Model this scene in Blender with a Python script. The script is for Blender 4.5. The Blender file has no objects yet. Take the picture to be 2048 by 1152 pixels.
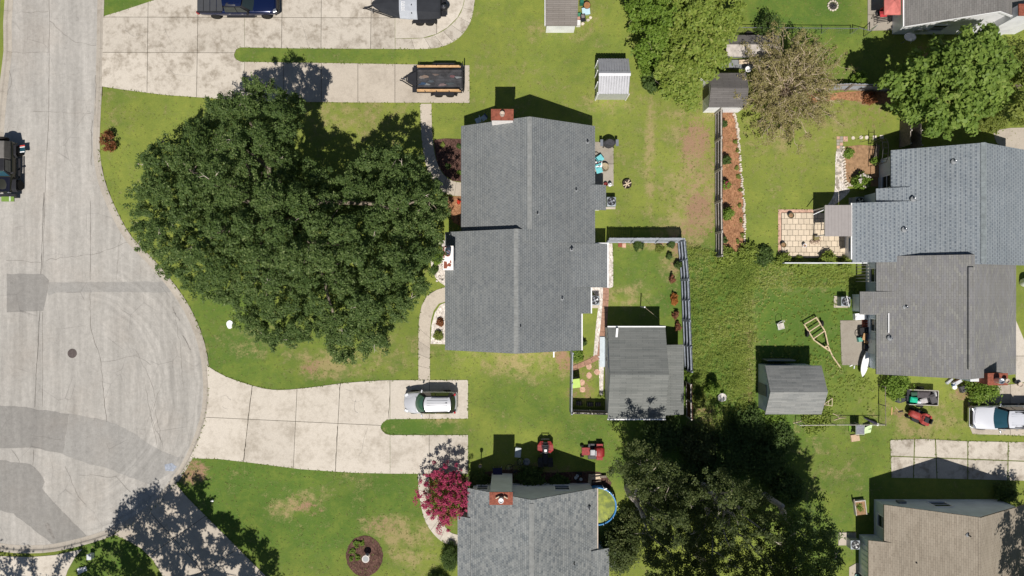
import bpy, math, random
import numpy as np
R = math.radians
random.seed(7)
rng = np.random.default_rng(11)
scene = bpy.context.scene
col = scene.collection

# ---------------------------------------------------------------- camera, sky, sun, exposure
CAM_H = 56.0
cam_d = bpy.data.cameras.new('camera'); cam = bpy.data.objects.new('camera', cam_d); col.objects.link(cam)
cam.location = (0, 0, CAM_H); cam.rotation_euler = (0, 0, 0)
cam_d.sensor_width = 36; cam_d.lens = 36 * 1400 / 2048; cam_d.clip_end = 1000
scene.camera = cam

SUN_EL = 60.0
sun_dir = (0.05, 1.0)                     # the way shadows fall on the ground
az = math.atan2(sun_dir[0], sun_dir[1])
w = bpy.data.worlds.new('World'); scene.world = w; w.use_nodes = True
nt = w.node_tree; nt.nodes.clear()
sky = nt.nodes.new('ShaderNodeTexSky'); sky.sky_type = 'NISHITA'; sky.sun_disc = False
sky.sun_elevation = R(SUN_EL); sky.sun_rotation = math.pi + az
sky.air_density = 1.0; sky.dust_density = 0.6
bg = nt.nodes.new('ShaderNodeBackground'); bg.inputs[1].default_value = 0.05
out = nt.nodes.new('ShaderNodeOutputWorld')
nt.links.new(sky.outputs[0], bg.inputs[0]); nt.links.new(bg.outputs[0], out.inputs[0])
sd = bpy.data.lights.new('sun', 'SUN'); sd.energy = 5.0; sd.angle = R(0.53); sd.color = (1.0, 0.955, 0.88)
sun = bpy.data.objects.new('sun', sd); col.objects.link(sun)
sun.rotation_euler = (R(90 - SUN_EL), 0, -az)
sun.location = (0, -30, 60)
vs = scene.view_settings
vs.view_transform = 'Standard'; vs.look = 'None'; vs.gamma = 1; vs.use_curve_mapping = False
vs.exposure = 0.02

# ---------------------------------------------------------------- helpers
def W(px, py, h=0.0):
    """photo pixel + height above the ground -> metres"""
    k = (CAM_H - h) / 1400.0
    return ((px - 1024) * k, (576 - py) * k)

def W3(px, py, h=0.0):
    x, y = W(px, py, h); return (x, y, h)

def V(*a): return np.array(a, float)

class MB:
    def __init__(s): s.v = []; s.f = []; s.sm = False
    def add(s, vs_, fs):
        b = len(s.v); s.v += [tuple(map(float, p)) for p in vs_]; s.f += [tuple(b + i for i in f) for f in fs]; return s
    def box(s, x0, x1, y0, y1, z0, z1):
        return s.add([(x0,y0,z0),(x1,y0,z0),(x1,y1,z0),(x0,y1,z0),(x0,y0,z1),(x1,y0,z1),(x1,y1,z1),(x0,y1,z1)],
              [(3,2,1,0),(4,5,6,7),(0,1,5,4),(1,2,6,5),(2,3,7,6),(3,0,4,7)])
    def cbox(s, c, d, rz=0.0, tilt=0.0):
        """box centred at c (x,y,z of its centre) with sizes d, turned by rz, tilted about its own long axis"""
        cx, sx = math.cos(rz), math.sin(rz); ct, st = math.cos(tilt), math.sin(tilt)
        vs_ = []
        for z in (-.5, .5):
            for (x, y) in ((-.5,-.5),(.5,-.5),(.5,.5),(-.5,.5)):
                a, b, e = x*d[0], y*d[1], z*d[2]
                b, e = b*ct - e*st, b*st + e*ct
                vs_.append((c[0] + a*cx - b*sx, c[1] + a*sx + b*cx, c[2] + e))
        return s.add(vs_, [(3,2,1,0),(4,5,6,7),(0,1,5,4),(1,2,6,5),(2,3,7,6),(3,0,4,7)])
    def prism(s, poly, z0, z1):
        n = len(poly); a = sum(poly[i][0]*poly[(i+1)%n][1]-poly[(i+1)%n][0]*poly[i][1] for i in range(n))
        if a < 0: poly = poly[::-1]
        z0s = z0 if hasattr(z0, '__len__') else [z0]*n
        z1s = z1 if hasattr(z1, '__len__') else [z1]*n
        return s.add([(p[0],p[1],z) for p, z in zip(poly, z0s)] + [(p[0],p[1],z) for p, z in zip(poly, z1s)],
              [tuple(range(n-1,-1,-1)), tuple(range(n,2*n))] + [(i,(i+1)%n,n+(i+1)%n,n+i) for i in range(n)])
    def loft(s, rings, close=True, cap=True):
        n = len(rings[0]); b = len(s.v); fs = []
        for k in range(len(rings)-1):
            for i in range(n if close else n-1):
                j = (i+1) % n
                fs.append((k*n+i, k*n+j, (k+1)*n+j, (k+1)*n+i))
        if cap: fs += [tuple(range(n-1,-1,-1)), tuple((len(rings)-1)*n+i for i in range(n))]
        return s.add([p for r in rings for p in r], fs)
    def tube(s, pts, r, n=6):
        pts = [np.array(p, float) for p in pts]; rs = r if hasattr(r, '__len__') else [r]*len(pts)
        rings = []
        for i, p in enumerate(pts):
            d = pts[min(i+1, len(pts)-1)] - pts[max(i-1, 0)]; d = d/(np.linalg.norm(d)+1e-9)
            u = np.cross(d, (0,0,1) if abs(d[2]) < .9 else (1,0,0)); u /= np.linalg.norm(u); q = np.cross(d, u)
            rings.append([p + rs[i]*(math.cos(2*math.pi*k/n)*u + math.sin(2*math.pi*k/n)*q) for k in range(n)])
        return s.loft(rings)
    def lathe(s, prof, c=(0,0,0), n=16, cap=True, axis='z'):
        rings = []
        for (r, z) in prof:
            ring = []
            for k in range(n):
                a = 2*math.pi*k/n
                if axis == 'z': ring.append((c[0]+r*math.cos(a), c[1]+r*math.sin(a), c[2]+z))
                elif axis == 'y': ring.append((c[0]+r*math.cos(a), c[1]+z, c[2]+r*math.sin(a)))
                else: ring.append((c[0]+z, c[1]+r*math.cos(a), c[2]+r*math.sin(a)))
            rings.append(ring)
        return s.loft(rings, True, cap)
    def quad(s, *p): return s.add(p, [tuple(range(len(p)))])

def tag(o, label=None, cat=None, group=None, kind=None):
    if label: o['label'] = label
    if cat: o['category'] = cat
    if group: o['group'] = group
    if kind: o['kind'] = kind
    return o

def mesh_obj(name, mb, m, parent=None, off=(0,0,0), smooth=False, bevel=0, sub=0):
    me = bpy.data.meshes.new(name)
    v = mb.v if off == (0,0,0) else [(p[0]-off[0], p[1]-off[1], p[2]-off[2]) for p in mb.v]
    me.from_pydata(v, [], mb.f); me.update()
    if m is not None: me.materials.append(m)
    if smooth or sub: me.polygons.foreach_set('use_smooth', [True]*len(me.polygons))
    o = bpy.data.objects.new(name, me); col.objects.link(o)
    if parent is not None: o.parent = parent
    if bevel:
        md = o.modifiers.new('bevel', 'BEVEL'); md.width = bevel; md.segments = 2; md.limit_method = 'ANGLE'; md.angle_limit = R(40)
    if sub:
        md = o.modifiers.new('sub', 'SUBSURF'); md.levels = sub; md.render_levels = sub
    return o

def thing(name, loc, rz=0.0, label=None, cat=None, group=None, kind=None):
    o = bpy.data.objects.new(name, None); col.objects.link(o)
    o.empty_display_size = .3
    o.location = loc if len(loc) == 3 else (loc[0], loc[1], 0); o.rotation_euler = (0, 0, rz)
    return tag(o, label, cat, group, kind)

def wpart(name, mb, m, root, parent=None, **k):
    """a part whose mesh was made in world metres, under an unrotated root"""
    return mesh_obj(name, mb, m, parent or root, tuple(root.location), **k)

def single(name, mb, m, loc, label, cat, rz=0.0, group=None, kind=None, **k):
    """one-mesh thing, mesh local to loc"""
    o = mesh_obj(name, mb, m, None, **k); o.location = loc if len(loc) == 3 else (loc[0], loc[1], 0); o.rotation_euler = (0,0,rz)
    return tag(o, label, cat, group, kind)

def copy_tree(o, parent=None):
    c = o.copy(); col.objects.link(c); c.parent = parent
    for ch in list(o.children): copy_tree(ch, c)
    return c

def smooth_line(pts, n=6, closed=False):
    P = [np.array(p, float) for p in pts]; N = len(P); o = []
    for i in range(N if closed else N-1):
        if closed: a, b, c, d = P[(i-1)%N], P[i], P[(i+1)%N], P[(i+2)%N]
        else: a, b, c, d = P[max(i-1,0)], P[i], P[i+1], P[min(i+2,N-1)]
        for k in range(n):
            t = k/n
            o.append(.5*((2*b)+(c-a)*t+(2*a-5*b+4*c-d)*t*t+(3*b-a-3*c+d)*t**3))
    if not closed: o.append(P[-1])
    return [tuple(p) for p in o]

def clip(poly, p, nrm):
    """keep the part of poly where (q-p).nrm >= 0"""
    o = []; n = len(poly)
    for i in range(n):
        a, b = poly[i], poly[(i+1)%n]
        da = (a[0]-p[0])*nrm[0]+(a[1]-p[1])*nrm[1]; db = (b[0]-p[0])*nrm[0]+(b[1]-p[1])*nrm[1]
        if da >= 0: o.append(a)
        if (da >= 0) != (db >= 0):
            t = da/(da-db); o.append((a[0]+(b[0]-a[0])*t, a[1]+(b[1]-a[1])*t))
    return o

def area(poly):
    n = len(poly)
    return .5*sum(poly[i][0]*poly[(i+1)%n][1]-poly[(i+1)%n][0]*poly[i][1] for i in range(n))

def in_poly(X, Y, poly):
    X = np.asarray(X); Y = np.asarray(Y); c = np.zeros(X.shape, bool); n = len(poly)
    for i in range(n):
        x0, y0 = poly[i]; x1, y1 = poly[(i+1)%n]
        if y0 == y1: continue
        m = ((y0 > Y) != (y1 > Y)) & (X < (x1-x0)*(Y-y0)/(y1-y0)+x0)
        c ^= m
    return c

def edge_dist(X, Y, poly):
    d = np.full(np.shape(X), 1e9); n = len(poly)
    for i in range(n):
        ax, ay = poly[i]; bx, by = poly[(i+1)%n]
        L2 = (bx-ax)**2+(by-ay)**2+1e-12
        t = np.clip(((X-ax)*(bx-ax)+(Y-ay)*(by-ay))/L2, 0, 1)
        d = np.minimum(d, np.hypot(X-ax-t*(bx-ax), Y-ay-t*(by-ay)))
    return d

# ---------------------------------------------------------------- materials
class NT:
    def __init__(s, name):
        s.m = bpy.data.materials.new(name); s.m.use_nodes = True; s.t = s.m.node_tree; s.t.nodes.clear()
        s.out = s.t.nodes.new('ShaderNodeOutputMaterial')
        s.geo = s.t.nodes.new('ShaderNodeNewGeometry'); s.pos = s.geo.outputs['Position']
    def n(s, t): return s.t.nodes.new(t)
    def put(s, sock, v):
        if isinstance(v, bpy.types.NodeSocket): s.t.links.new(v, sock)
        elif isinstance(v, (tuple, list)):
            sock.default_value = (*v, 1.0) if len(v) == 3 and len(sock.default_value) == 4 else v
        else: sock.default_value = v
    def vec(s, src=None, scale=(1,1,1), rot=(0,0,0), loc=(0,0,0)):
        m = s.n('ShaderNodeMapping'); s.put(m.inputs[0], src or s.pos)
        m.inputs['Scale'].default_value = scale; m.inputs['Rotation'].default_value = rot; m.inputs['Location'].default_value = loc
        return m.outputs[0]
    def noise(s, scale, detail=3, rough=.55, v=None, dist=0):
        t = s.n('ShaderNodeTexNoise'); s.put(t.inputs['Vector'], v or s.pos)
        t.inputs['Scale'].default_value = scale; t.inputs['Detail'].default_value = detail
        t.inputs['Roughness'].default_value = rough; t.inputs['Distortion'].default_value = dist
        return t.outputs[0]
    def math(s, op, a, b=0.0, c=None, clamp=False):
        t = s.n('ShaderNodeMath'); t.operation = op; t.use_clamp = clamp
        s.put(t.inputs[0], a); s.put(t.inputs[1], b)
        if c is not None: s.put(t.inputs[2], c)
        return t.outputs[0]
    def mr(s, v, a, b, c=0.0, d=1.0, smooth=False):
        t = s.n('ShaderNodeMapRange'); t.interpolation_type = 'SMOOTHSTEP' if smooth else 'LINEAR'; t.clamp = True
        s.put(t.inputs[0], v)
        for k, q in enumerate((a, b, c, d)): t.inputs[1+k].default_value = q
        return t.outputs[0]
    def mix(s, f, a, b, mode='MIX'):
        t = s.n('ShaderNodeMix'); t.data_type = 'RGBA'; t.blend_type = mode
        s.put(t.inputs[0], f); s.put(t.inputs[6], a); s.put(t.inputs[7], b); return t.outputs[2]
    def attr(s, name):
        t = s.n('ShaderNodeAttribute'); t.attribute_name = name; return t.outputs['Fac']
    def mul(s, c, f):
        """colour times a scalar socket"""
        t = s.n('ShaderNodeVectorMath'); t.operation = 'SCALE'; s.put(t.inputs[0], c); s.put(t.inputs['Scale'], f); return t.outputs[0]
    def orand(s): return s.n('ShaderNodeObjectInfo').outputs['Random']
    def bump(s, h, strength=.3, dist=.02):
        t = s.n('ShaderNodeBump'); s.put(t.inputs['Height'], h); t.inputs['Strength'].default_value = strength; t.inputs['Distance'].default_value = dist
        return t.outputs[0]
    def bsdf(s, color, rough=.85, spec=.25, metal=0.0, normal=None, coat=0.0):
        b = s.n('ShaderNodeBsdfPrincipled'); s.put(b.inputs['Base Color'], color); s.put(b.inputs['Roughness'], rough)
        b.inputs['Specular IOR Level'].default_value = spec; b.inputs['Metallic'].default_value = metal
        b.inputs['Coat Weight'].default_value = coat; b.inputs['Coat Roughness'].default_value = .05
        if normal is not None: s.t.links.new(normal, b.inputs['Normal'])
        return b.outputs[0]
    def done(s, sh): s.t.links.new(sh, s.out.inputs[0]); return s.m

def m_plain(name, c, rough=.7, spec=.3, metal=0.0, var=.18, scale=3.0, fine=25.0, coat=0.0, bump=0.0):
    n = NT(name)
    a = n.noise(scale, 4); b = n.noise(fine, 3)
    f = n.math('ADD', n.mr(a, .3, .7, 1-var, 1+var), n.mr(b, .25, .75, -var*.6, var*.6))
    nm = n.bump(b, bump, .01) if bump else None
    return n.done(n.bsdf(n.mul(c, f), rough, spec, metal, nm, coat))

def m_concrete(name, c, stain=.35, stain_c=(.20,.165,.13), sc=.55):
    n = NT(name)
    a = n.noise(sc, 6, .62, dist=.4); b = n.noise(2.6, 5, .65); g = n.noise(18, 4, .7); fg = n.noise(70, 2)
    st = n.math('MULTIPLY', n.mr(n.math('ADD', n.math('MULTIPLY', a, .6), n.math('MULTIPLY', b, .4)), .44, .68, 0, 1, True), stain)
    c1 = n.mix(st, c, stain_c)
    sp = n.mr(n.noise(1.9, 5, .7, n.vec(loc=(61,13,0))), .62, .74, 0, .5, True)
    c1 = n.mix(sp, c1, tuple(q*.8 for q in stain_c))
    sm = n.mr(n.noise(7, 3, .6, n.vec(loc=(2,77,0))), .68, .76, 0, .45, True)
    c1 = n.mix(sm, c1, tuple(q*.6 for q in stain_c))
    f = n.math('MULTIPLY', n.mr(g, .25, .75, .84, 1.16), n.mr(n.orand(), 0, 1, .91, 1.08))
    f = n.math('MULTIPLY', f, n.mr(fg, .2, .8, .92, 1.08))
    return n.done(n.bsdf(n.mul(c1, f), .92, .15, normal=n.bump(g, .25, .01)))

def m_shingle(name, cols, bw=.33, rh=.142, axis='y', slope=1.13, dash=0.0, var=.5, weather=.08, line=.009):
    """courses run along `axis`; colours mixed tab by tab"""
    n = NT(name)
    sp = n.n('ShaderNodeSeparateXYZ'); n.put(sp.inputs[0], n.pos)
    cb = n.n('ShaderNodeCombineXYZ')
    u, v = (sp.outputs[1], sp.outputs[0]) if axis == 'y' else (sp.outputs[0], sp.outputs[1])
    n.put(cb.inputs[0], u); n.put(cb.inputs[1], n.math('MULTIPLY', v, slope))
    def brick(w_, h_, ms, off, c1, c2, mo, bias=0.0, sq=1.0):
        t = n.n('ShaderNodeTexBrick'); n.put(t.inputs['Vector'], cb.outputs[0])
        t.inputs['Scale'].default_value = 1; t.inputs['Brick Width'].default_value = w_; t.inputs['Row Height'].default_value = h_
        t.inputs['Mortar Size'].default_value = ms; t.inputs['Mortar Smooth'].default_value = .3; t.inputs['Bias'].default_value = bias
        t.offset = off; t.inputs['Color1'].default_value = (*c1,1); t.inputs['Color2'].default_value = (*c2,1); t.inputs['Mortar'].default_value = (*mo,1)
        return t.outputs
    dk = tuple(x*.45 for x in cols[0])
    b1 = brick(bw, rh, line, .5, cols[0], cols[1], dk)
    b2 = brick(bw*1.37, rh, .0, .37, (0,0,0), (1,1,1), (0,0,0))
    c = n.mix(n.math('MULTIPLY', b2[0], var), b1[0], cols[2])
    if dash:
        # slots between tabs: dark short dashes, staggered course by course
        vv = n.math('DIVIDE', n.math('MULTIPLY', v, slope), rh*2.25); row = n.math('FLOOR', vv)
        uu = n.math('ADD', n.math('DIVIDE', u, .285), n.math('MULTIPLY', n.math('MODULO', n.math('ABSOLUTE', row), 2.0), .5))
        wn_ = n.n('ShaderNodeTexWhiteNoise'); wn_.noise_dimensions = '2D'; cc = n.n('ShaderNodeCombineXYZ'); n.put(cc.inputs[0], n.math('FLOOR', uu)); n.put(cc.inputs[1], row); n.put(wn_.inputs[0], cc.outputs[0])
        k = n.math('MULTIPLY', n.mr(n.math('FRACT', uu), .55, .62, 1, 0), n.mr(n.math('FRACT', vv), .30, .38, 1, 0))
        c = n.mix(n.math('MULTIPLY', n.math('MULTIPLY', k, dash), n.mr(wn_.outputs[0], 0, 1, .55, 1)), c, cols[3])
    a = n.noise(.35, 4, .6); g = n.noise(40, 2)
    rw = n.n('ShaderNodeTexWhiteNoise'); rw.noise_dimensions = '1D'; n.put(rw.inputs['W'], n.math('FLOOR', n.math('DIVIDE', n.math('MULTIPLY', v, slope), rh)))
    st = rw.outputs[0]
    f = n.math('MULTIPLY', n.mr(a, .3, .7, 1-weather, 1+weather), n.mr(g, .2, .8, .82, 1.18))
    f = n.math('MULTIPLY', f, n.mr(st, 0, 1, .965, 1.035))
    return n.done(n.bsdf(n.mul(c, f), .95, .12, normal=n.bump(n.math('SUBTRACT', 1.0, b1[1]), .35, .015)))

def m_leaf(name, c0, c1, c2=None, trans=.35, rough=.55):
    n = NT(name)
    t = n.attr('tone')
    c = n.mix(n.mr(t, 0, 1), c0, c1)
    if c2 is not None: c = n.mix(n.mr(t, .8, .95), c, c2)
    d = n.bsdf(c, rough, .22)
    tr = n.n('ShaderNodeBsdfTranslucent'); n.put(tr.inputs[0], n.mix(.5, c, tuple(min(1, q*1.3) for q in c1)))
    mx = n.n('ShaderNodeMixShader'); mx.inputs[0].default_value = trans
    n.t.links.new(d, mx.inputs[1]); n.t.links.new(tr.outputs[0], mx.inputs[2])
    return n.done(mx.outputs[0])

def m_glass(name, c=(.02,.03,.03)):
    n = NT(name); return n.done(n.bsdf(c, .06, .6, coat=.6))

def m_siding(name, c, pitch=.12):
    n = NT(name)
    sp = n.n('ShaderNodeSeparateXYZ'); n.put(sp.inputs[0], n.pos)
    fr = n.math('FRACT', n.math('DIVIDE', sp.outputs[2], pitch))
    line = n.mr(fr, 0.0, .12, .72, 1.0)
    a = n.noise(1.1, 4)
    return n.done(n.bsdf(n.mul(c, n.math('MULTIPLY', line, n.mr(a, .3, .7, .88, 1.08))), .7, .3))

def m_grass(name):
    n = NT(name)
    n0 = n.noise(.16, 3, .5); n1 = n.noise(.55, 5, .6, dist=.5); n2 = n.noise(2.4, 4, .65); n3 = n.noise(9, 4, .7); n4 = n.noise(34, 3, .75)
    lush = n.attr('lush'); dry = n.attr('dry'); soil = n.attr('soil')
    lf = n.math('ADD', lush, n.math('ADD', n.mr(n1, .2, .8, -.38, .38), n.math('ADD', n.mr(n2, .2, .8, -.22, .22), n.mr(n3, .2, .8, -.28, .28))), clamp=True)
    g = n.mix(lf, (.246,.270,.056), (.084,.148,.028))
    df = n.math('ADD', dry, n.math('ADD', n.mr(n1, .2, .8, -.42, .42), n.math('ADD', n.mr(n2, .2, .8, -.42, .42), n.mr(n3, .2, .8, -.38, .38))))
    pat = n.mr(n.noise(1.15, 5, .68, n.vec(loc=(17,23,0))), .30, .68, .25, 1.25, True)
    df = n.math('MULTIPLY', df, pat)
    dfac = n.mr(df, .08, 1.05, 0, .9, True)
    c = n.mix(dfac, g, (.325,.262,.125))
    sf = n.mr(n.math('ADD', soil, n.math('ADD', n.mr(n2, .2, .8, -.3, .3), n.mr(n3, .2, .8, -.25, .25))), .35, .75, 0, 1, True)
    c = n.mix(sf, c, (.30,.19,.12))
    # scattered weeds and bleached blades
    wd = n.mr(n.noise(6.0, 3, .6, n.vec(loc=(31,7,0))), .66, .74, 0, .55, True)
    c = n.mix(wd, c, (.15,.21,.03))
    bl = n.mr(n.noise(22, 2, .6, n.vec(loc=(3,57,0))), .66, .76, 0, .5, True)
    c = n.mix(bl, c, (.36,.31,.14))
    f = n.math('MULTIPLY', n.mr(n4, .22, .78, .62, 1.38), n.mr(n0, .3, .7, .92, 1.08))
    f = n.math('MULTIPLY', f, n.mr(n3, .25, .75, .86, 1.14))
    return n.done(n.bsdf(n.mul(c, f), .95, .08, normal=n.bump(n.math('ADD', n4, n3), .6, .05)))

def m_road(name, c, streak=.16, sx=1.0, dark=(.13,.12,.115)):
    n = NT(name)
    a = n.noise(.9, 5, .65, n.vec(scale=(1.0, .07, 1))); b = n.noise(2.2, 4, .6, n.vec(scale=(1.0,.10,1), rot=(0,0,R(7))))
    g = n.noise(14, 5, .75); fg = n.noise(75, 2, .7); bl = n.noise(.22, 4, .6)
    f = n.math('MULTIPLY', n.mr(a, .3, .7, 1-streak, 1+streak), n.mr(b, .3, .7, 1-streak*.6, 1+streak*.6))
    f = n.math('MULTIPLY', f, n.mr(n.noise(3.2, 6, .72, n.vec(loc=(5,1,0))), .25, .75, .84, 1.14))
    f = n.math('MULTIPLY', f, n.mr(g, .25, .75, .87, 1.13)); f = n.math('MULTIPLY', f, n.mr(fg, .2, .8, .90, 1.10))
    c1 = n.mix(n.mr(bl, .45, .75, 0, .35, True), c, tuple(x*k for x, k in zip(c, (.93,.86,.80))))
    st = n.mr(n.noise(1.7, 6, .7, n.vec(loc=(9,4,0))), .60, .74, 0, .30, True)
    c1 = n.mix(st, c1, dark)
    # tyre arcs round the turning circle
    vd = n.n('ShaderNodeVectorMath'); vd.operation = 'DISTANCE'; n.put(vd.inputs[0], n.vec(scale=(1,1,0))); vd.inputs[1].default_value = (-36.4,-8.6,0)
    wob = n.math('ADD', vd.outputs['Value'], n.mr(n.noise(.25, 3), 0, 1, -.8, .8))
    cx_ = n.n('ShaderNodeCombineXYZ'); n.put(cx_.inputs[0], wob)
    arc = n.noise(2.1, 3, .6, cx_.outputs[0]); sx_ = n.n('ShaderNodeSeparateXYZ'); n.put(sx_.inputs[0], n.pos)
    am = n.math('MULTIPLY', n.mr(wob, 4.5, 8.5, 0, 1, True), n.math('MULTIPLY', n.mr(sx_.outputs[1], 5, -1, 0, 1, True), n.mr(sx_.outputs[0], -36, -31, 0, 1, True)))
    f = n.math('MULTIPLY', f, n.math('ADD', 1.0, n.math('MULTIPLY', am, n.mr(arc, .3, .7, -.17, .17))))
    # fine crazing
    vo = n.n('ShaderNodeTexVoronoi'); vo.feature = 'DISTANCE_TO_EDGE'; vo.inputs['Scale'].default_value = .45
    n.put(vo.inputs['Vector'], n.mix(.35, n.pos, n.mul(n.noise(1.2, 4), 6.0), 'ADD') if False else n.vec(scale=(1,.8,1)))
    cr = n.math('MULTIPLY', n.mr(vo.outputs['Distance'], 0, .012, 1, 0), n.mr(n.noise(.3, 3, .5, n.vec(loc=(40,0,0))), .5, .62, 0, .45))
    c1 = n.mix(cr, c1, dark)
    return n.done(n.bsdf(n.mul(c1, f), .93, .15, normal=n.bump(fg, .25, .01)))

def m_chip(name, c0, c1, scale=16, rough=.95):
    """loose mulch / gravel: voronoi chips in two tones"""
    n = NT(name)
    vo = n.n('ShaderNodeTexVoronoi'); vo.inputs['Scale'].default_value = scale; n.put(vo.inputs['Vector'], n.vec(scale=(1,.6,1), rot=(0,0,.6)))
    sp = n.n('ShaderNodeSeparateColor'); n.put(sp.inputs[0], vo.outputs['Color'])
    c = n.mix(sp.outputs[0], c0, c1); a = n.noise(1.4, 4)
    return n.done(n.bsdf(n.mul(c, n.mr(a, .3, .7, .75, 1.25)), rough, .1, normal=n.bump(vo.outputs['Distance'], .7, .03)))

M = {}
M['grass'] = m_grass('lawn grass')
M['road'] = m_road('weathered asphalt', (.372,.352,.326))
M['patch'] = m_road('asphalt patch', (.255,.243,.228), .10)
M['patch2'] = m_road('pale asphalt patch', (.305,.292,.275), .08)
M['seam'] = m_plain('tar seam', (.085,.078,.07), .9, .15)
M['seam2'] = m_plain('faint crack', (.17,.155,.14), .9, .15)
M['kerb'] = m_concrete('kerb concrete', (.40,.36,.31), .5)
M['conc_old'] = m_concrete('stained driveway concrete', (.50,.452,.39), .9, (.235,.198,.155), .8)
M['conc'] = m_concrete('pale driveway concrete', (.535,.484,.42), .75, (.33,.288,.235), .5)
M['conc_walk'] = m_concrete('walkway concrete', (.46,.405,.34), .35)
M['conc_gray'] = m_concrete('grey patio concrete', (.33,.295,.25), .5)
M['joint_green'] = m_plain('weedy joint', (.13,.15,.045), .95, .1, var=.4, scale=5)
M['joint'] = m_plain('joint dirt', (.07,.06,.045), .95, .1)
M['sh_main'] = m_shingle('blue grey shingles', [(.168,.180,.189),(.200,.212,.219),(.238,.244,.238)], bw=.22, rh=.168, var=.42, line=.016)
M['sh_bot'] = m_shingle('mottled grey shingles', [(.135,.15,.162),(.225,.238,.243),(.30,.305,.295)], bw=.21, var=.6, rh=.17, line=.014)
M['ridge'] = m_plain('ridge shingles', (.25,.255,.25), .95, .12, var=.16, scale=3, fine=9)
M['ridge_b'] = m_plain('blue ridge shingles', (.21,.235,.245), .95, .12, var=.2, scale=3, fine=9)
M['sh_right'] = m_shingle('blue slotted shingles', [(.205,.232,.258),(.24,.266,.288),(.275,.295,.31),(.062,.076,.105)], var=.5, dash=.7, slope=1.15)
M['sh_rlow'] = m_shingle('greyed brown shingles', [(.205,.20,.19),(.265,.26,.24),(.19,.187,.205)], bw=.42, rh=.15, var=.6)
M['sh_tan'] = m_shingle('tan brown shingles', [(.255,.217,.172),(.295,.252,.202),(.37,.325,.265)], bw=.40, rh=.145, var=.35)
M['sh_dark'] = m_shingle('dark grey shingles', [(.165,.157,.15),(.195,.187,.18),(.23,.215,.205)], var=.5)
M['sh_shed'] = m_shingle('workshop shingles', [(.145,.152,.145),(.18,.187,.178),(.215,.217,.205)], axis='x', bw=.9, var=.5, slope=1.07)
M['sh_shed2'] = m_shingle('shed shingles', [(.175,.182,.18),(.22,.226,.222),(.28,.28,.27)], axis='x', bw=.8, var=.7, slope=1.3)
M['sh_shed3'] = m_shingle('brown black shed shingles', [(.115,.106,.102),(.14,.13,.124),(.165,.152,.145)], axis='x', bw=.9, var=.4, slope=1.1)
M['sh_shed4'] = m_shingle('taupe shed shingles', [(.175,.155,.14),(.20,.18,.165),(.23,.21,.19)], axis='x', bw=.9, var=.4, slope=1.1)
M['metal_roof'] = m_plain('grey sheet metal', (.36,.36,.385), .5, .4, .25, .08)
M['metal_flat'] = m_plain('taupe painted metal', (.34,.31,.30), .5, .4, .2, .06)
M['white'] = m_plain('white painted wood', (.80,.795,.80), .6, .35, var=.06)
M['siding_w'] = m_siding('white siding', (.86,.86,.88))
M['siding_g'] = m_siding('grey blue siding', (.62,.64,.66))
M['siding_b'] = m_siding('blue grey siding', (.60,.66,.71))
M['trim_grey'] = m_plain('grey painted trim', (.22,.23,.24), .6, .3)
M['brick'] = m_plain('red brown brick', (.235,.075,.048), .85, .2, var=.3, scale=6, fine=14)
M['brick_white'] = m_plain('worn white painted brick', (.82,.78,.75), .8, .2, var=.12)
M['flue'] = m_plain('clay flue', (.50,.42,.35), .8, .2, var=.15)
M['steel'] = m_plain('galvanised steel', (.62,.63,.65), .3, .5, .85, .1)
M['darkmetal'] = m_plain('black metal', (.022,.022,.026), .45, .4, .2, .2)
M['black'] = m_plain('black plastic', (.018,.018,.022), .5, .4, 0, .2)
M['rubber'] = m_plain('tyre rubber', (.022,.021,.02), .85, .2, 0, .2)
M['rim'] = m_plain('alloy rim', (.55,.53,.53), .3, .5, .7, .08)
M['fence_g'] = m_plain('weathered grey fence board', (.33,.35,.39), .85, .15, var=.2, scale=5)
M['fence_b'] = m_plain('weathered brown fence board', (.21,.175,.145), .85, .15, var=.3, scale=5)
M['fence_rail'] = m_plain('bleached fence rail', (.48,.44,.40), .85, .15, var=.2, scale=5)
M['wood'] = m_plain('fresh pine board', (.55,.34,.17), .75, .2, var=.2, scale=4)
M['wood_b'] = m_plain('bleached timber', (.58,.47,.34), .8, .2, var=.2, scale=4)
M['mulch'] = m_chip('dark brown mulch', (.055,.030,.024), (.135,.075,.06), 14)
M['mulch_r'] = m_chip('red brown mulch', (.22,.105,.055), (.38,.20,.11), 14)
M['gravel'] = m_chip('white gravel', (.42,.37,.33), (.75,.69,.64), 13)
M['brickpath'] = m_plain('worn brick path', (.33,.19,.135), .9, .15, var=.25, scale=5, fine=18)
M['pinkpaver'] = m_plain('pink paver', (.52,.33,.25), .9, .15, var=.25, scale=5)
M['tile'] = m_concrete('cream patio tile', (.60,.505,.39), .15, (.38,.30,.22), 1.2)
M['stone'] = m_plain('pale garden stone', (.58,.51,.43), .85, .2, var=.25, scale=4)
M['soil'] = m_plain('bare soil', (.30,.185,.105), .95, .1, var=.25, scale=4, fine=20)
M['bark'] = m_plain('grey bark', (.23,.19,.15), .9, .1, var=.3, scale=6, fine=18)
M['bark_p'] = m_plain('pale bark', (.50,.43,.36), .9, .1, var=.25, scale=6, fine=18)
M['twig'] = m_plain('dry twig', (.46,.37,.27), .9, .1, var=.3, scale=5)
M['leaf_oak'] = m_leaf('oak leaves', (.042,.080,.022), (.148,.212,.058), (.29,.35,.14))  # third colour is a highlight tone: leaf glints put into the colour
M['leaf_vine'] = m_leaf('vine leaves', (.13,.20,.03), (.30,.355,.07), (.42,.41,.15))
M['leaf_dark'] = m_leaf('dark shrub leaves', (.04,.08,.018), (.12,.175,.045))
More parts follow.
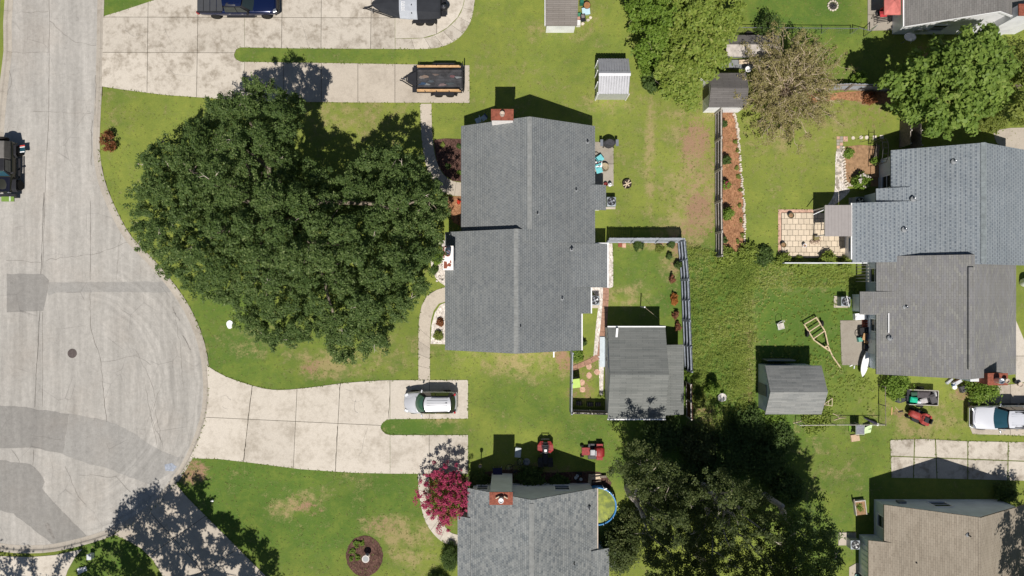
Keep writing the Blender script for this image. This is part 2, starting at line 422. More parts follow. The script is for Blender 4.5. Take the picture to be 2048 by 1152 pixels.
M['leaf_big'] = m_leaf('broad glossy leaves', (.085,.155,.025), (.27,.36,.075), (.42,.45,.15))
M['leaf_yel'] = m_leaf('yellow green leaves', (.12,.17,.028), (.26,.29,.065))
M['leaf_olive'] = m_leaf('olive leaves', (.034,.056,.018), (.125,.152,.044), (.25,.265,.115))
M['leaf_sparse'] = m_leaf('dull sparse leaves', (.22,.19,.075), (.37,.33,.14), (.42,.33,.21))
M['leaf_pink'] = m_leaf('pink blossom', (.18,.014,.045), (.50,.065,.15), (.40,.18,.13), .2)
M['leaf_bronze'] = m_leaf('bronze leaves', (.16,.055,.025), (.30,.13,.055), None)
M['leaf_rust'] = m_leaf('rust red leaves', (.17,.06,.035), (.30,.14,.08), (.16,.18,.05))
M['leaf_orange'] = m_leaf('orange leaves', (.30,.10,.025), (.46,.19,.05), (.2,.2,.05))
M['leaf_bush'] = m_leaf('bright bush leaves', (.095,.17,.02), (.22,.315,.05), (.33,.38,.11))
M['weed'] = m_leaf('tall weeds', (.15,.225,.038), (.36,.41,.09), (.49,.48,.21), .3)
M['glass'] = m_glass('window glass')
M['glass_g'] = m_glass('green tinted glass', (.03,.09,.06))
M['glass_b'] = m_glass('blue tinted glass', (.02,.07,.10))
# ================================================================ THE SETTING
ROAD_R = smooth_line([(209,-60),(206,0),(204,100),(202,170),(198,250),(197,300),(203,345),(215,385),(240,440),(265,480),(300,515),(335,555),(365,595),(385,630),(400,665),(410,700),(416,740),(418,790),(412,835),(398,880),(378,925),(352,965),(320,1005),(285,1035),(245,1060),(200,1078),(150,1092),(100,1102),(50,1104),(0,1100),(-60,1080),(-130,1030)], 4)
ROAD_L = smooth_line([(-170,950),(-190,830),(-170,700),(-120,590),(-60,500),(-25,420),(-12,330),(-4,230),(4,150),(10,100),(9,50),(12,0),(14,-60)], 4)
road_px = ROAD_R + ROAD_L
road_w = [W(*p) for p in road_px]

# ---- ground sheet with the lawns' own colour differences (lush, dry, bare) as attributes
def ground():
    xs = np.concatenate([[-400,-200,-100,-60], np.arange(-50, 50.01, .28), [60,100,200,400]])
    ys = np.concatenate([[-400,-200,-100,-45], np.arange(-33, 33.01, .28), [45,100,200,400]])
    X, Y = np.meshgrid(xs, ys); X = X.ravel(); Y = Y.ravel()
    PX = X*25+1024; PY = 576-Y*25
    lush = np.full(X.shape, .38); dry = np.full(X.shape, .10); soil = np.zeros(X.shape)
    def blob(a, x, y, rx, ry, v, hard=1.0):
        d = np.clip(1.0 - np.sqrt(((PX-x)/rx)**2 + ((PY-y)/ry)**2), 0, 1)
        a += v*np.clip(d*2*hard, 0, 1)
    for b in [(600,960,420,240,.55),(680,700,300,110,.25),(1290,540,120,130,.35),(1440,610,140,190,.6),(1600,640,190,170,.6),(1650,980,190,260,.35),
              (1600,20,160,80,.55),(1720,120,120,90,.3),(1050,790,130,80,.35),(240,130,80,100,.2),(450,660,120,130,.45),(560,110,420,24,.35),
              (1440,850,200,160,.7),(1250,880,200,120,.4),(1850,860,180,60,.15),(240,30,120,60,.5),(850,855,110,30,.4),(1150,110,130,60,.15),(220,1110,120,80,.5)]: blob(lush, *b)
    for b in [(1330,330,160,180,.20),(1390,240,90,80,.28),(1400,390,90,120,.5),(1090,200,160,90,.12),(1300,310,14,150,.6),(640,730,80,40,.55),(780,700,130,60,.35),(700,735,100,30,.3),(600,1005,60,30,.45),(640,985,40,20,.4),
              (765,1055,60,40,.6),(830,1090,60,70,.55),(565,1022,40,25,.5),(790,1075,40,50,.5),(700,960,60,30,.3),(1060,730,100,50,.5),(990,720,110,40,.3),(700,220,150,60,.25),
              (1225,195,80,40,.4),(1360,470,60,60,.5),(1580,230,180,130,.25),(1700,230,90,70,.2),(1560,300,100,120,.12),(1860,820,160,60,.35),(1850,860,100,40,.4),(880,835,80,14,.5),(900,850,60,30,.2),
              (1260,590,70,30,.4),(1240,600,40,30,.3),(1340,520,30,70,.5),(1290,492,80,14,.5),(1600,560,120,50,.2),(1500,700,26,170,.35),(1020,110,160,70,.12),(500,680,140,60,.25),(1640,910,110,110,.2),
              (230,215,60,120,.12),(720,250,160,60,.2),(1165,50,70,60,.3),(1075,60,40,30,.3)]: blob(dry, *b)
    for b in [(620,735,28,26,.55),(650,720,20,14,.4),(1395,330,60,120,.46),(1400,440,50,60,.52),(1385,260,50,70,.25),(1345,470,44,34,.3),(765,1050,60,30,.45),(600,1000,40,24,.4),(625,1020,40,20,.4),(560,1020,40,20,.3),
              (385,945,50,40,.62),(1130,725,26,30,.6),(1175,735,40,50,.45),(1160,790,50,30,.5),(1110,705,30,20,.4),(1480,860,70,120,.35),(1400,850,40,120,.5),(1745,230,70,60,.38),
              (1800,825,24,16,.6),(1850,880,60,14,.4),(1925,785,24,24,.6),(1500,720,14,110,.45),(1225,205,50,14,.4),(1230,880,90,50,.3),(1060,960,160,60,.5),(1170,45,30,30,.4),(1760,190,90,20,.5),(1350,515,16,60,.5),(1290,487,70,10,.5),(1880,100,90,30,.5),(1280,610,40,20,.3)]: blob(soil, *b)
    lush = np.clip(lush, 0, 1); dry = np.clip(dry, 0, 1); soil = np.clip(soil, 0, 1)
    ins = in_poly(X, Y, road_w)
    Z = np.where(ins, -.16, 0.0)
    nx, ny = len(xs), len(ys)
    idx = np.arange(nx*ny).reshape(ny, nx)
    F = np.stack([idx[:-1,:-1], idx[:-1,1:], idx[1:,1:], idx[1:,:-1]], -1).reshape(-1, 4)
    me = bpy.data.meshes.new('ground'); fast_mesh(me, np.stack([X,Y,Z],-1), F)
    for nm, a in (('lush',lush),('dry',dry),('soil',soil)):
        at = me.attributes.new(nm, 'FLOAT', 'POINT'); at.data.foreach_set('value', a.astype(np.float32))
    me.materials.append(M['grass'])
    o = bpy.data.objects.new('ground', me); col.objects.link(o); tag(o, kind='structure')
    return o

def fast_mesh(me, v, f):
    v = np.asarray(v, np.float32); f = np.asarray(f, np.int32); n = len(f); k = f.shape[1]
    me.vertices.add(len(v)); me.vertices.foreach_set('co', v.ravel())
    me.loops.add(n*k); me.loops.foreach_set('vertex_index', f.ravel())
    me.polygons.add(n); me.polygons.foreach_set('loop_start', np.arange(0, n*k, k, dtype=np.int32))
    me.polygons.foreach_set('loop_total', np.full(n, k, np.int32))
    me.update(calc_edges=True)
ground()

# ---- road, patches, seams, kerb
M['seam3'] = m_plain('dirty asphalt', (.22,.205,.19), .9, .15, var=.3, scale=6)
road = mesh_obj('road', MB().prism(road_w, -.30, -.10), M['road']); tag(road, kind='structure')
def sheet(name, px, m, z, parent, wob=0.0, th=.02):
    p = []
    for i in range(len(px)):
        a, b = px[i], px[(i+1)%len(px)]; L = math.hypot(b[0]-a[0], b[1]-a[1]); n = max(1, int(L/9)) if wob else 1
        for k in range(n):
            t = k/n; j = wob*random.choice((.4,1,1.5)) if k else wob*.3
            p.append((a[0]+(b[0]-a[0])*t+random.uniform(-j,j), a[1]+(b[1]-a[1])*t+random.uniform(-j,j)))
    return mesh_obj(name, MB().prism([W(*q) for q in p], z-th, z), m, parent)
sheet('asphalt_patch', [(12,548),(84,548),(96,560),(95,575),(90,600),(85,622),(60,623),(12,625)], M['patch'], -.094, road, .7)
sheet('asphalt_patch', [(90,565),(345,563),(355,584),(300,585),(200,584),(110,585),(95,592)], M['patch2'], -.096, road, 1.0)
sheet('asphalt_patch', [(-90,806),(0,812),(30,813),(137,828),(124,908),(60,896),(0,897),(-90,905)], M['patch'], -.094, road, 1.2)
sheet('asphalt_patch', [(137,828),(210,842),(250,858),(282,878),(320,902),(360,916),(335,950),(300,970),(285,965),(215,938),(150,920),(124,908)], M['patch2'], -.096, road, 1.2)
sheet('asphalt_patch', [(-90,915),(0,921),(60,930),(78,948),(88,965),(82,978),(105,1005),(130,1030),(172,1073),(150,1084),(105,1090),(60,1055),(25,1028),(0,1022),(-90,1018)], M['patch'], -.094, road, 1.4)
sheet('blue_paint_mark', [(328,930),(342,926),(352,934),(346,944),(330,942)], m_plain('faded blue paint', (.30,.325,.38), .9, .1, var=.3, scale=8), -.0925, road, 2.5, .003)
sheet('oil_stain', [(88,1050),(93,1046),(97,1050),(101,1060),(106,1072),(109,1078),(105,1080),(99,1070),(92,1060)], M['seam3'], -.0915, road, 1.5, .003)
def seam(px, wpx, m, jit=1.0, z=-.092):
    p = []
    for i in range(len(px)-1):
        a, b = px[i], px[i+1]; L = math.hypot(b[0]-a[0], b[1]-a[1]); n = max(2, int(L/10))
        for k in range(n): t = k/n; p.append((a[0]+(b[0]-a[0])*t+random.uniform(-jit,jit), a[1]+(b[1]-a[1])*t+random.uniform(-jit,jit)))
    p.append(px[-1]); q = [np.array(W(*c)) for c in p]; mb = MB(); L = []; Rr = []
    for i, c in enumerate(q):
        d = q[min(i+1,len(q)-1)]-q[max(i-1,0)]; d /= np.hypot(*d)+1e-9; nn = np.array((-d[1],d[0]))*wpx/50*random.uniform(.4,1.25)
        L.append(c+nn); Rr.append(c-nn)
    for i in range(len(q)-1):
        mb.add([(*Rr[i],z),(*Rr[i+1],z),(*L[i+1],z),(*L[i],z)], [(0,1,2,3)])
    return mesh_obj('road_crack', mb, m, road)
seam([(97,-20),(97,40),(96,230),(92,300),(88,400),(84,540)], .9, M['seam2'], .5)
seam([(86,385),(83,470),(80,548)], 1.1, M['seam'], .5)
seam([(78,622),(74,700),(70,760),(68,815)], 1.0, M['seam'], .5)
seam([(83,625),(84,720),(83,815)], .8, M['seam2'], .5)
seam([(66,900),(64,930)], .8, M['seam2'], .5)
seam([(180,400),(179,560)], .8, M['seam2'], .4); seam([(178,585),(180,660),(200,720),(207,800),(212,845)], .9, M['seam2'], 1.2)
for p in [[(98,40),(110,55),(150,85),(190,90)],[(12,105),(95,104)],[(60,222),(180,226)],[(30,25),(95,22)],[(10,520),(80,525)],[(90,520),(120,516),(180,510),(300,470)],
          [(200,725),(240,718),(270,710),(300,730)],[(290,770),(298,830),(320,880)],[(270,700),(300,760),(310,800)],[(310,820),(325,900)],[(60,870),(120,880)],[(20,900),(40,930)],[(130,935),(150,985),(170,1010)],[(160,950),(230,955),(260,985)],
          [(320,770),(300,830),(312,890)],[(350,640),(360,700),(365,780)],[(230,560),(240,470),(260,420)],[(15,250),(10,330)],[(14,190),(22,160),(12,120)]]:
    seam(p, .55, M['seam2'], 1.8)
for p in [[(355,548),(362,560),(368,572)],[(345,615),(352,632),(358,642)],[(365,670),(375,690),(380,700)],[(345,625),(350,628)],[(190,150),(189,230)],[(182,240),(181,330)],[(8,90),(5,150),(8,170)]]:
    seam(p, 1.6, M['seam3'], 1.6, -.0905)
mh = MB().lathe([(.0,-.13),(.37,-.13),(.37,-.083),(.33,-.083),(.33,-.088),(.0,-.088)], (*W(143,707),0), 20)
tag(mesh_obj('manhole_cover', mh, m_plain('rusty iron', (.105,.085,.08), .7, .3, .3, .25, 8)), 'round rusty iron manhole cover set in the asphalt road', 'manhole cover')

def strip_kerb(line, side, name='kerb_segment'):
    root = thing('kerb', (0,0,0), kind='structure')
    q = [np.array(W(*p)) for p in line]; acc = [0]
    for i in range(1, len(q)): acc.append(acc[-1]+np.hypot(*(q[i]-q[i-1])))
    nrm = []
    for i in range(len(q)):
        d = q[min(i+1,len(q)-1)]-q[max(i-1,0)]; d /= np.hypot(*d); nrm.append(np.array((d[1],-d[0]))*side)   # to the road side
    prof = [(-.10,-.20),(-.10,.018),(.03,.022),(.11,.0),(.20,-.07),(.30,-.088),(.50,-.093),(.50,-.20)]
    L = acc[-1]; ns = int(L/3.05)
    def at(s):
        k = min(max(np.searchsorted(acc, s)-1, 0), len(q)-2); t = (s-acc[k])/(acc[k+1]-acc[k])
        return q[k]+(q[k+1]-q[k])*t, nrm[k]+(nrm[k+1]-nrm[k])*t
    for i in range(ns):
        a, b = L*i/ns+.008, L*(i+1)/ns-.008; rings = []
        for k in range(4):
            c, m_ = at(a+(b-a)*k/3); rings.append([(c[0]+m_[0]*o, c[1]+m_[1]*o, z) for o, z in prof])
        mesh_obj(name, MB().loft(rings), M['kerb'], root)
strip_kerb(ROAD_R, 1); strip_kerb(ROAD_L, 1)

# ---- concrete slabs
def slabs(root, outline, cuts, m, z=.035, gap=.035, base=True, z0=-.12, fill='joint'):
    poly = [W(*p) for p in outline]
    if area(poly) < 0: poly = poly[::-1]
    cells = [poly]
    for (p, q) in cuts:
        a, b = W(*p), W(*q); d = (b[0]-a[0], b[1]-a[1]); L = math.hypot(*d); n = (-d[1]/L, d[0]/L); new = []
        for c in cells:
            for s in (1, -1):
                nn = (n[0]*s, n[1]*s); c2 = clip(c, (a[0]+nn[0]*gap/2, a[1]+nn[1]*gap/2), nn)
                if len(c2) > 2 and abs(area(c2)) > .05: new.append(c2)
        cells = new
    if base: mesh_obj('joint_filler', MB().prism(poly, z0, z-.014), M[fill], root)
    for c in cells: mesh_obj('slab', MB().prism(c, z0+.01, z+random.uniform(0,.004)), m, root)

def walk(root, left, right, fr, m, z=.03, gap=.02):
    """slabs between two edge lines, cut at the fractions fr"""
    def samp(L):
        q = [np.array(W(*p)) for p in smooth_line(L, 8)]; acc = [0]
        for i in range(1,len(q)): acc.append(acc[-1]+np.hypot(*(q[i]-q[i-1])))
        def at(t):
            s = t*acc[-1]; k = min(max(np.searchsorted(acc, s)-1, 0), len(q)-2); u = (s-acc[k])/(acc[k+1]-acc[k]); return q[k]+(q[k+1]-q[k])*u
        return at, acc[-1]
    A, la = samp(left); B, lb = samp(right); g = gap/max(la, lb)
    fr = [0]+list(fr)+[1]
    base = [tuple(A(t)) for t in np.linspace(0,1,24)]+[tuple(B(t)) for t in np.linspace(1,0,24)]
    mesh_obj('joint_filler', MB().prism(base, -.1, z-.014), M['joint'], root)
    for a, b in zip(fr[:-1], fr[1:]):
        ts = np.linspace(a+g/2, b-g/2, 6)
        mesh_obj('slab', MB().prism([tuple(A(t)) for t in ts]+[tuple(B(t)) for t in ts[::-1]], -.09, z+random.uniform(0,.004)), m, root)

d1 = thing('driveway', W(480,100), kind='structure'); d1.location = (0,0,0)
slabs(d1, [(207,33),(250,20),(310,0),(330,-12),(489,-12),(489,95),(480,95),(472,100),(468,110),(472,119),(482,124),(489,124),(489,202),(470,200),(415,196),(330,190),(250,180),(204,173)],
      [((297,-20),(294,220)),((397,-20),(393,220)),((200,105),(500,106)),((297,34.5),(500,35))], M['conc_old'])
slabs(d1, [(489.6,-12),(790,-12),(790,98),(600,97),(489.6,95)], [((565,-20),(563,120)),((643,-20),(642,120)),((743,-20),(741,120)),((489,35),(743,36))], M['conc_old'])
slabs(d1, [(790.6,-12),(931,-12),(925,15),(915,35),(895,55),(873,68),(845,76),(790.6,77)], [((875,-20),(873,90))], M['conc'])
oc = smooth_line([(790.6,98),(850,98),(885,93),(915,78),(935,55),(945,30),(951,-12)], 6); ic = smooth_line([(790.6,77.6),(845,76.6),(873.6,68.6),(895.6,55.6),(915.6,35.6),(925.6,15.6),(931.6,-12)], 6)
walk(d1, oc, ic, [.17,.31,.42,.52,.63,.74,.85], M['conc_old'], .035)
slabs(d1, [(489.6,124),(700,127),(939,131),(939,206),(700,205),(489.6,202)], [((567,100),(567,220)),((643,100),(643,220)),((716,100),(716,220)),((790,100),(790,220))], M['conc_walk'])
d2 = thing('driveway', (0,0,0), kind='structure')
slabs(d2, smooth_line([(414,731),(440,747),(470,760),(520,775),(560,780),(620,775),(690,766),(760,761)],3)+[(780,760.5),(780,838),(772,840),(764,847),(761,854),(764,861),(772,868),(780,870),(780,947),(700,945),(600,938),(500,925),(440,918),(380,916),(398,880),(412,835),(418,790)],
      [((513,700),(478,1000)),((684,700),(668,1000)),((413,833),(505,846)) if False else ((405,834),(790,852)),((596,790),(584,1000)) if False else ((598,700),(584,1000))], M['conc'])
slabs(d2, [(780.6,760.5),(936,760),(936,837),(780.6,838)], [((859,700),(858,1000))], M['conc'])
slabs(d2, [(780.6,870),(936,870),(936,948),(780.6,947)], [((859,700),(858,1000))], M['conc'])
def slab_crack(root, px, w_, m, z):
    o = seam(px, w_, m, 1.2, z); o.name = 'slab_crack'; o.parent = root
for p in [[(735,855),(728,880),(722,905),(718,912)],[(700,795),(712,805),(722,800),(728,815)],[(712,800),(708,818),(716,826)],[(690,778),(705,782)],[(440,795),(452,790),(462,800)],[(445,812),(456,818)]]: slab_crack(d2, p, .6, M['seam3'], .0405)
for p in [[(681,766),(679,800),(676,845)],[(779,762),(779,800),(778,837)],[(504,776),(500,810),(496,845)],[(496,846),(491,890),(488,920)],[(676,852),(673,900),(670,944)]]: slab_crack(d2, p, 1.0, M['joint'], .0402)
for p in [[(250,60),(268,72),(290,70)],[(330,60),(345,90),(350,103)],[(600,40),(612,70),(618,95)],[(330,130),(350,150),(392,152)],[(520,150),(545,158),(566,150)]]: slab_crack(d1, p, .5, M['seam3'], .0405)
d3 = thing('driveway', (0,0,0), kind='structure')
slabs(d3, [(352,967),(375,995),(400,1020),(435,1055),(470,1090),(535,1155),(640,1270),(420,1330),(345,1190),(325,1150),(305,1118),(282,1096),(250,1078),(225,1068),(285,1036),(320,1005)],
      [((295,1018),(470,1213)),((402,1038),(315,1100)),((470,1100),(357,1180)) if False else ((480,1095),(320,1195)),((337,981),(230,1068))], M['conc_walk'])
d4 = thing('driveway', (0,0,0), kind='structure')
slabs(d4, [(-60,1108),(0,1112),(60,1114),(110,1110),(165,1098),(150,1115),(136,1140),(128,1165),(124,1220),(-60,1220)], [((66,1080),(62,1230))], M['conc'])
d6 = thing('driveway', (0,0,0), kind='structure')
slabs(d6, [(-80,-20),(1,-20),(-1,60),(-2,140),(-14,235),(-80,240)], [((-90,90),(20,92))], M['conc_old'])
d5 = thing('driveway', (0,0,0), kind='structure')
slabs(d5, [(1780,880),(1850,878),(1920,882),(2080,885),(2080,962),(1900,957),(1783,955)], [((1829,870),(1826,970)),((1870,870),(1874,970)),((1935,870),(1935,970)),((2016,870),(2015,970)),((1936,918),(2015,921))], M['conc_old'], gap=.085, fill='joint_green')
slabs(d5, [(1936,800),(1945,786),(1985,772),(2030,768),(2080,762),(2080,872),(1945,868),(1937,850)], [((2020,700),(2020,900))], M['conc_walk'], z=.03)
slabs(d5, [(2031,640),(2052,690),(2080,690),(2080,761),(2031,766)], [((2020,712),(2090,712))], M['conc'], z=.028)
slabs(thing('driveway', (0,0,0), kind='structure'), [(1985,262),(2020,256),(2080,255),(2080,310),(2010,300),(1992,285)], [], M['conc_walk'])
w1 = thing('walkway', (0,0,0), kind='structure')
walk(w1, [(840,207.5),(842,255),(846,300),(855,340),(868,365),(885,383),(905,391),(930,392)], [(863,207.5),(864,255),(868,300),(876,330),(888,350),(905,362),(930,366)], [.22,.36,.52,.68,.80,.91], M['conc_walk'])
w2 = thing('walkway', (0,0,0), kind='structure')
walk(w2, [(837,760),(837,690),(838,640),(846,605),(862,585),(895,573)], [(860,760),(860,690),(861,650),(868,620),(878,607),(895,602)], [.13,.24,.36,.48], M['conc_walk'])
w3 = thing('walkway', (0,0,0), kind='structure')
walk(w3, [(836,948.5),(837,975),(842,1010),(850,1040),(865,1065),(888,1085),(922,1093)], [(858,948.5),(860,975),(865,1005),(872,1025),(885,1045),(900,1064),(922,1071)], [.18,.34,.50,.62,.76,.88], M['conc'])
pt1 = thing('patio', (0,0,0), kind='structure')
slabs(pt1, [(1185,284),(1227,284),(1227,372),(1185,372)], [((1180,328),(1240,328))], M['conc_gray'], .04)
pt2 = thing('patio', (0,0,0), kind='structure')
slabs(pt2, [(1680,641),(1757,640),(1757,731),(1683,730)], [], M['conc_gray'], .04)
pt3 = thing('patio', (0,0,0), kind='structure')
slabs(pt3, [(1735,-12),(1800,-12),(1800,60),(1735,62)], [((1730,30),(1810,30))], M['conc_gray'], .04)
pt4 = thing('patio', (0,0,0), kind='structure')
slabs(pt4, [(1698,1134),(1712,1126),(1742,1124),(1742,1230),(1696,1230)], [((1690,1170),(1750,1170))], M['conc_walk'], .04)
# cream tiled patio beside the right-hand house: every tile its own piece
pt5 = thing('tiled_patio', (0,0,0), kind='structure')
wpart('brick_border', MB().prism([W(1556,419),W(1640,419),W(1640,425),W(1562,425),W(1562,516),W(1556,516)], -.05, .035), M['pinkpaver'], pt5)
wpart('joint_filler', MB().prism([W(1562.3,425.3),W(1692,425.3),W(1692,516),W(1562.3,516)], -.05, .022), M['joint'], pt5)
tw, th_ = 11.1, 11.2
tmesh = None
for r in range(8):
    y0 = 426+r*th_
    for c in range(-1, 12):
        x0 = 1563+c*tw+(0 if r % 2 else tw*.5); x1 = x0+tw
        x0 = max(x0, 1562.8); x1 = min(x1, 1691)
        if x1-x0 < 2: continue
        a, b = W(x0+.35, y0+.35), W(x1-.35, y0+th_-.35)
        full = abs((x1-x0)-tw) < .01
        if full and tmesh is not None:
            o = bpy.data.objects.new('tile', tmesh); col.objects.link(o); o.parent = pt5; o.location = (a[0], b[1], random.uniform(0,.004))
        else:
            o = mesh_obj('tile', MB().box(0, b[0]-a[0], 0, a[1]-b[1], .0, .035), M['tile'], pt5); o.location = (a[0], b[1], 0)
            if full: tmesh = o.data

# ---- beds, gravel, paths
def bed(name, px, m, z=.02, wob=1.2, sm=4):
    p = smooth_line(px, sm, True) if sm else px
    p = [(a+random.uniform(-wob,wob), b+random.uniform(-wob,wob)) for a, b in p]
    o = mesh_obj(name, MB().prism([W(*q) for q in p], -.06, z), m); tag(o, kind='structure'); return o
bed('mulch_bed', [(867,280),(890,277),(926,277),(926,365),(905,362),(888,350),(876,330),(870,305)], M['mulch'], sm=0)
bed('mulch_bed', [(894,393),(928,393),(928,455),(906,445),(895,415)], M['mulch_r'], sm=0)
bed('mulch_bed', [(729+37*math.cos(a), 1112+41*math.sin(a)) for a in np.linspace(0, 2*math.pi, 12, endpoint=False)], M['mulch'], wob=.8)
bed('mulch_bed', [(1444,222),(1466,226),(1474,250),(1478,300),(1482,360),(1488,420),(1490,470),(1486,500),(1460,503),(1444,500)], M['mulch_r'])
bed('mulch_bed', [(1690,293),(1720,290),(1757,292),(1757,372),(1722,373),(1694,371),(1689,340)], M['soil'], sm=0)
bed('mulch_bed', [(1590,188),(1660,186),(1720,183),(1790,186),(1792,206),(1740,206),(1690,200),(1600,208)], M['mulch_r'])
bed('mulch_bed', [(930,955),(1010,940),(1110,945),(1200,945),(1200,985),(930,985)], M['mulch'])
bed('gravel_bed', [(872,488),(895,488),(895,572),(888,570),(872,556),(862,535),(864,508)], M['gravel'], .03)
bed('gravel_bed', [(895,603),(880,610),(870,625),(863,650),(861,688),(895,689)], M['gravel'], .03, .5, 0)
bed('gravel_bed', [(1208,486),(1225,487),(1227,520),(1227,574),(1217,578),(1213,640),(1208,715),(1206,790),(1200,790),(1198,715),(1186,714),(1192,650),(1198,600),(1180,577),(1178,560),(1208,560)], M['gravel'], .025, .8, 0)
bp = thing('brick_path', (0,0,0), kind='structure')
bl, brr = [(1206,575),(1204,620),(1199,670),(1194,712)], [(1218,576),(1216,620),(1212,670),(1206,712)]
walk(bp, bl, brr, [i/11 for i in range(1,11)], M['brickpath'], .04, .02)
walk(bp, [(1193,709),(1175,719),(1152,729),(1141,733)], [(1199,718),(1180,728),(1155,738),(1141,743)], [.25,.5,.75], M['brickpath'], .04, .02)
gp = thing('stone_path', (0,0,0), kind='structure')
wpart('gravel_base', MB().prism([W(*p) for p in smooth_line([(1672,303),(1686,303),(1688,340),(1691,372),(1700,380),(1688,395),(1668,410),(1655,412),(1665,395),(1670,372)], 3, True)], -.06, .02), M['gravel'], gp)
for i in range(5): 
    for j in range(2):
        x0, y0 = 1673+j*6.6, 273+i*6.2
        a, b = W(x0, y0), W(x0+6, y0+5.6); wpart('paver', MB().box(a[0], b[0], b[1], a[1], -.05, .035), M['pinkpaver'] if (i+j) % 3 == 0 else M['conc_gray'], gp)
a, b = W(1686.5,273), W(1695,283); wpart('paver', MB().box(a[0], b[0], b[1], a[1], -.05, .035), M['pinkpaver'], gp)
rs2 = random.Random(3)
for i in range(26):
    x, y = rs2.uniform(1673,1685), rs2.uniform(306,392); 
    c = W(x, y); n = 6; ph = rs2.random()*6
    wpart('flagstone', MB().prism([(c[0]+rs2.uniform(.09,.17)*math.cos(ph+k*1.047), c[1]+rs2.uniform(.09,.17)*math.sin(ph+k*1.047)) for k in range(n)], -.02, .03+i*.0006), M['conc_gray'] if i % 3 else M['stone'], gp)
# ================================================================ BUILDINGS
def slope_slab(a, b, y0, y1, th=.11, axis='y'):
    """roof plane from point a=(x,z) to b=(x,z), running along y0..y1 (axis 'x': swap)"""
    pts = [(a[0],a[1]),(b[0],b[1]),(b[0],b[1]-th),(a[0],a[1]-th)]
    r = []
    for y in (y0, y1): r.append([(p[0], y, p[1]) if axis == 'y' else (y, p[0], p[1]) for p in pts])
    return MB().loft(r)

def gable_slab(xl, he, xm, hr, xr, he2, y0, y1, th=.13, axis='y', wav=0):
    pts = [(xl,he),(xm,hr),(xr,he2),(xr,he2-th),(xm,hr-th),(xl,he-th)]
    n = 1 if not wav else 12
    r = []
    for k in range(n+1):
        y = y0+(y1-y0)*k/n; dz = wav*math.sin(k*1.7)*(0 < k < n)
        r.append([(p[0], y, p[1]+dz) if axis == 'y' else (y, p[0], p[1]+dz) for p in pts])
    mb = MB().loft(r, True, False)
    m = len(r)-1
    for e in (0, m):
        b = e*6; f = [(b,b+1,b+4,b+5),(b+1,b+2,b+3,b+4)]
        mb.f += [q if e else q[::-1] for q in f]
    return mb

def ridge_caps(xm, hr, y0, y1, axis='y', w_=.16, sl=.55, step=.27):
    mb = MB(); n = int(abs(y1-y0)/step)
    for i in range(n):
        a, b = y0+(y1-y0)*i/n, y0+(y1-y0)*(i+1)/n+.03*(1 if y1 > y0 else -1); z = hr+.012; lift = .012
        P = []
        for y, dz in ((a, 0), (b, lift)):
            for x, d in ((-w_, -w_*sl), (0, 0), (w_, -w_*sl)):
                P.append((xm+x, y, z+d+dz) if axis == 'y' else (y, xm+x, z+d+dz))
        mb.add(P, [(0,1,4,3),(1,2,5,4)] if axis == 'y' else [(3,4,1,0),(4,5,2,1)])
    return mb

def gable_wall(xl, xr, y0, y1, he, xm, hr, axis='y'):
    pts = [(xl,0),(xr,0),(xr,he),(xm,hr),(xl,he)]
    r = [[(p[0], y, p[1]) if axis == 'y' else (y, p[0], p[1]) for p in pts] for y in (y0, y1)]
    return MB().loft(r)

def window(root, wall, p, d, wd, ht, face):
    """face 'x-','x+','y-','y+': the way the wall looks. p = centre (x,y,z)"""
    s = 1 if face[1] == '+' else -1; fr = MB()
    t = .05
    def bx(mb, u0, u1, z0, z1, o0, o1):
        if face[0] == 'x': mb.box(*sorted((p[0]+s*o0, p[0]+s*o1)), p[1]+u0, p[1]+u1, p[2]+z0, p[2]+z1)
        else: mb.box(p[0]+u0, p[0]+u1, *sorted((p[1]+s*o0, p[1]+s*o1)), p[2]+z0, p[2]+z1)
    bx(fr, -wd/2-.07, -wd/2, -ht/2, ht/2, -.02, t); bx(fr, wd/2, wd/2+.07, -ht/2, ht/2, -.02, t)
    bx(fr, -wd/2-.07, wd/2+.07, ht/2, ht/2+.08, -.02, t+.004); bx(fr, -wd/2, wd/2, -.02, .02, .012, .035)
    f = wpart('window', fr, M['white'], root, wall)
    g = MB(); bx(g, -wd/2, wd/2, -ht/2, ht/2, -.01, .010); wpart('pane', g, M['glass'], root, f)
    sl = MB(); bx(sl, -wd/2-.1, wd/2+.1, -ht/2-.07, -ht/2, -.02, .1); wpart('sill', sl, M['white'], root, f)

def door(root, wall, p, face, m):
    s = 1 if face[1] == '+' else -1
    def bx(mb, u0, u1, z0, z1, o0, o1):
        if face[0] == 'x': mb.box(*sorted((p[0]+s*o0, p[0]+s*o1)), p[1]+u0, p[1]+u1, z0, z1)
        else: mb.box(p[0]+u0, p[0]+u1, *sorted((p[1]+s*o0, p[1]+s*o1)), z0, z1)
    d = MB(); bx(d, -.45, .45, .06, 2.05, -.02, .045); o = wpart('door', d, m, root, wall)
    f = MB(); bx(f, -.54, -.45, .02, 2.12, -.02, .06); bx(f, .45, .54, .02, 2.12, -.02, .06); bx(f, -.45, .45, 2.05, 2.12, -.02, .06); wpart('frame', f, M['white'], root, o)
    h = MB(); bx(h, .33, .39, .98, 1.04, .045, .10); wpart('handle', h, M['steel'], root, o)

def vent(root, roof, px, py, h, r=.05, ht=.32, m=None):
    x, y = W(px, py, h)
    v = wpart('vent_pipe', MB().lathe([(r,-.15),(r,ht),(r*.8,ht),(r*.8,ht-.1),(0,ht-.1)], (x,y,h), 10), m or M['darkmetal'], root, roof)
    wpart('flashing', MB().lathe([(r*3.2,-.06),(r*3,.012),(r*1.1,.07),(r*.9,.07)], (x,y,h), 10), M['trim_grey'], root, v)

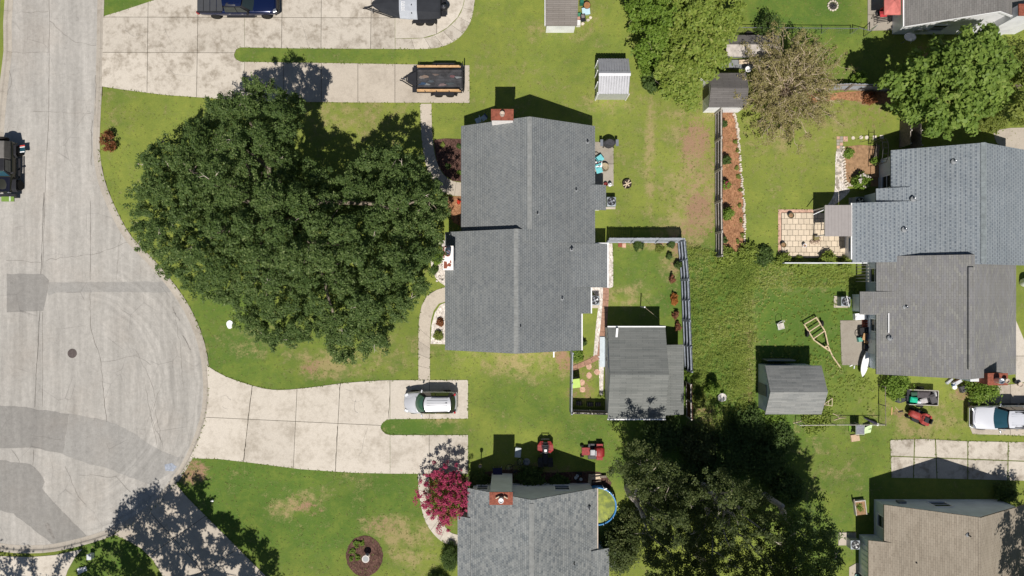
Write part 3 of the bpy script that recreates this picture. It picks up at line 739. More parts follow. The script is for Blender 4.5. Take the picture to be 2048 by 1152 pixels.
def chimney(root, parent, x0, x1, y0, y1, ztop, mside, mtop, flues, z0=0.0, wash=None, label=None):
    c = wpart('chimney', MB().box(x0, x1, y0, y1, z0, ztop), mside, root, parent)
    if label: c['label'] = label
    t = MB().box(x0-.04, x1+.04, y0-.04, y1+.04, ztop, ztop+.09); cap = wpart('cap', t, mtop, root, c)
    # bricks of the top course
    if wash is not None: 
        for q in wash: wpart('worn_patch', MB().prism([(x0+(x1-x0)*a, y0+(y1-y0)*b) for a, b in q], ztop+.088, ztop+.096), M['brick'], root, c)
    for (fx, fy, r, hh, mt) in flues:
        X, Y = x0+(x1-x0)*fx, y0+(y1-y0)*fy
        wpart('flue', MB().lathe([(r,0),(r,hh),(r*.82,hh),(r*.82,hh-.12),(0,hh-.12)], (X,Y,ztop+.085), 14), mt, root, c)
    return c

def gutter(root, parent, x0, x1, y0, y1, z, m=None):
    return wpart('gutter', MB().box(x0, x1, y0, y1, z-.11, z+.012), m or M['white'], root, parent)

# ---------------------------------------------------------------- main duplex
H = thing('duplex_house', (.9,3.8,0), label='long duplex house with blue grey shingle roofs, a red topped chimney and a painted chimney', cat='house')
HE, HR = 2.4, 5.4
u_l, u_r, u_m = -3.9, 6.36, 1.28
wu = wpart('wall', gable_wall(u_l+.35, u_r-.35, 3.6, 12.1, HE-.05, u_m, HR-.25), M['siding_w'], H)
wl = wpart('wall', gable_wall(-5.13+.35, 5.3, -4.5, 4.0, HE-.05, .3, HR-.25), M['siding_w'], H)
ru = wpart('roof', gable_slab(u_l, HE, u_m, HR, u_r, HE, 3.42, 12.4), M['sh_main'], H)
rl = wpart('roof', gable_slab(-5.13, HE, .3, HR, 5.30, 2.63, -4.75, 4.28), M['sh_main'], H)
wpart('ridge_cap', ridge_caps(u_m, HR, 12.38, 4.3), M['ridge'], H, ru)
wpart('ridge_cap', ridge_caps(.3, HR, -4.73, 4.26), M['ridge'], H, rl)
# the roof steps down over the back rooms
e1 = wpart('roof_extension', slope_slab((4.55,3.06),(7.33,2.16), .04, 3.41), M['sh_main'], H, rl)
e2 = wpart('roof_extension', slope_slab((4.9,2.90),(6.06,2.21), -1.95, .03), M['sh_main'], H, rl)
e3 = wpart('roof_extension', slope_slab((5.9,2.70),(7.22,2.25), 5.98, 7.9), M['sh_main'], H, ru)
for (a, b, y0, y1) in ((4.6,7.0,.3,3.2),(4.6,5.75,-1.7,.2),): wpart('wall', MB().box(a,b,y0,y1,0,2.1), M['siding_w'], H)
wpart('wall', MB().box(5.8,6.95,6.2,7.7,0,2.2), M['siding_w'], H)
gutter(H, e1, 7.33,7.42,.04,3.41,2.14); gutter(H, e2, 6.06,6.15,-1.95,.03,2.19); gutter(H, rl, 5.30,5.39,-4.75,-1.96,2.60)
wpart('fascia', MB().box(4.75,7.42,3.412,3.47,2.05,2.30), M['white'], H, e1)
wpart('downspout', MB().box(6.2,6.5,5.72,5.93,0,.5), M['white'], H)
chimney(H, ru, -1.47, .07, 12.12, 12.85, 5.5, M['brick_white'], M['brick'], [(.5,.5,.17,.42,M['flue'])], label='white painted chimney with a red brick top')
chimney(H, rl, -5.07, -4.38, 1.36, 3.08, 4.1, M['brick_white'], M['brick_white'], [(.45,.68,.21,.55,M['brick']),(.55,.74,.18,.62,m_plain('blue grey flue cap', (.12,.15,.20), .5, .4, .3))],
        wash=[[(.02,.05),(.35,.05),(.45,.15),(.75,.12),(.85,.22),(.6,.3),(.4,.22),(.35,.34),(.05,.36)],[(-.03,.5),(.12,.5),(.12,.95),(.8,.97),(.8,1.0),(-.03,1.0)],[(.7,.26),(.85,.3),(.8,.42),(.68,.36)]], label='painted chimney with flaking white top')
for (px, py, h) in ((1175,284,2.85),(1152,380,3.3),(1075,427,5.0)): vent(H, ru, px, py, h)
for (px, py, h) in ((1143,499,3.3),(1124,597,3.5),(1041,652,5.1)): vent(H, rl, px, py, h)
window(H, wu, (u_l+.35,10.2,1.35), 0, 1.5, 1.2, 'x-'); window(H, wu, (u_l+.35,7.0,1.35), 0, 1.2, 1.2, 'x-'); door(H, wu, (u_l+.35,8.4,0), 'x-', M['brick'])
window(H, wl, (-4.78,.2,1.35), 0, 1.4, 1.2, 'x-'); door(H, wl, (-4.78,-1.6,0), 'x-', M['trim_grey']); window(H, wl, (-4.78,-3.4,1.35), 0, 1.2, 1.2, 'x-')
door(H, wu, (u_r-.35,9.2,0), 'x+', M['trim_grey']); window(H, wu, (u_r-.35,11,1.35), 0, 1.2, 1.0, 'x+')
wpart('attic_louvre', MB().box(1.0,1.6,12.09,12.13,3.6,4.4), M['white'], H, wu)

# ---------------------------------------------------------------- house below the drive
B = thing('gable_house', (1.4,-20.5,0), label='house with mottled grey shingle roof beside the pink flowering tree', cat='house')
wb = wpart('wall', gable_wall(-3.05, 6.2, -26, -15.6, HE-.05, 1.42, HR-.25), M['siding_g'], B)
rb = wpart('roof', gable_slab(-3.4, HE, 1.42, HR, 6.52, HE, -26.3, -15.32), M['sh_bot'], B)
wpart('ridge_cap', ridge_caps(1.42, HR+.02, -15.6, -26.2), M['ridge'], B, rb)
wpart('roof_extension', slope_slab((-3.2,2.62),(-4.19,2.10), -26.3, -17.55), M['sh_bot'], B, rb)
ex = wpart('roof_extension', slope_slab((6.0,2.78),(7.48,2.10), -26.3, -20.02), M['sh_bot'], B, rb)
wpart('wall', MB().box(-3.9,-3.0,-26,-17.8,0,2.0), M['siding_g'], B); wpart('wall', MB().box(6.1,7.1,-26,-20.3,0,2.1), M['siding_g'], B)
gutter(B, rb, 6.52,6.60,-20.0,-15.34,2.38, M['flue'])
cb_ = chimney(B, rb, -1.6, .02, -15.66, -14.82, 5.25, M['siding_g'], M['brick'], [(.5,.45,.19,.45,M['white'])], label='siding clad chimney with a red brick top')
wpart('bracket', MB().cbox((-1.05,-15.1,5.5),(.3,.06,.16),.5), M['wood_b'], B, cb_); wpart('bracket', MB().cbox((-.45,-15.1,5.5),(.3,.06,.16),-.5), M['wood_b'], B, cb_)
vent(B, rb, 1178, 1016, 2.9); vent(B, rb, 1148, 1126, 3.4)
window(B, wb, (3.9,-15.6,1.4), 0, 1.1, 1.1, 'y+'); window(B, wb, (-2.3,-15.6,1.4), 0, .8, 1.0, 'y+')

# ---------------------------------------------------------------- house bottom right
C = thing('gable_house', (33.9,-22,0), label='house with tan brown shingle roof and a pale blue gable wall', cat='house')
wc = wpart('wall', gable_wall(28.95, 38.9, -27, -16.9, HE, 33.9, HR-.25), M['siding_b'], C)
rc = wpart('roof', gable_slab(28.5, HE, 33.9, HR, 39.3, HE, -27.3, -16.6), M['sh_tan'], C)
wpart('ridge_cap', ridge_caps(33.9, HR, -16.62, -27.2), M['sh_tan'], C, rc)
wpart('roof_extension', slope_slab((29.0,2.68),(27.42,2.16), -27.3, -19.42), M['sh_tan'], C, rc)
wpart('wall', MB().box(27.75,29.2,-27,-19.7,0,2.15), M['siding_b'], C)
vent(C, rc, 1936, 1070, 5.0); vent(C, rc, 1829, 1123, 3.2)
window(C, wc, (28.95,-18.3,1.3), 0, .9, 1.2, 'x-'); window(C, wc, (33.4,-16.9,1.4), 0, 1.3, 1.1, 'y+')
hb = MB(); 
for i in range(5): hb.box(27.70,27.75,-20.2-.42*i,-20.5-.42*i,.5,1.6)
wpart('shutter', hb, M['white'], C); door(C, wc, (27.75,-23.2,0), 'x-', M['black'])
wpart('meter_box', MB().box(30.3,30.9,-16.88,-16.72,.7,1.2), M['trim_grey'], C, wc)

# ---------------------------------------------------------------- duplex on the right
D = thing('duplex_house', (33.6,2.0,0), label='duplex house with a blue slotted shingle roof joined to a greyer brownish shingle roof', cat='house')
wd_ = wpart('wall', gable_wall(29.3, 39.0, 2.2, 10.2, 2.55, 34.1, HR-.2), M['siding_b'], D)
rd = wpart('roof', gable_slab(28.9, 2.62, 34.1, HR+.05, 39.4, 2.6, 1.72, 10.5), M['sh_right'], D); rd['label'] = 'blue slotted shingle roof'
wpart('ridge_cap', ridge_caps(34.1, HR+.09, 1.8, 10.48, w_=.2), M['ridge_b'], D, rd)
wpart('roof_extension', slope_slab((30.0,3.30),(27.9,2.36), 6.55, 7.62), M['sh_right'], D, rd)
x2 = wpart('roof_extension', slope_slab((30.6,3.55),(26.17,2.16), 1.96, 6.54), M['sh_right'], D, rd)
gutter(D, x2, 26.08,26.17,2.2,6.54,2.14, M['white'])
we = wpart('wall', MB().box(26.62,29.4,2.3,6.3,0,2.2), M['siding_w'], D); wpart('wall', MB().box(28.2,29.4,6.5,7.4,0,2.3), M['siding_b'], D)
window(D, we, (26.62,3.4,1.35), 0, 1.0, 1.0, 'x-'); window(D, wd_, (29.3,8.3,1.3), 0, .9, 1.3, 'x-')
wq = wpart('wall', gable_wall(28.3, 38.2, -6.3, 2.1, HE-.05, 33.2, HR-.25), M['siding_b'], D)
rq = wpart('roof', gable_slab(27.9, HE, 33.2, HR, 38.6, HE, -6.6, 2.42), M['sh_rlow'], D); rq['label'] = 'greyed brown shingle roof'
wpart('ridge_vent', MB().loft([[(33.2-.22,y,HR-.06),(33.2-.22,y,HR+.05),(33.2,y,HR+.13),(33.2+.22,y,HR+.05),(33.2+.22,y,HR-.06)] for y in (-5.9,1.5)]), M['sh_rlow'], D, rq)
wpart('roof_extension', slope_slab((29.4,3.22),(26.85,2.0), -2.05, -.28), M['sh_rlow'], D, rq)
wpart('wall', MB().box(27.2,28.4,-1.85,-.5,0,1.95), M['siding_b'], D)
for (px, py, h) in ((1908,323,4.6),(1827,398,3.5),(1809,459,3.3)): vent(D, rd, px, py, h, .07, .3, M['steel'])
for (px, py, h) in ((1917,545,4.8),(1811,614,3.3),(1780,676,2.9)): vent(D, rq, px, py, h, .07, .3, M['steel'])
wpart('gutter', MB().box(28.55,28.62,-3.4,-1.9,2.83,2.90), M['white'], D, rq)
cd = chimney(D, rq, 34.7, 36.1, -7.05, -6.25, 4.9, M['brick'], M['brick'], [(.42,.42,.21,.6,M['steel']),(.82,.40,.17,.4,M['flue'])], label='red brick chimney with two round flues')
wpart('chase', MB().box(34.05,34.69,-6.95,-6.3,0,4.0), M['siding_g'], D)
door(D, wq, (28.3,-4.6,0), 'x-', M['siding_w']); window(D, wq, (28.3,-2.9,1.4), 0, .9, 1.1, 'x-'); window(D, wq, (28.3,1.0,1.4), 0, 1.0, 1.2, 'x-')
wpart('lattice', MB().box(27.16,27.199,-1.7,-.7,.3,1.7), M['white'], D)
for i in range(6): wpart('stud', MB().box(27.5,27.58,1.75-.25*i,1.80-.25*i,.0,1.9), M['fence_rail'], D)

# ---------------------------------------------------------------- house top right
E = thing('gable_house', (35.3,25,0), label='house with dark grey shingle roof and bright white gable wall behind the broad leafed tree', cat='house')
we2 = wpart('wall', gable_wall(30.4, 40.2, 20.3, 31, HE, 35.3, HR-.25), M['siding_w'], E)
re_ = wpart('roof', gable_slab(30.05, HE, 35.3, HR, 40.6, HE, 20.02, 31.3), M['sh_dark'], E)
wpart('ridge_cap', ridge_caps(35.3, HR, 31.2, 20.05), M['sh_dark'], E, re_)
wpart('fascia', MB().loft([[(30.05,y,HE+.01),(35.3,y,HR+.01),(40.6,y,HE+.01),(40.6,y,HE-.2),(35.3,y,HR-.2),(30.05,y,HE-.2)] for y in (19.97,20.015)]), M['white'], E, re_)
gutter(E, re_, 29.96,30.05,20.05,31,2.36)
chimney(E, we2, 36.75, 38.3, 19.78, 20.55, 5.2, M['siding_w'], M['brick'], [(.5,.5,.17,.4,M['flue'])])
window(E, we2, (33.2,20.3,1.4), 0, 1.1, 1.1, 'y-')
wpart('meter_box', MB().box(31.7,32.1,20.15,20.31,.8,1.3), M['steel'], E, we2); wpart('meter_box', MB().box(32.3,32.6,20.17,20.31,.9,1.3), M['steel'], E, we2)

# ---------------------------------------------------------------- sheds
def shed(name, label, x0, x1, y0, y1, he, hr, rm, wm, ov=(.12,.12), axis='x', cat='shed', ribs=0, wav=0, wx0=None):
    s = thing(name, ((x0+x1)/2,(y0+y1)/2,0), label=label, cat=cat); ym = (y0+y1)/2
    k = (hr-he)/((y1-y0)/2)
    w_ = wpart('wall', gable_wall(y0+ov[1], y1-ov[1], x0+ov[0], x1-ov[0], he+k*ov[1]-.13, ym, hr-.2, 'x'), wm, s)
    r_ = wpart('roof', gable_slab(y0, he, ym, hr, y1, he, x0, x1, .1, 'x', wav), rm, s)
    return s, w_, r_
s1, w_, r_ = shed('garden_shed', 'small white walled shed with taupe roof beside a clutter of bins', 2.58, 5.05, 20.3, 24.2, 1.85, 2.7, M['sh_shed4'], M['siding_w'])
wpart('trim', MB().box(2.52,2.58,20.3,24.2,1.7,1.88), M['white'], s1, r_)
# metal shed: every ribbed roof sheet its own piece
s2 = thing('metal_shed', (7.87,16.4,0), label='grey metal shed with ribbed roof and open framed side', cat='shed')
w2s = wpart('wall', gable_wall(15.06, 17.72, 6.68, 9.02, 1.78, 16.4, 2.4, 'x'), m_plain('pale grey metal wall', (.55,.56,.58), .5, .4, .3, .06), s2)
xs_ = np.linspace(6.66, 9.06, 13)
for sgn, ya in ((-1, 15.02), (1, 17.76)):
    for i in range(12):
        a, b = xs_[i], xs_[i+1]; prof = [(a,0),(a+.03,.035),(a+.07,.035),(a+.10,0),(a+.13,0),(a+.16,.02),(b-.02,.0)]
        r0 = [(x, ya, 1.80+dz) for x, dz in prof]+[(b-.02,ya,1.77),(a,ya,1.77)]
        r1 = [(x, 16.4+sgn*.02, 2.5+dz) for x, dz in prof]+[(b-.02,16.4+sgn*.02,2.47),(a,16.4+sgn*.02,2.47)]
        wpart('roof_sheet', MB().loft([r0, r1]), M['metal_roof'], s2)
wpart('ridge_flashing', MB().loft([[(6.64,16.22,2.475),(6.64,16.4,2.56),(6.64,16.58,2.475),(6.64,16.4,2.53)],[(9.08,16.22,2.475),(9.08,16.4,2.56),(9.08,16.58,2.475),(9.08,16.4,2.53)]]), M['metal_roof'], s2)
for y in (15.12, 15.95, 16.85, 17.6): wpart('frame_post', MB().box(6.60,6.67,y-.04,y+.04,0,1.8), M['white'], s2)
wpart('corner_trim', MB().box(6.62,6.70,14.98,15.055,0,1.77), M['white'], s2); wpart('corner_trim', MB().box(9.03,9.10,14.98,15.055,0,1.77), M['white'], s2)
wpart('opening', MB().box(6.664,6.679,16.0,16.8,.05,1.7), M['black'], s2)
s3, w_, r_ = shed('garden_shed', 'white shed with dark brown roof and open door at the end of the brown fence', 15.2, 18.1, 13.98, 16.62, 1.9, 2.5, M['sh_shed3'], M['siding_w'], (.05,.05))
wpart('door', MB().cbox((14.85,16.35,.95),(.75,.05,1.8),-2.5), M['white'], s3); wpart('door_opening', MB().box(15.235,15.249,15.0,16.0,.05,1.8), M['black'], s3)
s4 = thing('workshop', (9.6,-6.5,0), label='grey shingled workshop with white fascia and lean to inside the grey fence', cat='shed')
wk = wpart('wall', gable_wall(-9.85, -3.15, 7.45, 11.6, 2.45, -6.5, 3.6, 'x'), M['siding_g'], s4)
rk = wpart('roof', gable_slab(-10.0, 2.5, -6.5, 3.75, -3.0, 2.5, 7.32, 11.72, .12, 'x'), M['sh_shed'], s4)
wpart('ridge_cap', ridge_caps(-6.5, 3.75, 7.34, 11.7, 'x', .16, .36), M['sh_shed'], s4, rk)
for y0, y1 in ((-10.09,-10.0),(-3.0,-2.91)): wpart('fascia', MB().box(7.3,11.74,y0,y1,2.3,2.52), M['white'], s4, rk)
lt = wpart('lean_to_roof', slope_slab((11.6,2.46),(13.22,2.1), -9.75, -4.36), M['sh_shed'], s4)
for y in (-9.5,-7.0,-4.6): wpart('post', MB().box(13.0,13.1,y-.05,y+.05,0,2.05), M['fence_rail'], s4)
wpart('wall', MB().box(11.6,12.9,-9.6,-4.6,0,2.0), M['fence_b'], s4)
wpart('board', MB().cbox((7.98,-3.42,2.74),(.16,.72,.05),-.08), M['white'], s4, rk)
wpart('door', MB().box(7.405,7.449,-6.2,-4.0,.05,2.05), m_plain('pale grey door', (.55,.57,.60), .6, .3, var=.06), s4); wpart('handle', MB().box(7.37,7.405,-5.7,-5.5,.95,1.1), M['black'], s4)
wpart('ramp', MB().box(7.0,7.40,-6.3,-3.9,0,.16), m_plain('pale blue ramp', (.50,.56,.60), .6, .3, var=.08), s4)
s5, w_, r_ = shed('garden_shed', 'grey shingled barn shed with pale blue wall standing in the weedy yard', 19.4, 23.72, -9.68, -5.95, 2.35, 3.45, M['sh_shed2'], M['siding_b'], (.3,.1))
wpart('door', MB().box(19.65,19.699,-8.4,-7.5,.05,1.9), M['trim_grey'], s5)
wpart('rack', MB().box(20.0,22.2,-5.72,-5.64,.0,1.2), M['trim_grey'], s5)
# low storage shed half under the bare tree
s6 = thing('low_shed', (18.6,19.0,0), label='low storage shed with pale and dark roof slopes under the bare twiggy tree', cat='shed')
wpart('wall', MB().box(16.9,20.9,18.4,19.8,0,.9), M['trim_grey'], s6)
wpart('roof', slope_slab((18.2,.95),(19.05,1.25), 16.8, 21.0, .06, 'x'), m_plain('pale roof slope', (.40,.36,.33), .8, .2, var=.25, scale=3), s6)  # this slope gets a paler tone than the other one
wpart('roof', slope_slab((19.06,1.25),(19.9,.95), 16.8, 21.0, .06, 'x'), M['sh_shed3'], s6)
wpart('deck', MB().box(16.7,20.6,17.5,18.15,0,.3), M['trim_grey'], s6)
# porch canopy on the right-hand patio
cn = thing('patio_canopy', (25.4,5.5,0), label='flat taupe metal canopy over the cream tiled patio', cat='canopy')
xs_ = np.linspace(24.02, 26.05, 9)
for i in range(8): wpart('roof_panel', MB().box(xs_[i], xs_[i+1]-.003, 3.97, 6.36, 2.22+i*.008, 2.27+i*.008), M['metal_flat'], cn)
wpart('beam', MB().box(24.05,24.15,4.0,6.33,2.06,2.215), M['white'], cn)
for y in (4.1,6.2): wpart('post', MB().box(24.06,24.14,y-.04,y+.04,0,2.06), M['white'], cn)
wpart('brace', MB().tube([(23.55,5.75,1.3),(24.08,6.05,2.05)], .04, 6), M['white'], cn)
# ================================================================ PLANTS
def leaf_mesh(name, C, rad, tone, n, size, m, parent=None, off=(0,0,0), up=.8, squash=.7, asp=.55, shell=.5, tv=.5, stretch=.75):
    C = np.asarray(C, float); N = len(C); rad = np.broadcast_to(np.asarray(rad, float), (N,)); tone = np.broadcast_to(np.asarray(tone, float), (N,))
    n = int(n); c = np.repeat(C, n, 0); r = np.repeat(rad, n)[:, None]; t = np.repeat(tone, n)
    d = rng.normal(size=(N*n, 3)); d /= np.linalg.norm(d, axis=1)[:, None]+1e-9
    u = rng.random((N*n, 1))**shell
    e = rng.normal(size=(N,3))*np.array((1,1,.55)); e /= np.linalg.norm(e, axis=1)[:,None]+1e-9
    ee = np.repeat(e, n, 0)*r*rng.uniform(-1,1,(N*n,1))*stretch
    P = c + d*r*u*np.array((1,1,squash))*(1-.35*stretch) + ee - np.array(off)
    nr = d*.6 + np.array((0,0,up)) + rng.normal(size=d.shape)*.45; nr /= np.linalg.norm(nr, axis=1)[:, None]
    tg = np.cross(nr, rng.normal(size=d.shape)); tg /= np.linalg.norm(tg, axis=1)[:, None]+1e-9
    bt = np.cross(nr, tg); s = size*rng.uniform(.6, 1.35, (N*n, 1))
    a = tg*s*.5; b = bt*s*asp*.5
    v = np.stack([P-a, P+b-a*.1, P+a, P-b-a*.1], 1).reshape(-1, 3)
    f = np.arange(N*n*4).reshape(-1, 4)
    me = bpy.data.meshes.new(name); fast_mesh(me, v, f)
    at = me.attributes.new('tone', 'FLOAT', 'FACE'); at.data.foreach_set('value', np.clip(t*(1-tv)+rng.random(N*n)*tv, 0, 1).astype(np.float32))
    me.materials.append(m)
    o = bpy.data.objects.new(name, me); col.objects.link(o)
    if parent is not None: o.parent = parent
    return o

def crown_points(poly, zr, zm, spacing=.7, lobe_r=2.6, depth=1.4, D=None, under=.5, gap=.25, seed=0, floor=0, spray=0):
    r = np.random.default_rng(seed)
    P = np.array(poly, float); sp = spacing*1400/(CAM_H-zm*.8)
    gx = np.arange(P[:,0].min(), P[:,0].max()+sp, sp); gy = np.arange(P[:,1].min(), P[:,1].max()+sp, sp)
    X, Y = np.meshgrid(gx, gy); X = X.ravel()+r.uniform(-.5,.5,X.size)*sp; Y = Y.ravel()+r.uniform(-.5,.5,Y.size)*sp
    k = in_poly(X, Y, poly); X, Y = X[k], Y[k]
    ed = edge_dist(X, Y, poly)/27.0
    D = D or ed.max()
    # lobes
    lr = lobe_r*27; lx = np.arange(P[:,0].min(), P[:,0].max()+lr, lr*1.35); ly = np.arange(P[:,1].min(), P[:,1].max()+lr, lr*1.2)
    LX, LY = np.meshgrid(lx, ly); LX = LX + (np.arange(LX.shape[0])[:,None] % 2)*lr*.65
    LX = LX.ravel()+r.uniform(-.45,.45,LX.size)*lr; LY = LY.ravel()+r.uniform(-.45,.45,LY.size)*lr
    kk = in_poly(LX, LY, poly) | (edge_dist(LX, LY, poly) < lr*.3); LX, LY = LX[kk], LY[kk]
    lz = r.uniform(-.5,.5,LX.size)*depth
    if len(LX) < 2: LX = np.append(LX, P[:,0].mean()); LY = np.append(LY, P[:,1].mean()); LX = np.append(LX, LX[0]+lr); LY = np.append(LY, LY[0]); lz = np.zeros(len(LX))
    d = np.hypot(X[:,None]-LX[None], Y[:,None]-LY[None])/lr
    o = np.argsort(d, 1); d1 = np.take_along_axis(d, o[:,:1], 1)[:,0]; d2 = np.take_along_axis(d, o[:,1:2], 1)[:,0]; li = o[:,0]
    t = np.clip(ed/D, 0, 1); base = zr+(zm-zr)*np.sqrt(np.clip(1-(1-t)**2, 0, 1))
    z = base + lz[li]*np.clip(t*3,0,1) - depth*np.clip(d1, 0, 1.3)**2*.8
    keep = ~((d2-d1 < gap) & (r.random(X.size) < .75))
    tone = np.clip(.5+r.normal(size=LX.size)[li]*.13+r.normal(size=X.size)*.12, 0, 1)
    pts, tn = [], []
    def put(mask, dz):
        zz = np.maximum(z[mask]-dz, .4); kx = (CAM_H-zz)/1400
        pts.append(np.stack([(X[mask]-1024)*kx, (576-Y[mask])*kx, zz], 1)); tn.append(tone[mask])
    put(keep, r.random(keep.sum())*.3)
    if floor > 0:                                       # deep inner foliage: closes the gaps low down
        mf = (r.random(X.size) < .95); put(mf, floor*np.clip(ed[mf]/2.2,.35,1)+r.random(mf.sum())*1.2)
        mf = (r.random(X.size) < .6) & (ed > 1.2); put(mf, floor*1.45+r.random(mf.sum())*1.2)
    if spray > 0:                                       # sprays poking out past the outline
        ms = (ed < .7) & (r.random(X.size) < spray); a = np.arctan2(Y[ms]-P[:,1].mean(), X[ms]-P[:,0].mean()); k = r.uniform(6,20,ms.sum())
        zz = np.maximum(z[ms]-.3, .4); kx = (CAM_H-zz)/1400
        pts.append(np.stack([(X[ms]+np.cos(a)*k-1024)*kx, (576-Y[ms]-np.sin(a)*k)*kx, zz], 1)); tn.append(tone[ms])
    if under > 0:
        m2 = keep & (r.random(X.size) < under); put(m2, .9+r.random(m2.sum())*.9)
        m3 = (ed < 1.6) & (r.random(X.size) < under); put(m3, .8+r.random(m3.sum())*(zr*.35))
    lobes = [(a, b, float(np.interp(0,[0],[0]))+float(zr+(zm-zr)*.5)) for a, b in zip(LX, LY)]
    ki = in_poly(LX, LY, poly); ki &= edge_dist(LX, LY, poly) > 18
    if ki.sum() < 2: ki[:] = True
    return np.concatenate(pts), np.concatenate(tn), np.stack([LX[ki], LY[ki]], 1)

def wander(a, b, n, j, rnd):
    a, b = np.array(a, float), np.array(b, float); L = np.linalg.norm(b-a)
    return [a+(b-a)*t+(np.array([rnd.uniform(-1,1),rnd.uniform(-1,1),rnd.uniform(-.4,1)])*j*L*math.sin(math.pi*t) if 0 < t < 1 else 0) for t in np.linspace(0,1,n)]

def tree(name, label, poly, base_px, zr, zm, m, leaf=.2, nper=150, crad=.6, spacing=.7, lobe_r=2.6, depth=1.4, under=.5, gap=.25, seed=0, bark='bark', r0=.35, limbs=12, D=None, asp=.55, up=.8, pale=0, cat='tree', group=None, squash=.7, floor=0, spray=0, tv=.5, lz=.9):
    rnd = random.Random(seed)
    bx, by = W(*base_px); T = thing(name, (bx,by,0), label=label, cat=cat, group=group)
    C, tn, L = crown_points(poly, zr, zm, spacing, lobe_r, depth, D, under, gap, seed, floor, spray)
    cr = leaf_mesh('crown', C, rng.uniform(.75,1.25,len(C))*crad, tn, nper, leaf, m, T, tuple(T.location), up, squash, asp, .5, tv)
    zt = max(.5, zm*.32)
    trunk = MB().tube([(0,0,-.2),(0,0,.1),(rnd.uniform(-.1,.1),rnd.uniform(-.1,.1),zt*.5),(rnd.uniform(-.2,.2),rnd.uniform(-.2,.2),zt)], [r0*1.5,r0*1.15,r0,r0*.85], 9)
    top = trunk.v[-1]; tk = mesh_obj('trunk', trunk, M[bark], T, smooth=True)
    for (lx, ly) in L[:limbs] if len(L) <= limbs else [L[int(i)] for i in np.linspace(0, len(L)-1, limbs)]:
        z = zr+(zm-zr)*.55-lz; p = W(lx, ly, z)
        e = (p[0]-bx, p[1]-by, z); pts = wander((0,0,zt*rnd.uniform(.75,1)), e, 6, .10, rnd)
        lb = MB().tube(pts, list(np.linspace(r0*.55, r0*.12, 6)), 6)
        for _ in range(4):
            k = rnd.randint(2,5); q = np.array(pts[k]); f = q+np.array([rnd.uniform(-1.2,1.2),rnd.uniform(-1.2,1.2),rnd.uniform(.1,.7)])
            lb.tube(wander(q, f, 4, .1, rnd), [r0*.16,r0*.12,r0*.07,r0*.03], 5)
        mesh_obj('limb', lb, M[bark], T, smooth=True)
    if pale:                                            # dead pale twigs poking out of the top
        mb = MB(); sel = rnd.sample(range(len(C)), pale)
        for i in sel:
            c = C[i]-np.array([bx,by,0]); a = rnd.uniform(0,6.28); l = rnd.uniform(.3,.7)
            e = c+np.array([math.cos(a)*l, math.sin(a)*l, rnd.uniform(.2,.6)*crad])
            s_ = c+np.array([0,0,crad*.1])
            mb.tube(wander(s_, e, 4, .12, rnd), [.028,.022,.014,.006], 4)
            mb.tube(wander((s_+e)/2, (s_+e)/2+np.array([math.cos(a+1)*l*.5, math.sin(a+1)*l*.5, .15]), 3, .1, rnd), [.02,.014,.006], 4)
        mesh_obj('dead_twigs', mb, M['bark_p'], T)['kind'] = 'stuff'
    return T

def shrub(name, label, px, py, rpx, h, m, leaf=.12, n=26, nper=60, cat='shrub', group=None, seed=None, rpy=None, flowers=None, crad=None, up=.8, asp=.55):
    """dome of leaf clumps on the ground, footprint measured at 60% of its height"""
    rnd = np.random.default_rng(seed if seed is not None else int(px*7+py)); zz = h*.6
    cx, cy = W(px, py, zz); rx = rpx*(CAM_H-zz)/1400; ry = (rpy or rpx)*(CAM_H-zz)/1400
    T = thing(name, (cx,cy,0), label=label, cat=cat, group=group)
    a = rnd.uniform(0, 6.283, n); q = np.sqrt(rnd.random(n)); cr = crad or max(.10, min(rx,ry)*.38)
    X = np.cos(a)*q*(rx-cr*.6); Y = np.sin(a)*q*(ry-cr*.6); Z = np.maximum((h-cr)*np.sqrt(np.clip(1-(q*.93)**2,0,1))*rnd.uniform(.75,1.05,n), cr*.4)
    C = np.stack([X,Y,Z],1); C = np.concatenate([C, C*np.array((.9,.9,.5))])
    leaf_mesh('crown', C, cr*rnd.uniform(.8,1.2,len(C)), np.clip(.5+rnd.normal(size=len(C))*.2,0,1), nper, leaf, m, T, up=up, asp=asp)
    if flowers:
        k = rnd.choice(len(X), min(len(X), flowers[1])); leaf_mesh('flowers', np.stack([X,Y,Z+cr*.7],1)[k], cr*.5, .5, 8, leaf*.9, flowers[0], T, up=1.2, asp=.8)
    st = MB()
    for i in range(0, n, max(1, n//6)): st.tube([(X[i]*.15,Y[i]*.15,-.05),(X[i]*.5,Y[i]*.5,Z[i]*.5),(X[i],Y[i],Z[i])], [.03,.022,.012], 5)
    mesh_obj('stems', st, M['bark'], T)
    return T

# ---- the big oak on the front lawn
oak = [(412,212),(432,192),(470,196),(505,165),(545,162),(562,180),(600,200),(606,235),(582,275),(598,320),(640,346),(688,352),(716,315),(745,288),(790,296),(812,312),(838,322),(862,352),(885,385),(893,405),(872,440),(876,480),(868,510),(842,540),(846,575),(832,600),(800,625),(785,655),(772,690),(735,700),(690,720),(655,708),(640,688),(655,662),(625,668),(600,680),(565,692),(530,680),(495,660),(478,632),(462,606),(425,598),(385,575),(355,552),(330,535),(312,508),(280,492),(266,470),(280,440),(268,415),(276,380),(296,345),(282,312),(300,298),(340,278),(372,262),(398,252),(420,235)]
tree('oak_tree', 'huge spreading dark green oak filling the front lawn', oak, (575,440), 6.6, 10.6, M['leaf_oak'], leaf=.145, nper=74, crad=.33, spacing=.365, lobe_r=1.75, depth=3.3, under=.35, gap=.30, seed=5, r0=.5, limbs=16, pale=70, D=7.0, floor=3.2, spray=.5, tv=.75, lz=2.6)  # wide tone spread paints the sparkle of the leaves

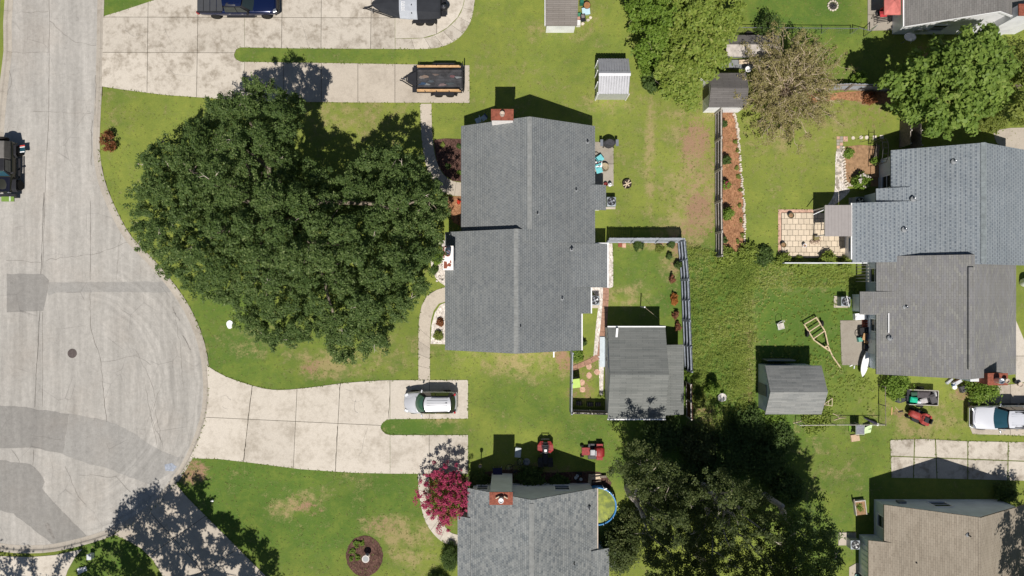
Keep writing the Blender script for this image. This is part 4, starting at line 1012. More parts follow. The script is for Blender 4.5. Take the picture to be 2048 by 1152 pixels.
# ---- vine covered thicket at the top
tree('vine_thicket', 'bright yellow green vine smothering the trees above the brown roofed shed', [(1345,-30),(1485,-30),(1476,30),(1462,70),(1446,110),(1450,135),(1415,150),(1400,178),(1385,218),(1362,205),(1345,185),(1322,170),(1312,140),(1330,110),(1350,60)],
     (1400,70), 3.0, 5.0, M['leaf_vine'], leaf=.27, nper=110, crad=.6, spacing=.6, lobe_r=1.9, depth=.9, under=.3, gap=.05, spray=.5, tv=.7, seed=8, r0=.2, limbs=8, D=3.5, up=1.1, cat='vine', squash=.55)
tree('thicket_tree', 'dark leafy tree at the edge of the yellow green vine thicket', [(1262,-30),(1352,-30),(1356,40),(1352,90),(1336,120),(1318,150),(1302,140),(1290,120),(1283,92),(1268,72),(1272,48),(1262,20)],
     (1310,40), 2.6, 5.0, M['leaf_bush'], leaf=.22, nper=110, crad=.6, spacing=.65, lobe_r=1.7, depth=1.5, under=.45, gap=.2, floor=2.0, spray=.5, tv=.7, seed=9, r0=.2, limbs=7, D=3.0)
shrub('thicket_shrub', 'dark green shrub at the foot of the vine thicket by the worn grass', 1312, 158, 24, 1.9, M['leaf_dark'], .17, 26, 80)

# ---- broad leafed tree on the right and its neighbour
tree('broadleaf_tree', 'rounded bright green tree with broad leaves between the two right hand houses', [(1960,54),(1990,60),(2006,78),(2022,112),(2028,150),(2014,195),(1985,215),(1960,242),(1932,264),(1900,258),(1868,266),(1845,248),(1806,236),(1796,215),(1800,192),(1772,172),(1770,150),(1785,138),(1812,132),(1826,112),(1850,104),(1880,84),(1915,76),(1940,62)],
     (1855,195), 4.6, 8.2, M['leaf_big'], leaf=.34, nper=70, crad=.6, spacing=.68, lobe_r=1.5, depth=1.5, under=.5, gap=.14, floor=2.2, spray=.35, lz=2.2, seed=12, r0=.28, limbs=10, D=4.0, asp=.62)
tree('evergreen_tree', 'dark dense tree behind the rounded broad leafed tree at the fence', [(2000,100),(2030,88),(2110,95),(2120,240),(2060,255),(2010,250),(1985,225),(2015,195),(2028,150)],
     (1980,190), 3.2, 5.8, M['leaf_yel'], leaf=.22, nper=110, crad=.6, spacing=.7, lobe_r=1.8, depth=1.5, under=.4, seed=14, r0=.22, limbs=6, D=3.0)
shrub('hedge_shrub', 'low yellowish shrub under the broad leafed tree beside the concrete pad', 1985, 245, 36, 1.2, M['leaf_yel'], .15, 30, 60, rpy=20)

# ---- thin leaved, twiggy tree between the yards
def twiggy(name, label, base, R_px, h, seed):
    rnd = random.Random(seed); bx, by = W(*base); T = thing(name, (bx,by,0), label=label, cat='tree')
    mesh_obj('trunk', MB().tube([(0,0,-.2),(0.05,0,.5),(.1,.05,1.1)], [.2,.15,.11], 8), M['bark'], T, smooth=True)
    C = []; 
    for i in range(64):
        a = i*2.39996; q = math.sqrt((i+.5)/64); rr = R_px/25*q*rnd.uniform(.85,1.08)*.9
        e = np.array([math.cos(a)*rr*1.0, math.sin(a)*rr*1.15, h*(1.0-.5*q*q)*rnd.uniform(.8,1.05)])
        pts = wander((.1*math.cos(a),.1*math.sin(a),rnd.uniform(.5,1.1)), e, 6, .09, rnd)
        mb = MB().tube(pts, list(np.linspace(.05,.014,6)), 5)
        for _ in range(9):
            k = rnd.randint(2,5); p0 = np.array(pts[k]); d = np.array([math.cos(a+rnd.uniform(-1.1,1.1)), math.sin(a+rnd.uniform(-1.1,1.1)), rnd.uniform(-.2,.7)])*rnd.uniform(.4,1.15)
            tw_ = wander(p0, p0+d, 4, .12, rnd); mb.tube(tw_, [.02,.016,.011,.006], 4)
            C.append(tw_[-1]); C.append(tw_[2]+np.array([rnd.uniform(-.2,.2),rnd.uniform(-.2,.2),0]))
            for _ in range(2):
                e2 = tw_[2]+np.array([rnd.uniform(-.4,.4),rnd.uniform(-.4,.4),rnd.uniform(-.1,.3)]); mb.tube([tw_[2],e2], [.010,.004], 3)
        mesh_obj('branch', mb, M['twig'], T)
    C = np.array(C); leaf_mesh('crown', C, .30, np.clip(.5+rng.normal(size=len(C))*.22,0,1), 22, .13, M['leaf_sparse'], T, up=.9, asp=.5)
    return T
twiggy('bare_tree', 'sparse twiggy tree with thin brownish foliage beside the brown roofed shed', (1558,188), 106, 3.8, 21)

# ---- group of tall trees at the bottom
grp = 'tall trees behind the mottled grey roof house'
tree('olive_tree', 'tall olive green tree overhanging the round blue pool', [(1212,940),(1232,922),(1252,935),(1266,900),(1288,885),(1305,905),(1330,920),(1350,930),(1370,960),(1400,985),(1410,1040),(1400,1100),(1385,1170),(1300,1170),(1290,1110),(1286,1060),(1280,1000),(1255,965)],
     (1255,975), 6.0, 11.0, M['leaf_olive'], leaf=.145, nper=66, crad=.40, spacing=.44, lobe_r=1.5, depth=3.8, under=.4, gap=.34, floor=3.6, spray=.5, tv=.7, lz=2.8, seed=31, bark='bark_p', r0=.25, limbs=8, D=4.0, pale=14, group=grp)
tree('olive_tree', 'tall thin crowned tree with pale bare limbs showing, standing right of the pool tree', [(1395,960),(1440,940),(1475,955),(1510,985),(1540,1010),(1570,1040),(1590,1090),(1590,1170),(1370,1170),(1375,1090),(1390,1030)],
     (1400,965), 7.5, 12.5, M['leaf_olive'], leaf=.145, nper=64, crad=.40, spacing=.47, lobe_r=1.5, depth=4.0, under=.4, gap=.42, floor=4.2, spray=.5, tv=.7, lz=3.2, seed=33, bark='bark_p', r0=.25, limbs=8, D=4.0, pale=24, group=grp)
tree('olive_tree', 'tall leafy tree whose crown reaches over the lawn by the tan roofed house', [(1560,1050),(1585,1025),(1625,1030),(1650,1045),(1668,1070),(1680,1105),(1668,1170),(1560,1170),(1545,1110)],
     (1530,990), 6.5, 10.5, M['leaf_oak'], leaf=.17, nper=85, crad=.5, spacing=.54, lobe_r=1.5, depth=2.8, under=.4, gap=.28, floor=3.0, spray=.5, tv=.7, lz=2.4, seed=35, bark='bark_p', r0=.22, limbs=6, D=3.0, pale=10, group=grp)
tree('olive_tree', 'tall tree standing south of the pool tree, its crown below the photograph', [(1300,1195),(1400,1185),(1560,1185),(1720,1190),(1765,1240),(1740,1330),(1560,1350),(1320,1340)],
     (1390,1100), 12.0, 15.5, M['leaf_olive'], leaf=.30, nper=110, crad=.8, spacing=.85, lobe_r=2.2, depth=2.0, under=.5, gap=.15, seed=37, floor=2.5, bark='bark_p', r0=.3, limbs=6, D=4.0, group=grp)
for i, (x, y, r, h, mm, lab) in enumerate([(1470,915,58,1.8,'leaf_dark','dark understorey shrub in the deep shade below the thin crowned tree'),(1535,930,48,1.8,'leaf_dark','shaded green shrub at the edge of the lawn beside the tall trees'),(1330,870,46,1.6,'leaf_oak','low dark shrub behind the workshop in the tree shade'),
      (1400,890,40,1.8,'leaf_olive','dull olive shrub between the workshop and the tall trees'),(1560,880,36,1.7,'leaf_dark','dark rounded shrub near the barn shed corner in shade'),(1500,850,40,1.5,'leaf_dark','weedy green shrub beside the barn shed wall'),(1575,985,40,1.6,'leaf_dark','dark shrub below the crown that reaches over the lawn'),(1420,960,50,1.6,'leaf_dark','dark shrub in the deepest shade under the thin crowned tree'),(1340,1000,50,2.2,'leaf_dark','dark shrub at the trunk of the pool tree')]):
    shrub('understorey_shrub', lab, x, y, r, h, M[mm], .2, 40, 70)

shrub('low_tree', 'low bushy tree filling the corner between pool and grey roof', 1245, 1105, 42, 3.2, M['leaf_olive'], .17, 46, 90, cat='tree', rpy=56)
shrub('low_tree', 'low leafy bush between the pool rim and the tall pool tree', 1262, 1045, 26, 2.0, M['leaf_olive'], .16, 26, 80, cat='shrub', rpy=34)
# ---- trees beyond the lower frame that shade the drives
def rnd_poly(cx, cy, rx, ry, seed, n=12):
    r = random.Random(seed); return [(cx+rx*r.uniform(.8,1.12)*math.cos(i*6.283/n), cy+ry*r.uniform(.8,1.12)*math.sin(i*6.283/n)) for i in range(n)]
def shade_px(pts, h):
    """where a crown at height h must stand for its shadow to fall on these ground pixels"""
    o = []
    for x, y in pts:
        gx, gy = (x-1024)-.72*h, (y-576)+14.4*h; k = CAM_H/(CAM_H-h); o.append((1024+gx*k, 576+gy*k))
    return o
tree('shade_tree', 'tall open crowned tree whose shade dapples the diagonal driveway', shade_px([(236,1062),(246,1005),(270,985),(300,972),(345,962),(372,940),(402,952),(425,985),(440,1015),(470,1020),(500,1050),(545,1075),(572,1120),(560,1210),(420,1230),(320,1200),(262,1130)], 10.2), (350,1215), 9.6, 11.2, M['leaf_oak'], leaf=.26, nper=105, crad=.62, spacing=.70, lobe_r=1.5, depth=.9, under=.3, gap=.2, seed=41, r0=.22, limbs=6)
tree('shade_tree', 'tall tree shading the grassy verge between the lower driveways', shade_px([(140,1085),(190,1070),(240,1085),(300,1110),(320,1160),(300,1220),(150,1210),(120,1140)], 10.2), (190,1230), 9.6, 11.0, M['leaf_oak'], leaf=.26, nper=60, crad=.6, spacing=.8, lobe_r=1.5, depth=.9, under=.2, gap=.35, seed=42, r0=.22, limbs=5)
tree('shade_tree', 'leafy tree by the corner driveway beside the turning circle', shade_px([(-40,1090),(20,1085),(60,1110),(75,1150),(60,1210),(-40,1220)], 9.5), (0,1230), 8.8, 10.4, M['leaf_oak'], leaf=.26, nper=60, crad=.6, spacing=.8, lobe_r=1.5, depth=.9, under=.2, gap=.35, seed=43, r0=.22, limbs=5)
tree('shade_tree', 'leafy tree shading the end of the tan brown roof', rnd_poly(2165,1240,105,130,8), (2020,1130), 6.0, 10.0, M['leaf_oak'], leaf=.26, nper=80, crad=.65, spacing=.8, lobe_r=1.7, depth=1.6, under=.4, gap=.2, seed=44, r0=.28, limbs=8)

# ---- flowering tree, clipped shrubs, garden plants
tree('crape_myrtle', 'deep pink flowering tree beside the walkway and grey roof', [(889+46*math.cos(a)*(1+.06*math.sin(5*a)), 994+54*math.sin(a)*(1+.05*math.cos(4*a))) for a in np.linspace(0,6.283,18,endpoint=False)],
     (878,968), 1.9, 3.3, M['leaf_pink'], leaf=.10, nper=64, crad=.25, spacing=.30, lobe_r=.42, depth=.6, under=.3, gap=.45, spray=.4, seed=51, r0=.08, limbs=9, D=1.6, up=.9, asp=.7)
shrub('myrtle_leaves', 'reddish new leaves among the pink flowering tree blossom', 888, 998, 44, 3.1, M['leaf_bronze'], .11, 60, 40, rpy=52)
shrub('myrtle_leaves', 'dense green leaves inside the pink flowering tree', 888, 998, 42, 2.9, M['leaf_bush'], .12, 60, 50, rpy=50)
shrub('clipped_hedge', 'round clipped dense green hedge against the mottled grey roof eave', 899, 1118, 19, 1.5, M['leaf_dark'], .08, 60, 90, rpy=30)
shrub('clipped_hedge', 'round clipped green bush by the lower wall of the grey roofed house', 874, 1172, 24, 1.6, M['leaf_dark'], .08, 50, 90)
shrub('young_tree', 'small reddish bronze tree beside the road kerb on the lawn', 212, 281, 16, 1.6, M['leaf_bronze'], .13, 22, 26, rpy=24, cat='tree', crad=.22)
for i, (x, y, r, h, mm, lab) in enumerate([
    (876,672,10,.7,'leaf_yel','yellow green shrub in the white gravel beside the house'),(880,645,9,.6,'twig','dry brown plant in the white gravel bed'),
    (874,518,14,.9,'leaf_bush','green plants in the gravel bed by the painted chimney'),(868,540,10,.6,'leaf_dark','low dark plants at the lawn side of the chimney gravel bed'),(876,497,8,.5,'leaf_yel','small leafy plant at the top of the chimney gravel bed'),
    (895,332,6,.3,'leaf_dark','small plant in the dark mulch bed by the curved walk'),(885,288,5,.3,'leaf_yel','little yellow green plant at the mulch bed corner'),(918,292,5,.35,'leaf_dark','small dark plant in the mulch bed against the eave'),(919,345,5,.3,'leaf_bush','small bright plant in the mulch bed against the eave'),
    (1450,247,7,1.0,'leaf_dark','dark plant at the shed end of the red mulch bed'),(1454,320,10,1.2,'leaf_dark','leafy shrub in the red mulch bed below the second fence post'),(1454,370,10,1.2,'leaf_bush','rose bush with red blooms in the red mulch bed'),(1457,426,14,1.5,'leaf_bush','largest rounded shrub in the red mulch bed'),(1449,480,8,1.0,'leaf_dark','shrub at the far end of the red mulch bed'),
    (1700,305,12,.5,'leaf_bush','low spreading herb patch in the walled garden bed'),(1728,360,19,1.4,'leaf_bush','rounded hydrangea with pale flowers in the garden bed'),(1752,322,9,.8,'leaf_bush','climbing plant on the dark garden arbor'),
    (1722,156,16,1.4,'leaf_bush','bright green bush beside the grey picket fence'),(1745,195,14,1.2,'leaf_bronze','brown shrub drooping at the picket fence bed'),
    (1798,772,30,1.6,'leaf_bush','bright green bush against the greyed brown roof'),(1975,779,38,1.9,'leaf_bush','rounded bright bush beside the brick chimney and white truck'),
    (1720,1015,11,.5,'leaf_bush','leafy seedlings in the timber raised bed'),(2020,990,24,1.5,'leaf_dark','dark bush at the gable of the tan roofed house'),
    (1320,497,9,.5,'leaf_yel','yellow spiky plant at the foot of the leaning grey fence'),(1278,490,12,.9,'leaf_dark','dark leafy plant against the leaning grey fence'),(1343,487,9,.8,'leaf_dark','dark plant in the corner of the grey fence'),
    (1345,556,7,.7,'leaf_rust','rust red plant by the rail fence above the orange one'),(1350,598,8,.8,'leaf_orange','bright orange leaved plant against the rail fence'),(1352,628,7,.7,'leaf_rust','rust brown plant in the middle of the fence bed'),(1357,655,7,.7,'leaf_rust','brownish red plant at the workshop end of the fence bed'),(1340,512,7,.6,'leaf_dark','small dark plant by the rail fence corner'),(1358,530,8,1.0,'leaf_dark','dark green climber on the rail fence'),
    (1155,712,16,.7,'leaf_bush','bright weeds beside the short grey fence and brick path'),(1165,685,9,.7,'leaf_dark','dark plant at the corner of the stepped roof'),
    (1428,778,16,2.0,'leaf_bush','single bright leafed sapling at the shade edge of the weedy lot'),(1396,800,18,.9,'leaf_yel','yellow brown weeds along the lean to fence'),(1378,745,10,1.0,'leaf_bush','green weeds growing beside the lean to corner'),
    (1060,966,36,1.2,'leaf_dark','wide dark hedge beneath the house gable behind the quad bike'),(958,966,24,1.2,'leaf_dark','dark hedge beside the siding clad chimney and pink tree'),(1118,968,22,.9,'leaf_dark','low dark shrub at the gable end near the stacked timber'),
    (1570,520,16,1.0,'leaf_vine','leafy vine clump on the white patio wall below the potted plants'),(1600,530,20,.8,'leaf_vine','yellow green creeper below the white patio wall'),(1660,520,18,1.3,'leaf_vine','tallest vine clump reaching over the white patio wall'),(1695,528,16,1.0,'leaf_vine','vine clump at the house end of the white patio wall'),(1500,505,24,1.1,'leaf_vine','bushy vine at the end of the red mulch bed'),(1455,512,22,1.0,'leaf_vine','creeper swallowing the end of the brown fence'),
    (1530,512,22,1.0,'leaf_dark','dark bush between the red mulch bed and the tiled patio'),(1635,838,34,.7,'leaf_vine','creeper along the foot of the barn shed'),(1550,842,30,.9,'leaf_bush','bright weeds at the shaded corner of the barn shed'),
    (1480,25,0.1,.1,'leaf_dark','')]):
    if not lab: continue
    if mm == 'twig': mt = M['leaf_bronze']
    else: mt = M[mm]
    fl = None
    if 'rose' in lab: fl = (M['leaf_pink'], 8)
    if 'hydrangea' in lab: fl = (m_leaf('pale petals', (.6,.55,.52), (.8,.72,.68)), 14)
    shrub('garden_shrub', lab, x, y, r, h, mt, .07+.006*r**.9 if r < 20 else .18, 10+int(r), 34, cat='plant' if r < 12 else 'shrub', flowers=fl, rpy=r*1.7 if mm in ('leaf_rust','leaf_orange') else None)
shrub('small_tree', 'dark leafy sapling shading the chain link fence behind the bare tree', 1541, 45, 26, 3.0, M['leaf_dark'], .15, 30, 26, cat='tree', crad=.35)
# bird bath bed plants
for x, y, r in ((712,1090,9),(705,1104,8),(722,1086,7),(702,1118,6),(715,1116,6)): shrub('bed_plant', 'low leafy plant in the dark mulch ring on the chimney-less side of the bird bath' if False else 'low leafy plant clustered on one side of the bird bath bed', x, y, r, .3, M['leaf_bush'], .1, 10, 18, cat='plant', group='plants in the bird bath bed')
for x, y in ((1472,283),(1476,300),(1474,335),(1478,352),(1483,380),(1480,410),(1484,440),(1486,470),(1478,482)): shrub('border_tuft', 'small grassy tuft growing among the pale border stones', x, y, 5, .3, M['leaf_yel'], .12, 8, 14, cat='plant', group='tufts along the stone border')

# ---- tall weeds of the unmown lot, and uneven tufts in the lawns
def scatter(poly, n, seed, avoid=()):
    r = np.random.default_rng(seed); P = np.array(poly, float); X = r.uniform(P[:,0].min(), P[:,0].max(), n*3); Y = r.uniform(P[:,1].min(), P[:,1].max(), n*3)
    k = in_poly(X, Y, poly)
    for a in avoid: k &= ~in_poly(X, Y, a)
    X, Y = X[k][:n], Y[k][:n]; return X, Y
lot = [(1368,488),(1420,500),(1445,512),(1560,520),(1700,535),(1722,590),(1690,640),(1678,700),(1690,745),(1750,760),(1755,840),(1650,840),(1645,735),(1522,730),(1515,840),(1500,900),(1390,880),(1384,760),(1376,640)]
shd = [(1513,728),(1650,728),(1652,832),(1513,832)]
X, Y = scatter(lot, 9000, 61, [shd, [(1678,638),(1760,638),(1760,735),(1678,735)]])
def wave(X, Y, seed, f):
    q = np.random.default_rng(seed); o = np.zeros(len(X))
    for _ in range(9): a = q.uniform(0,6.283); k = f*q.uniform(.5,2.2); o += np.sin((X*np.cos(a)+Y*np.sin(a))*k+q.uniform(0,6.283))
    return np.clip(.5+o/6, 0, 1)
den = wave(X, Y, 71, .035); kk = rng.random(len(X)) < np.where(X < 1505, .35+.65*den, .06+.34*den)
kk |= (Y < 575) & (X > 1430) & (rng.random(len(X)) < .8)
X, Y = X[kk], Y[kk]
hh = wave(X, Y, 73, .06); tone = wave(X, Y, 74, .028); wgt = np.where(X < 1510, 1.0, .32)
C = np.stack([(X-1024)/25, (576-Y)/25, (.05+.22*hh)*wgt], 1)
tag(leaf_mesh('tall_weeds', C, (.10+.16*hh)*wgt+.05, np.clip(.15+.75*tone+rng.normal(size=len(X))*.14,0,1), 17, .14, M['weed'], up=.8, squash=1.0, asp=.2, tv=.35, stretch=.4), 'unmown weeds and tall grass covering the empty lot', 'weeds', kind='stuff')
lawn_all = [(200,-10),(2060,-10),(2060,1165),(200,1165)]
AV = [road_px, [(204,-20),(955,-20),(955,97),(204,97)], [(204,97),(470,97),(470,205),(204,205)], [(470,123),(941,123),(941,208),(470,208)], [(375,730),(520,775),(690,765),(938,758),(938,950),(600,940),(375,920)], [(885,245),(1220,245),(1220,705),(885,705)], [(915,970),(1220,970),(1220,1160),(915,1160)], [(1745,1005),(2060,1005),(2060,1160),(1745,1160)], [(1700,285),(2060,285),(2060,770),(1700,770)], [(1180,280),(1230,280),(1230,375),(1180,375)], [(1555,418),(1700,418),(1700,520),(1555,520)], [(1778,876),(2060,876),(2060,962),(1778,962)],
      [(225,1060),(352,965),(540,1160),(325,1160)],[(832,205),(870,205),(875,300),(925,370),(925,395),(860,380),(832,250)],[(834,570),(895,570),(895,705),(860,705),(860,765),(834,765)],[(834,945),(862,945),(925,1070),(925,1095),(870,1075),(834,1010)],[(0,1095),(170,1095),(130,1160),(0,1160)], lot]
X, Y = scatter(lawn_all, 9000, 62, AV)
C = np.stack([(X-1024)/25, (576-Y)/25, np.full(len(X), .018)], 1)
south = np.clip((Y-600)/300, 0, 1)*np.clip((1100-X)/400, 0, 1)
tag(leaf_mesh('lawn_tufts', C, .10, np.clip(.62-.45*south+rng.normal(size=len(X))*.25,0,1), 7, .10, m_leaf('lawn blades', (.15,.19,.045), (.28,.28,.08), (.40,.35,.18), .3), up=2.5, squash=.12, asp=.22), 'short uneven grass tufts standing in the mown lawns', 'grass', kind='stuff')

def edge_tufts(lines, step=2.6, spread=1.6):
    P = []
    for L in lines:
        for i in range(len(L)-1):
            a, b = L[i], L[i+1]; d = math.hypot(b[0]-a[0], b[1]-a[1]); n = max(1, int(d/step))
            for k in range(n):
                if random.random() < .62: continue
                t = (k+random.random())/n; P.append((a[0]+(b[0]-a[0])*t+random.gauss(0,spread*.6), a[1]+(b[1]-a[1])*t+random.gauss(0,spread*.6)))
    return np.array(P)
EL = [[(204,173),(250,180),(330,190),(415,196),(489,202),(700,205),(939,206),(939,131),(700,127),(489,124),(480,124),(472,119),(468,110),(472,100),(480,95),(489,95),(600,97),(790,98),(850,98),(885,93),(915,78),(935,55),(945,30),(951,0)],[(207,33),(250,20),(310,0)],
      [(414,731),(440,747),(470,760),(520,775),(560,780),(620,775),(690,766),(760,761),(936,760),(936,837),(780,838),(764,847),(761,854),(764,861),(780,870),(936,870),(936,948),(780,947),(700,945),(600,938),(500,925),(440,918),(385,916)],
      [(352,967),(375,995),(400,1020),(435,1055),(470,1090),(535,1155)],[(325,1150),(305,1118),(282,1096),(250,1078),(225,1068)],[(840,207),(842,255),(846,300),(855,340),(868,365),(885,383),(905,391)],[(863,207),(864,255),(868,280)],
      [(837,760),(837,690),(838,640),(846,605),(862,585),(890,574)],[(860,760),(860,690)],[(836,948),(837,975),(842,1010),(850,1040),(865,1065),(888,1085)],[(1780,880),(1850,878),(1920,882),(2048,885)],[(1780,880),(1783,955)],[(1829,880),(1826,955)],[(1870,880),(1874,955)],[(1935,882),(1935,957)],[(2016,884),(2015,960)],[(1936,919),(2015,921)],
      [(1680,641),(1683,730),(1757,731)],[(1227,284),(1227,372)],[(1556,419),(1556,516)],[(1556,419),(1640,419)],[(1225,487),(1227,574)],[(1937,850),(1945,868),(2048,872)],[(1936,800),(1945,786)]] + [ROAD_R[20:100]]
Q = edge_tufts(EL)
Q = Q[(Q[:,1] > -10) & (Q[:,1] < 1165)]
C = np.stack([(Q[:,0]-1024)/25, (576-Q[:,1])/25, np.full(len(Q), .035)], 1)
tag(leaf_mesh('edge_grass', C, .07, np.clip(.4+rng.normal(size=len(Q))*.25,0,1), 9, .11, m_leaf('edge blades', (.09,.145,.022), (.22,.25,.05), (.34,.29,.13), .25), up=1.6, squash=.4, asp=.25), 'grass blades creeping over the edges of drives and walks', 'grass', kind='stuff')
# ================================================================ FENCES
def fence(label, px, h, mboard, mrail, rail_side=1, post_every=2.3, rails=3, lean=(0,0), picket=.14, name='board_fence', cap=False, pw=.09, jag=.05, rail_w=.07):
    """boards along a ground line; rails and posts on one side; lean moves the top sideways (metres)"""
    q = [np.array(W(*p)) for p in px]; c = sum(q)/len(q); T = thing(name, (c[0],c[1],0), label=label, cat='fence')
    rnd = random.Random(int(px[0][0])); pick = MB(); lx, ly = lean
    for i in range(len(q)-1):
        a, b = q[i], q[i+1]; L = np.hypot(*(b-a)); d = (b-a)/L; n = np.array((-d[1],d[0]))*rail_side; ang = math.atan2(d[1],d[0])
        def P(s, o, z): p = a+d*s+n*o; return (p[0]+lx*z/h, p[1]+ly*z/h, z)
        k = max(1, round(L/(picket+.003)))
        for j in range(k):
            s0 = L*j/k; s1 = s0+L/k-.003; zt = h+rnd.uniform(-jag,jag); o = -.012+rnd.uniform(-.004,.004)
            pick.add([P(s0,o-.011,.03),P(s1,o-.011,.03),P(s1,o+.011,.03),P(s0,o+.011,.03),P(s0+.004,o-.011,zt),P(s1-.004,o-.011,zt),P(s1-.004,o+.011,zt),P(s0+.004,o+.011,zt)],
                     [(3,2,1,0),(4,5,6,7),(0,1,5,4),(1,2,6,5),(2,3,7,6),(3,0,4,7)])
        npst = max(1, round(L/post_every))
        for j in range(npst+1):
            s = min(max(L*j/npst, .05), L-.05); mb = MB()
            lo, hi = [P(s-pw/2,.012,-.1),P(s+pw/2,.012,-.1),P(s+pw/2,.012+pw,-.1),P(s-pw/2,.012+pw,-.1)], [P(s-pw/2,.012,h+.05),P(s+pw/2,.012,h+.05),P(s+pw/2,.012+pw,h+.05),P(s-pw/2,.012+pw,h+.05)]
            mb.loft([lo, hi]); wpart('post', mb, mrail, T)
        for r in range(rails):
            z = h*(.14+.76*r/max(1,rails-1)); mb = MB()
            mb.loft([[P(s,.005,z-.045),P(s,.005+rail_w,z-.045),P(s,.005+rail_w,z+.045),P(s,.005,z+.045)] for s in (0,L)]); wpart('rail', mb, mrail, T)
    o = wpart('pickets', pick, mboard, T); o['kind'] = 'stuff'
    return T
pale_rail = m_plain('pale blue grey rail', (.24,.265,.31), .85, .15, var=.25, scale=5)
fence('leaning grey board fence between the house and the weedy lot corner', [(1212,485),(1359,485)], 1.8, M['fence_g'], M['fence_g'], -1, 1.8, 2, (0,.22))
fence('long grey rail fence separating the small lawn from the weedy lot', [(1356,483),(1363,560),(1366,640),(1370,740)], 1.8, m_plain('dark grey fence board', (.13,.14,.17), .85, .15, var=.25, scale=5), pale_rail, -1, 1.85, 3, (.16,0), rail_w=.10)
fence('reddish board fence beside the workshop lean to', [(1372,762),(1373,832)], 1.8, m_plain('red stained board', (.16,.07,.05), .85, .15, var=.3, scale=5), M['fence_rail'], -1, 1.6, 2)
fence('brown board fence along the red mulch bed', [(1431,228),(1431,285),(1431,345),(1431,407),(1432,467),(1432,515)], 1.75, M['fence_b'], M['fence_rail'], -1, 2.4, 3, (.02,0))
fence('short grey fence running down from the house corner', [(1141,702),(1139,822)], 1.75, M['fence_g'], M['fence_g'], 1, 2.2, 2)
fence('short fence closing the yard with the lime green bin', [(1142,820),(1217,822)], 1.7, M['fence_b'], M['fence_rail'], 1, 1.5, 2, jag=.09)
fence('weathered grey picket fence between bare tree and broad leafed tree', [(1600,182),(1690,180),(1772,183)], 1.3, M['fence_g'], M['fence_b'], -1, 2.2, 2, (0,.12))
fence('timber side gate and fence by the blue slotted roof', [(1800,243),(1798,296)], 1.6, M['fence_b'], M['fence_rail'], 1, 1.1, 2)
fence('brown timber fence behind the side gate', [(1818,240),(1820,300)], 1.6, M['fence_b'], M['fence_rail'], 1, 1.2, 2)
# low white wall rail at the end of the tiled patio
pw_ = thing('patio_wall', (*W(1630,526),0), label='low white capped wall overgrown with vine below the tiled patio', cat='wall')
a, b = W(1560,526), W(1722,527.6)
wpart('wall_body', MB().box(a[0],b[0],b[1],a[1],0,.95), M['siding_w'], pw_); wpart('coping', MB().box(a[0]-.01,b[0]+.01,b[1]-.01,a[1]+.01,.95,1.0), M['siding_g'], pw_)

def link_fence(label, px, h, m, every=2.6, name='wire_fence'):
    q = [np.array(W(*p)) for p in px]; c = sum(q)/len(q); T = thing(name, (c[0],c[1],0), label=label, cat='fence')
    mesh = MB()
    for i in range(len(q)-1):
        a, b = q[i], q[i+1]; L = np.hypot(*(b-a)); n = max(1, round(L/every))
        for j in range(n+1):
            p = a+(b-a)*j/n; wpart('post', MB().tube([(*p,-.1),(*p,h+.05)], .035, 7), m, T)
        wpart('top_rail', MB().tube([(*a,h),(*b,h)], .028, 6), m, T)
        k = int(L/.16)
        for j in range(k):
            s = a+(b-a)*j/k; e = a+(b-a)*min(1,(j+h/.16*.5)/k); e0 = a+(b-a)*max(0,(j-h/.16*.5)/k)
            for f in (e, e0): mesh.add([(*s,.05),(s[0]+.006,s[1]+.006,.05),(f[0]+.006,f[1]+.006,h),(*f,h)], [(0,1,2,3)])
    o = wpart('wire_mesh', mesh, m, T); o['kind'] = 'stuff'
    return T
link_fence('galvanised chain link fence along the top right lawn', [(1470,66),(1700,68)], 1.2, M['steel'])
g = link_fence('open chain link gate beside the patio with red umbrella', [(1704,67),(1727,73),(1738,62)], 1.2, M['steel'], 1.2, 'wire_gate'); g['category'] = 'gate'
link_fence('rusty wire fence along the foot of the barn shed lawn', [(1590,846),(1660,845),(1757,845)], 1.0, M['fence_rail'], 2.4)
link_fence('wire fence running up from the bins to the bright bush', [(1757,845),(1756,770)], 1.1, M['fence_b'], 1.6)

# ================================================================ VEHICLES
def paint(name, c, metal=.4, rough=.28): 
    n = NT(name); f = n.noise(60, 2); return n.done(n.bsdf(n.mul(c, n.mr(f, .2, .8, .95, 1.05)), rough, .5, metal, coat=.5))

def wheel(T, x, y, r, wd, rim=None, side=1, name='wheel'):
    prof = [(r*.62,-wd/2),(r*.9,-wd/2),(r,-wd*.32),(r,wd*.32),(r*.9,wd/2),(r*.62,wd/2)]
    ty = mesh_obj(name, MB().lathe(prof, (x,y,r), 20, True, 'y'), M['rubber'], T, smooth=False)
    rm = MB().lathe([(r*.60,-wd*.3),(r*.60,wd*.3)], (x,y,r), 16, True, 'y')
    for k in range(5):
        a = k*1.2566; o = side*wd*.36
        rm.add([(x+r*.12*math.cos(a+1.3),y+o,r+r*.12*math.sin(a+1.3)),(x+r*.57*math.cos(a+.16),y+o,r+r*.57*math.sin(a+.16)),(x+r*.57*math.cos(a-.16),y+o,r+r*.57*math.sin(a-.16)),(x+r*.12*math.cos(a-1.3),y+o,r+r*.12*math.sin(a-1.3))], [(0,1,2,3)])
    mesh_obj('rim', rm, rim or M['rim'], ty)
    return ty

def body_loft(st):
    rings = []
    for (x, w_, zb, zt) in st:
        h = zt-zb
        half = [(w_*.86,zb),(w_*.98,zb+h*.18),(w_,zb+h*.5),(w_*.975,zb+h*.8),(w_*.90,zt-.03),(w_*.6,zt+.015),(0,zt+.03)]
        rings.append([(x,y,z) for y, z in half]+[(x,-y,z) for y, z in half[-2::-1]])
    return MB().loft(rings)

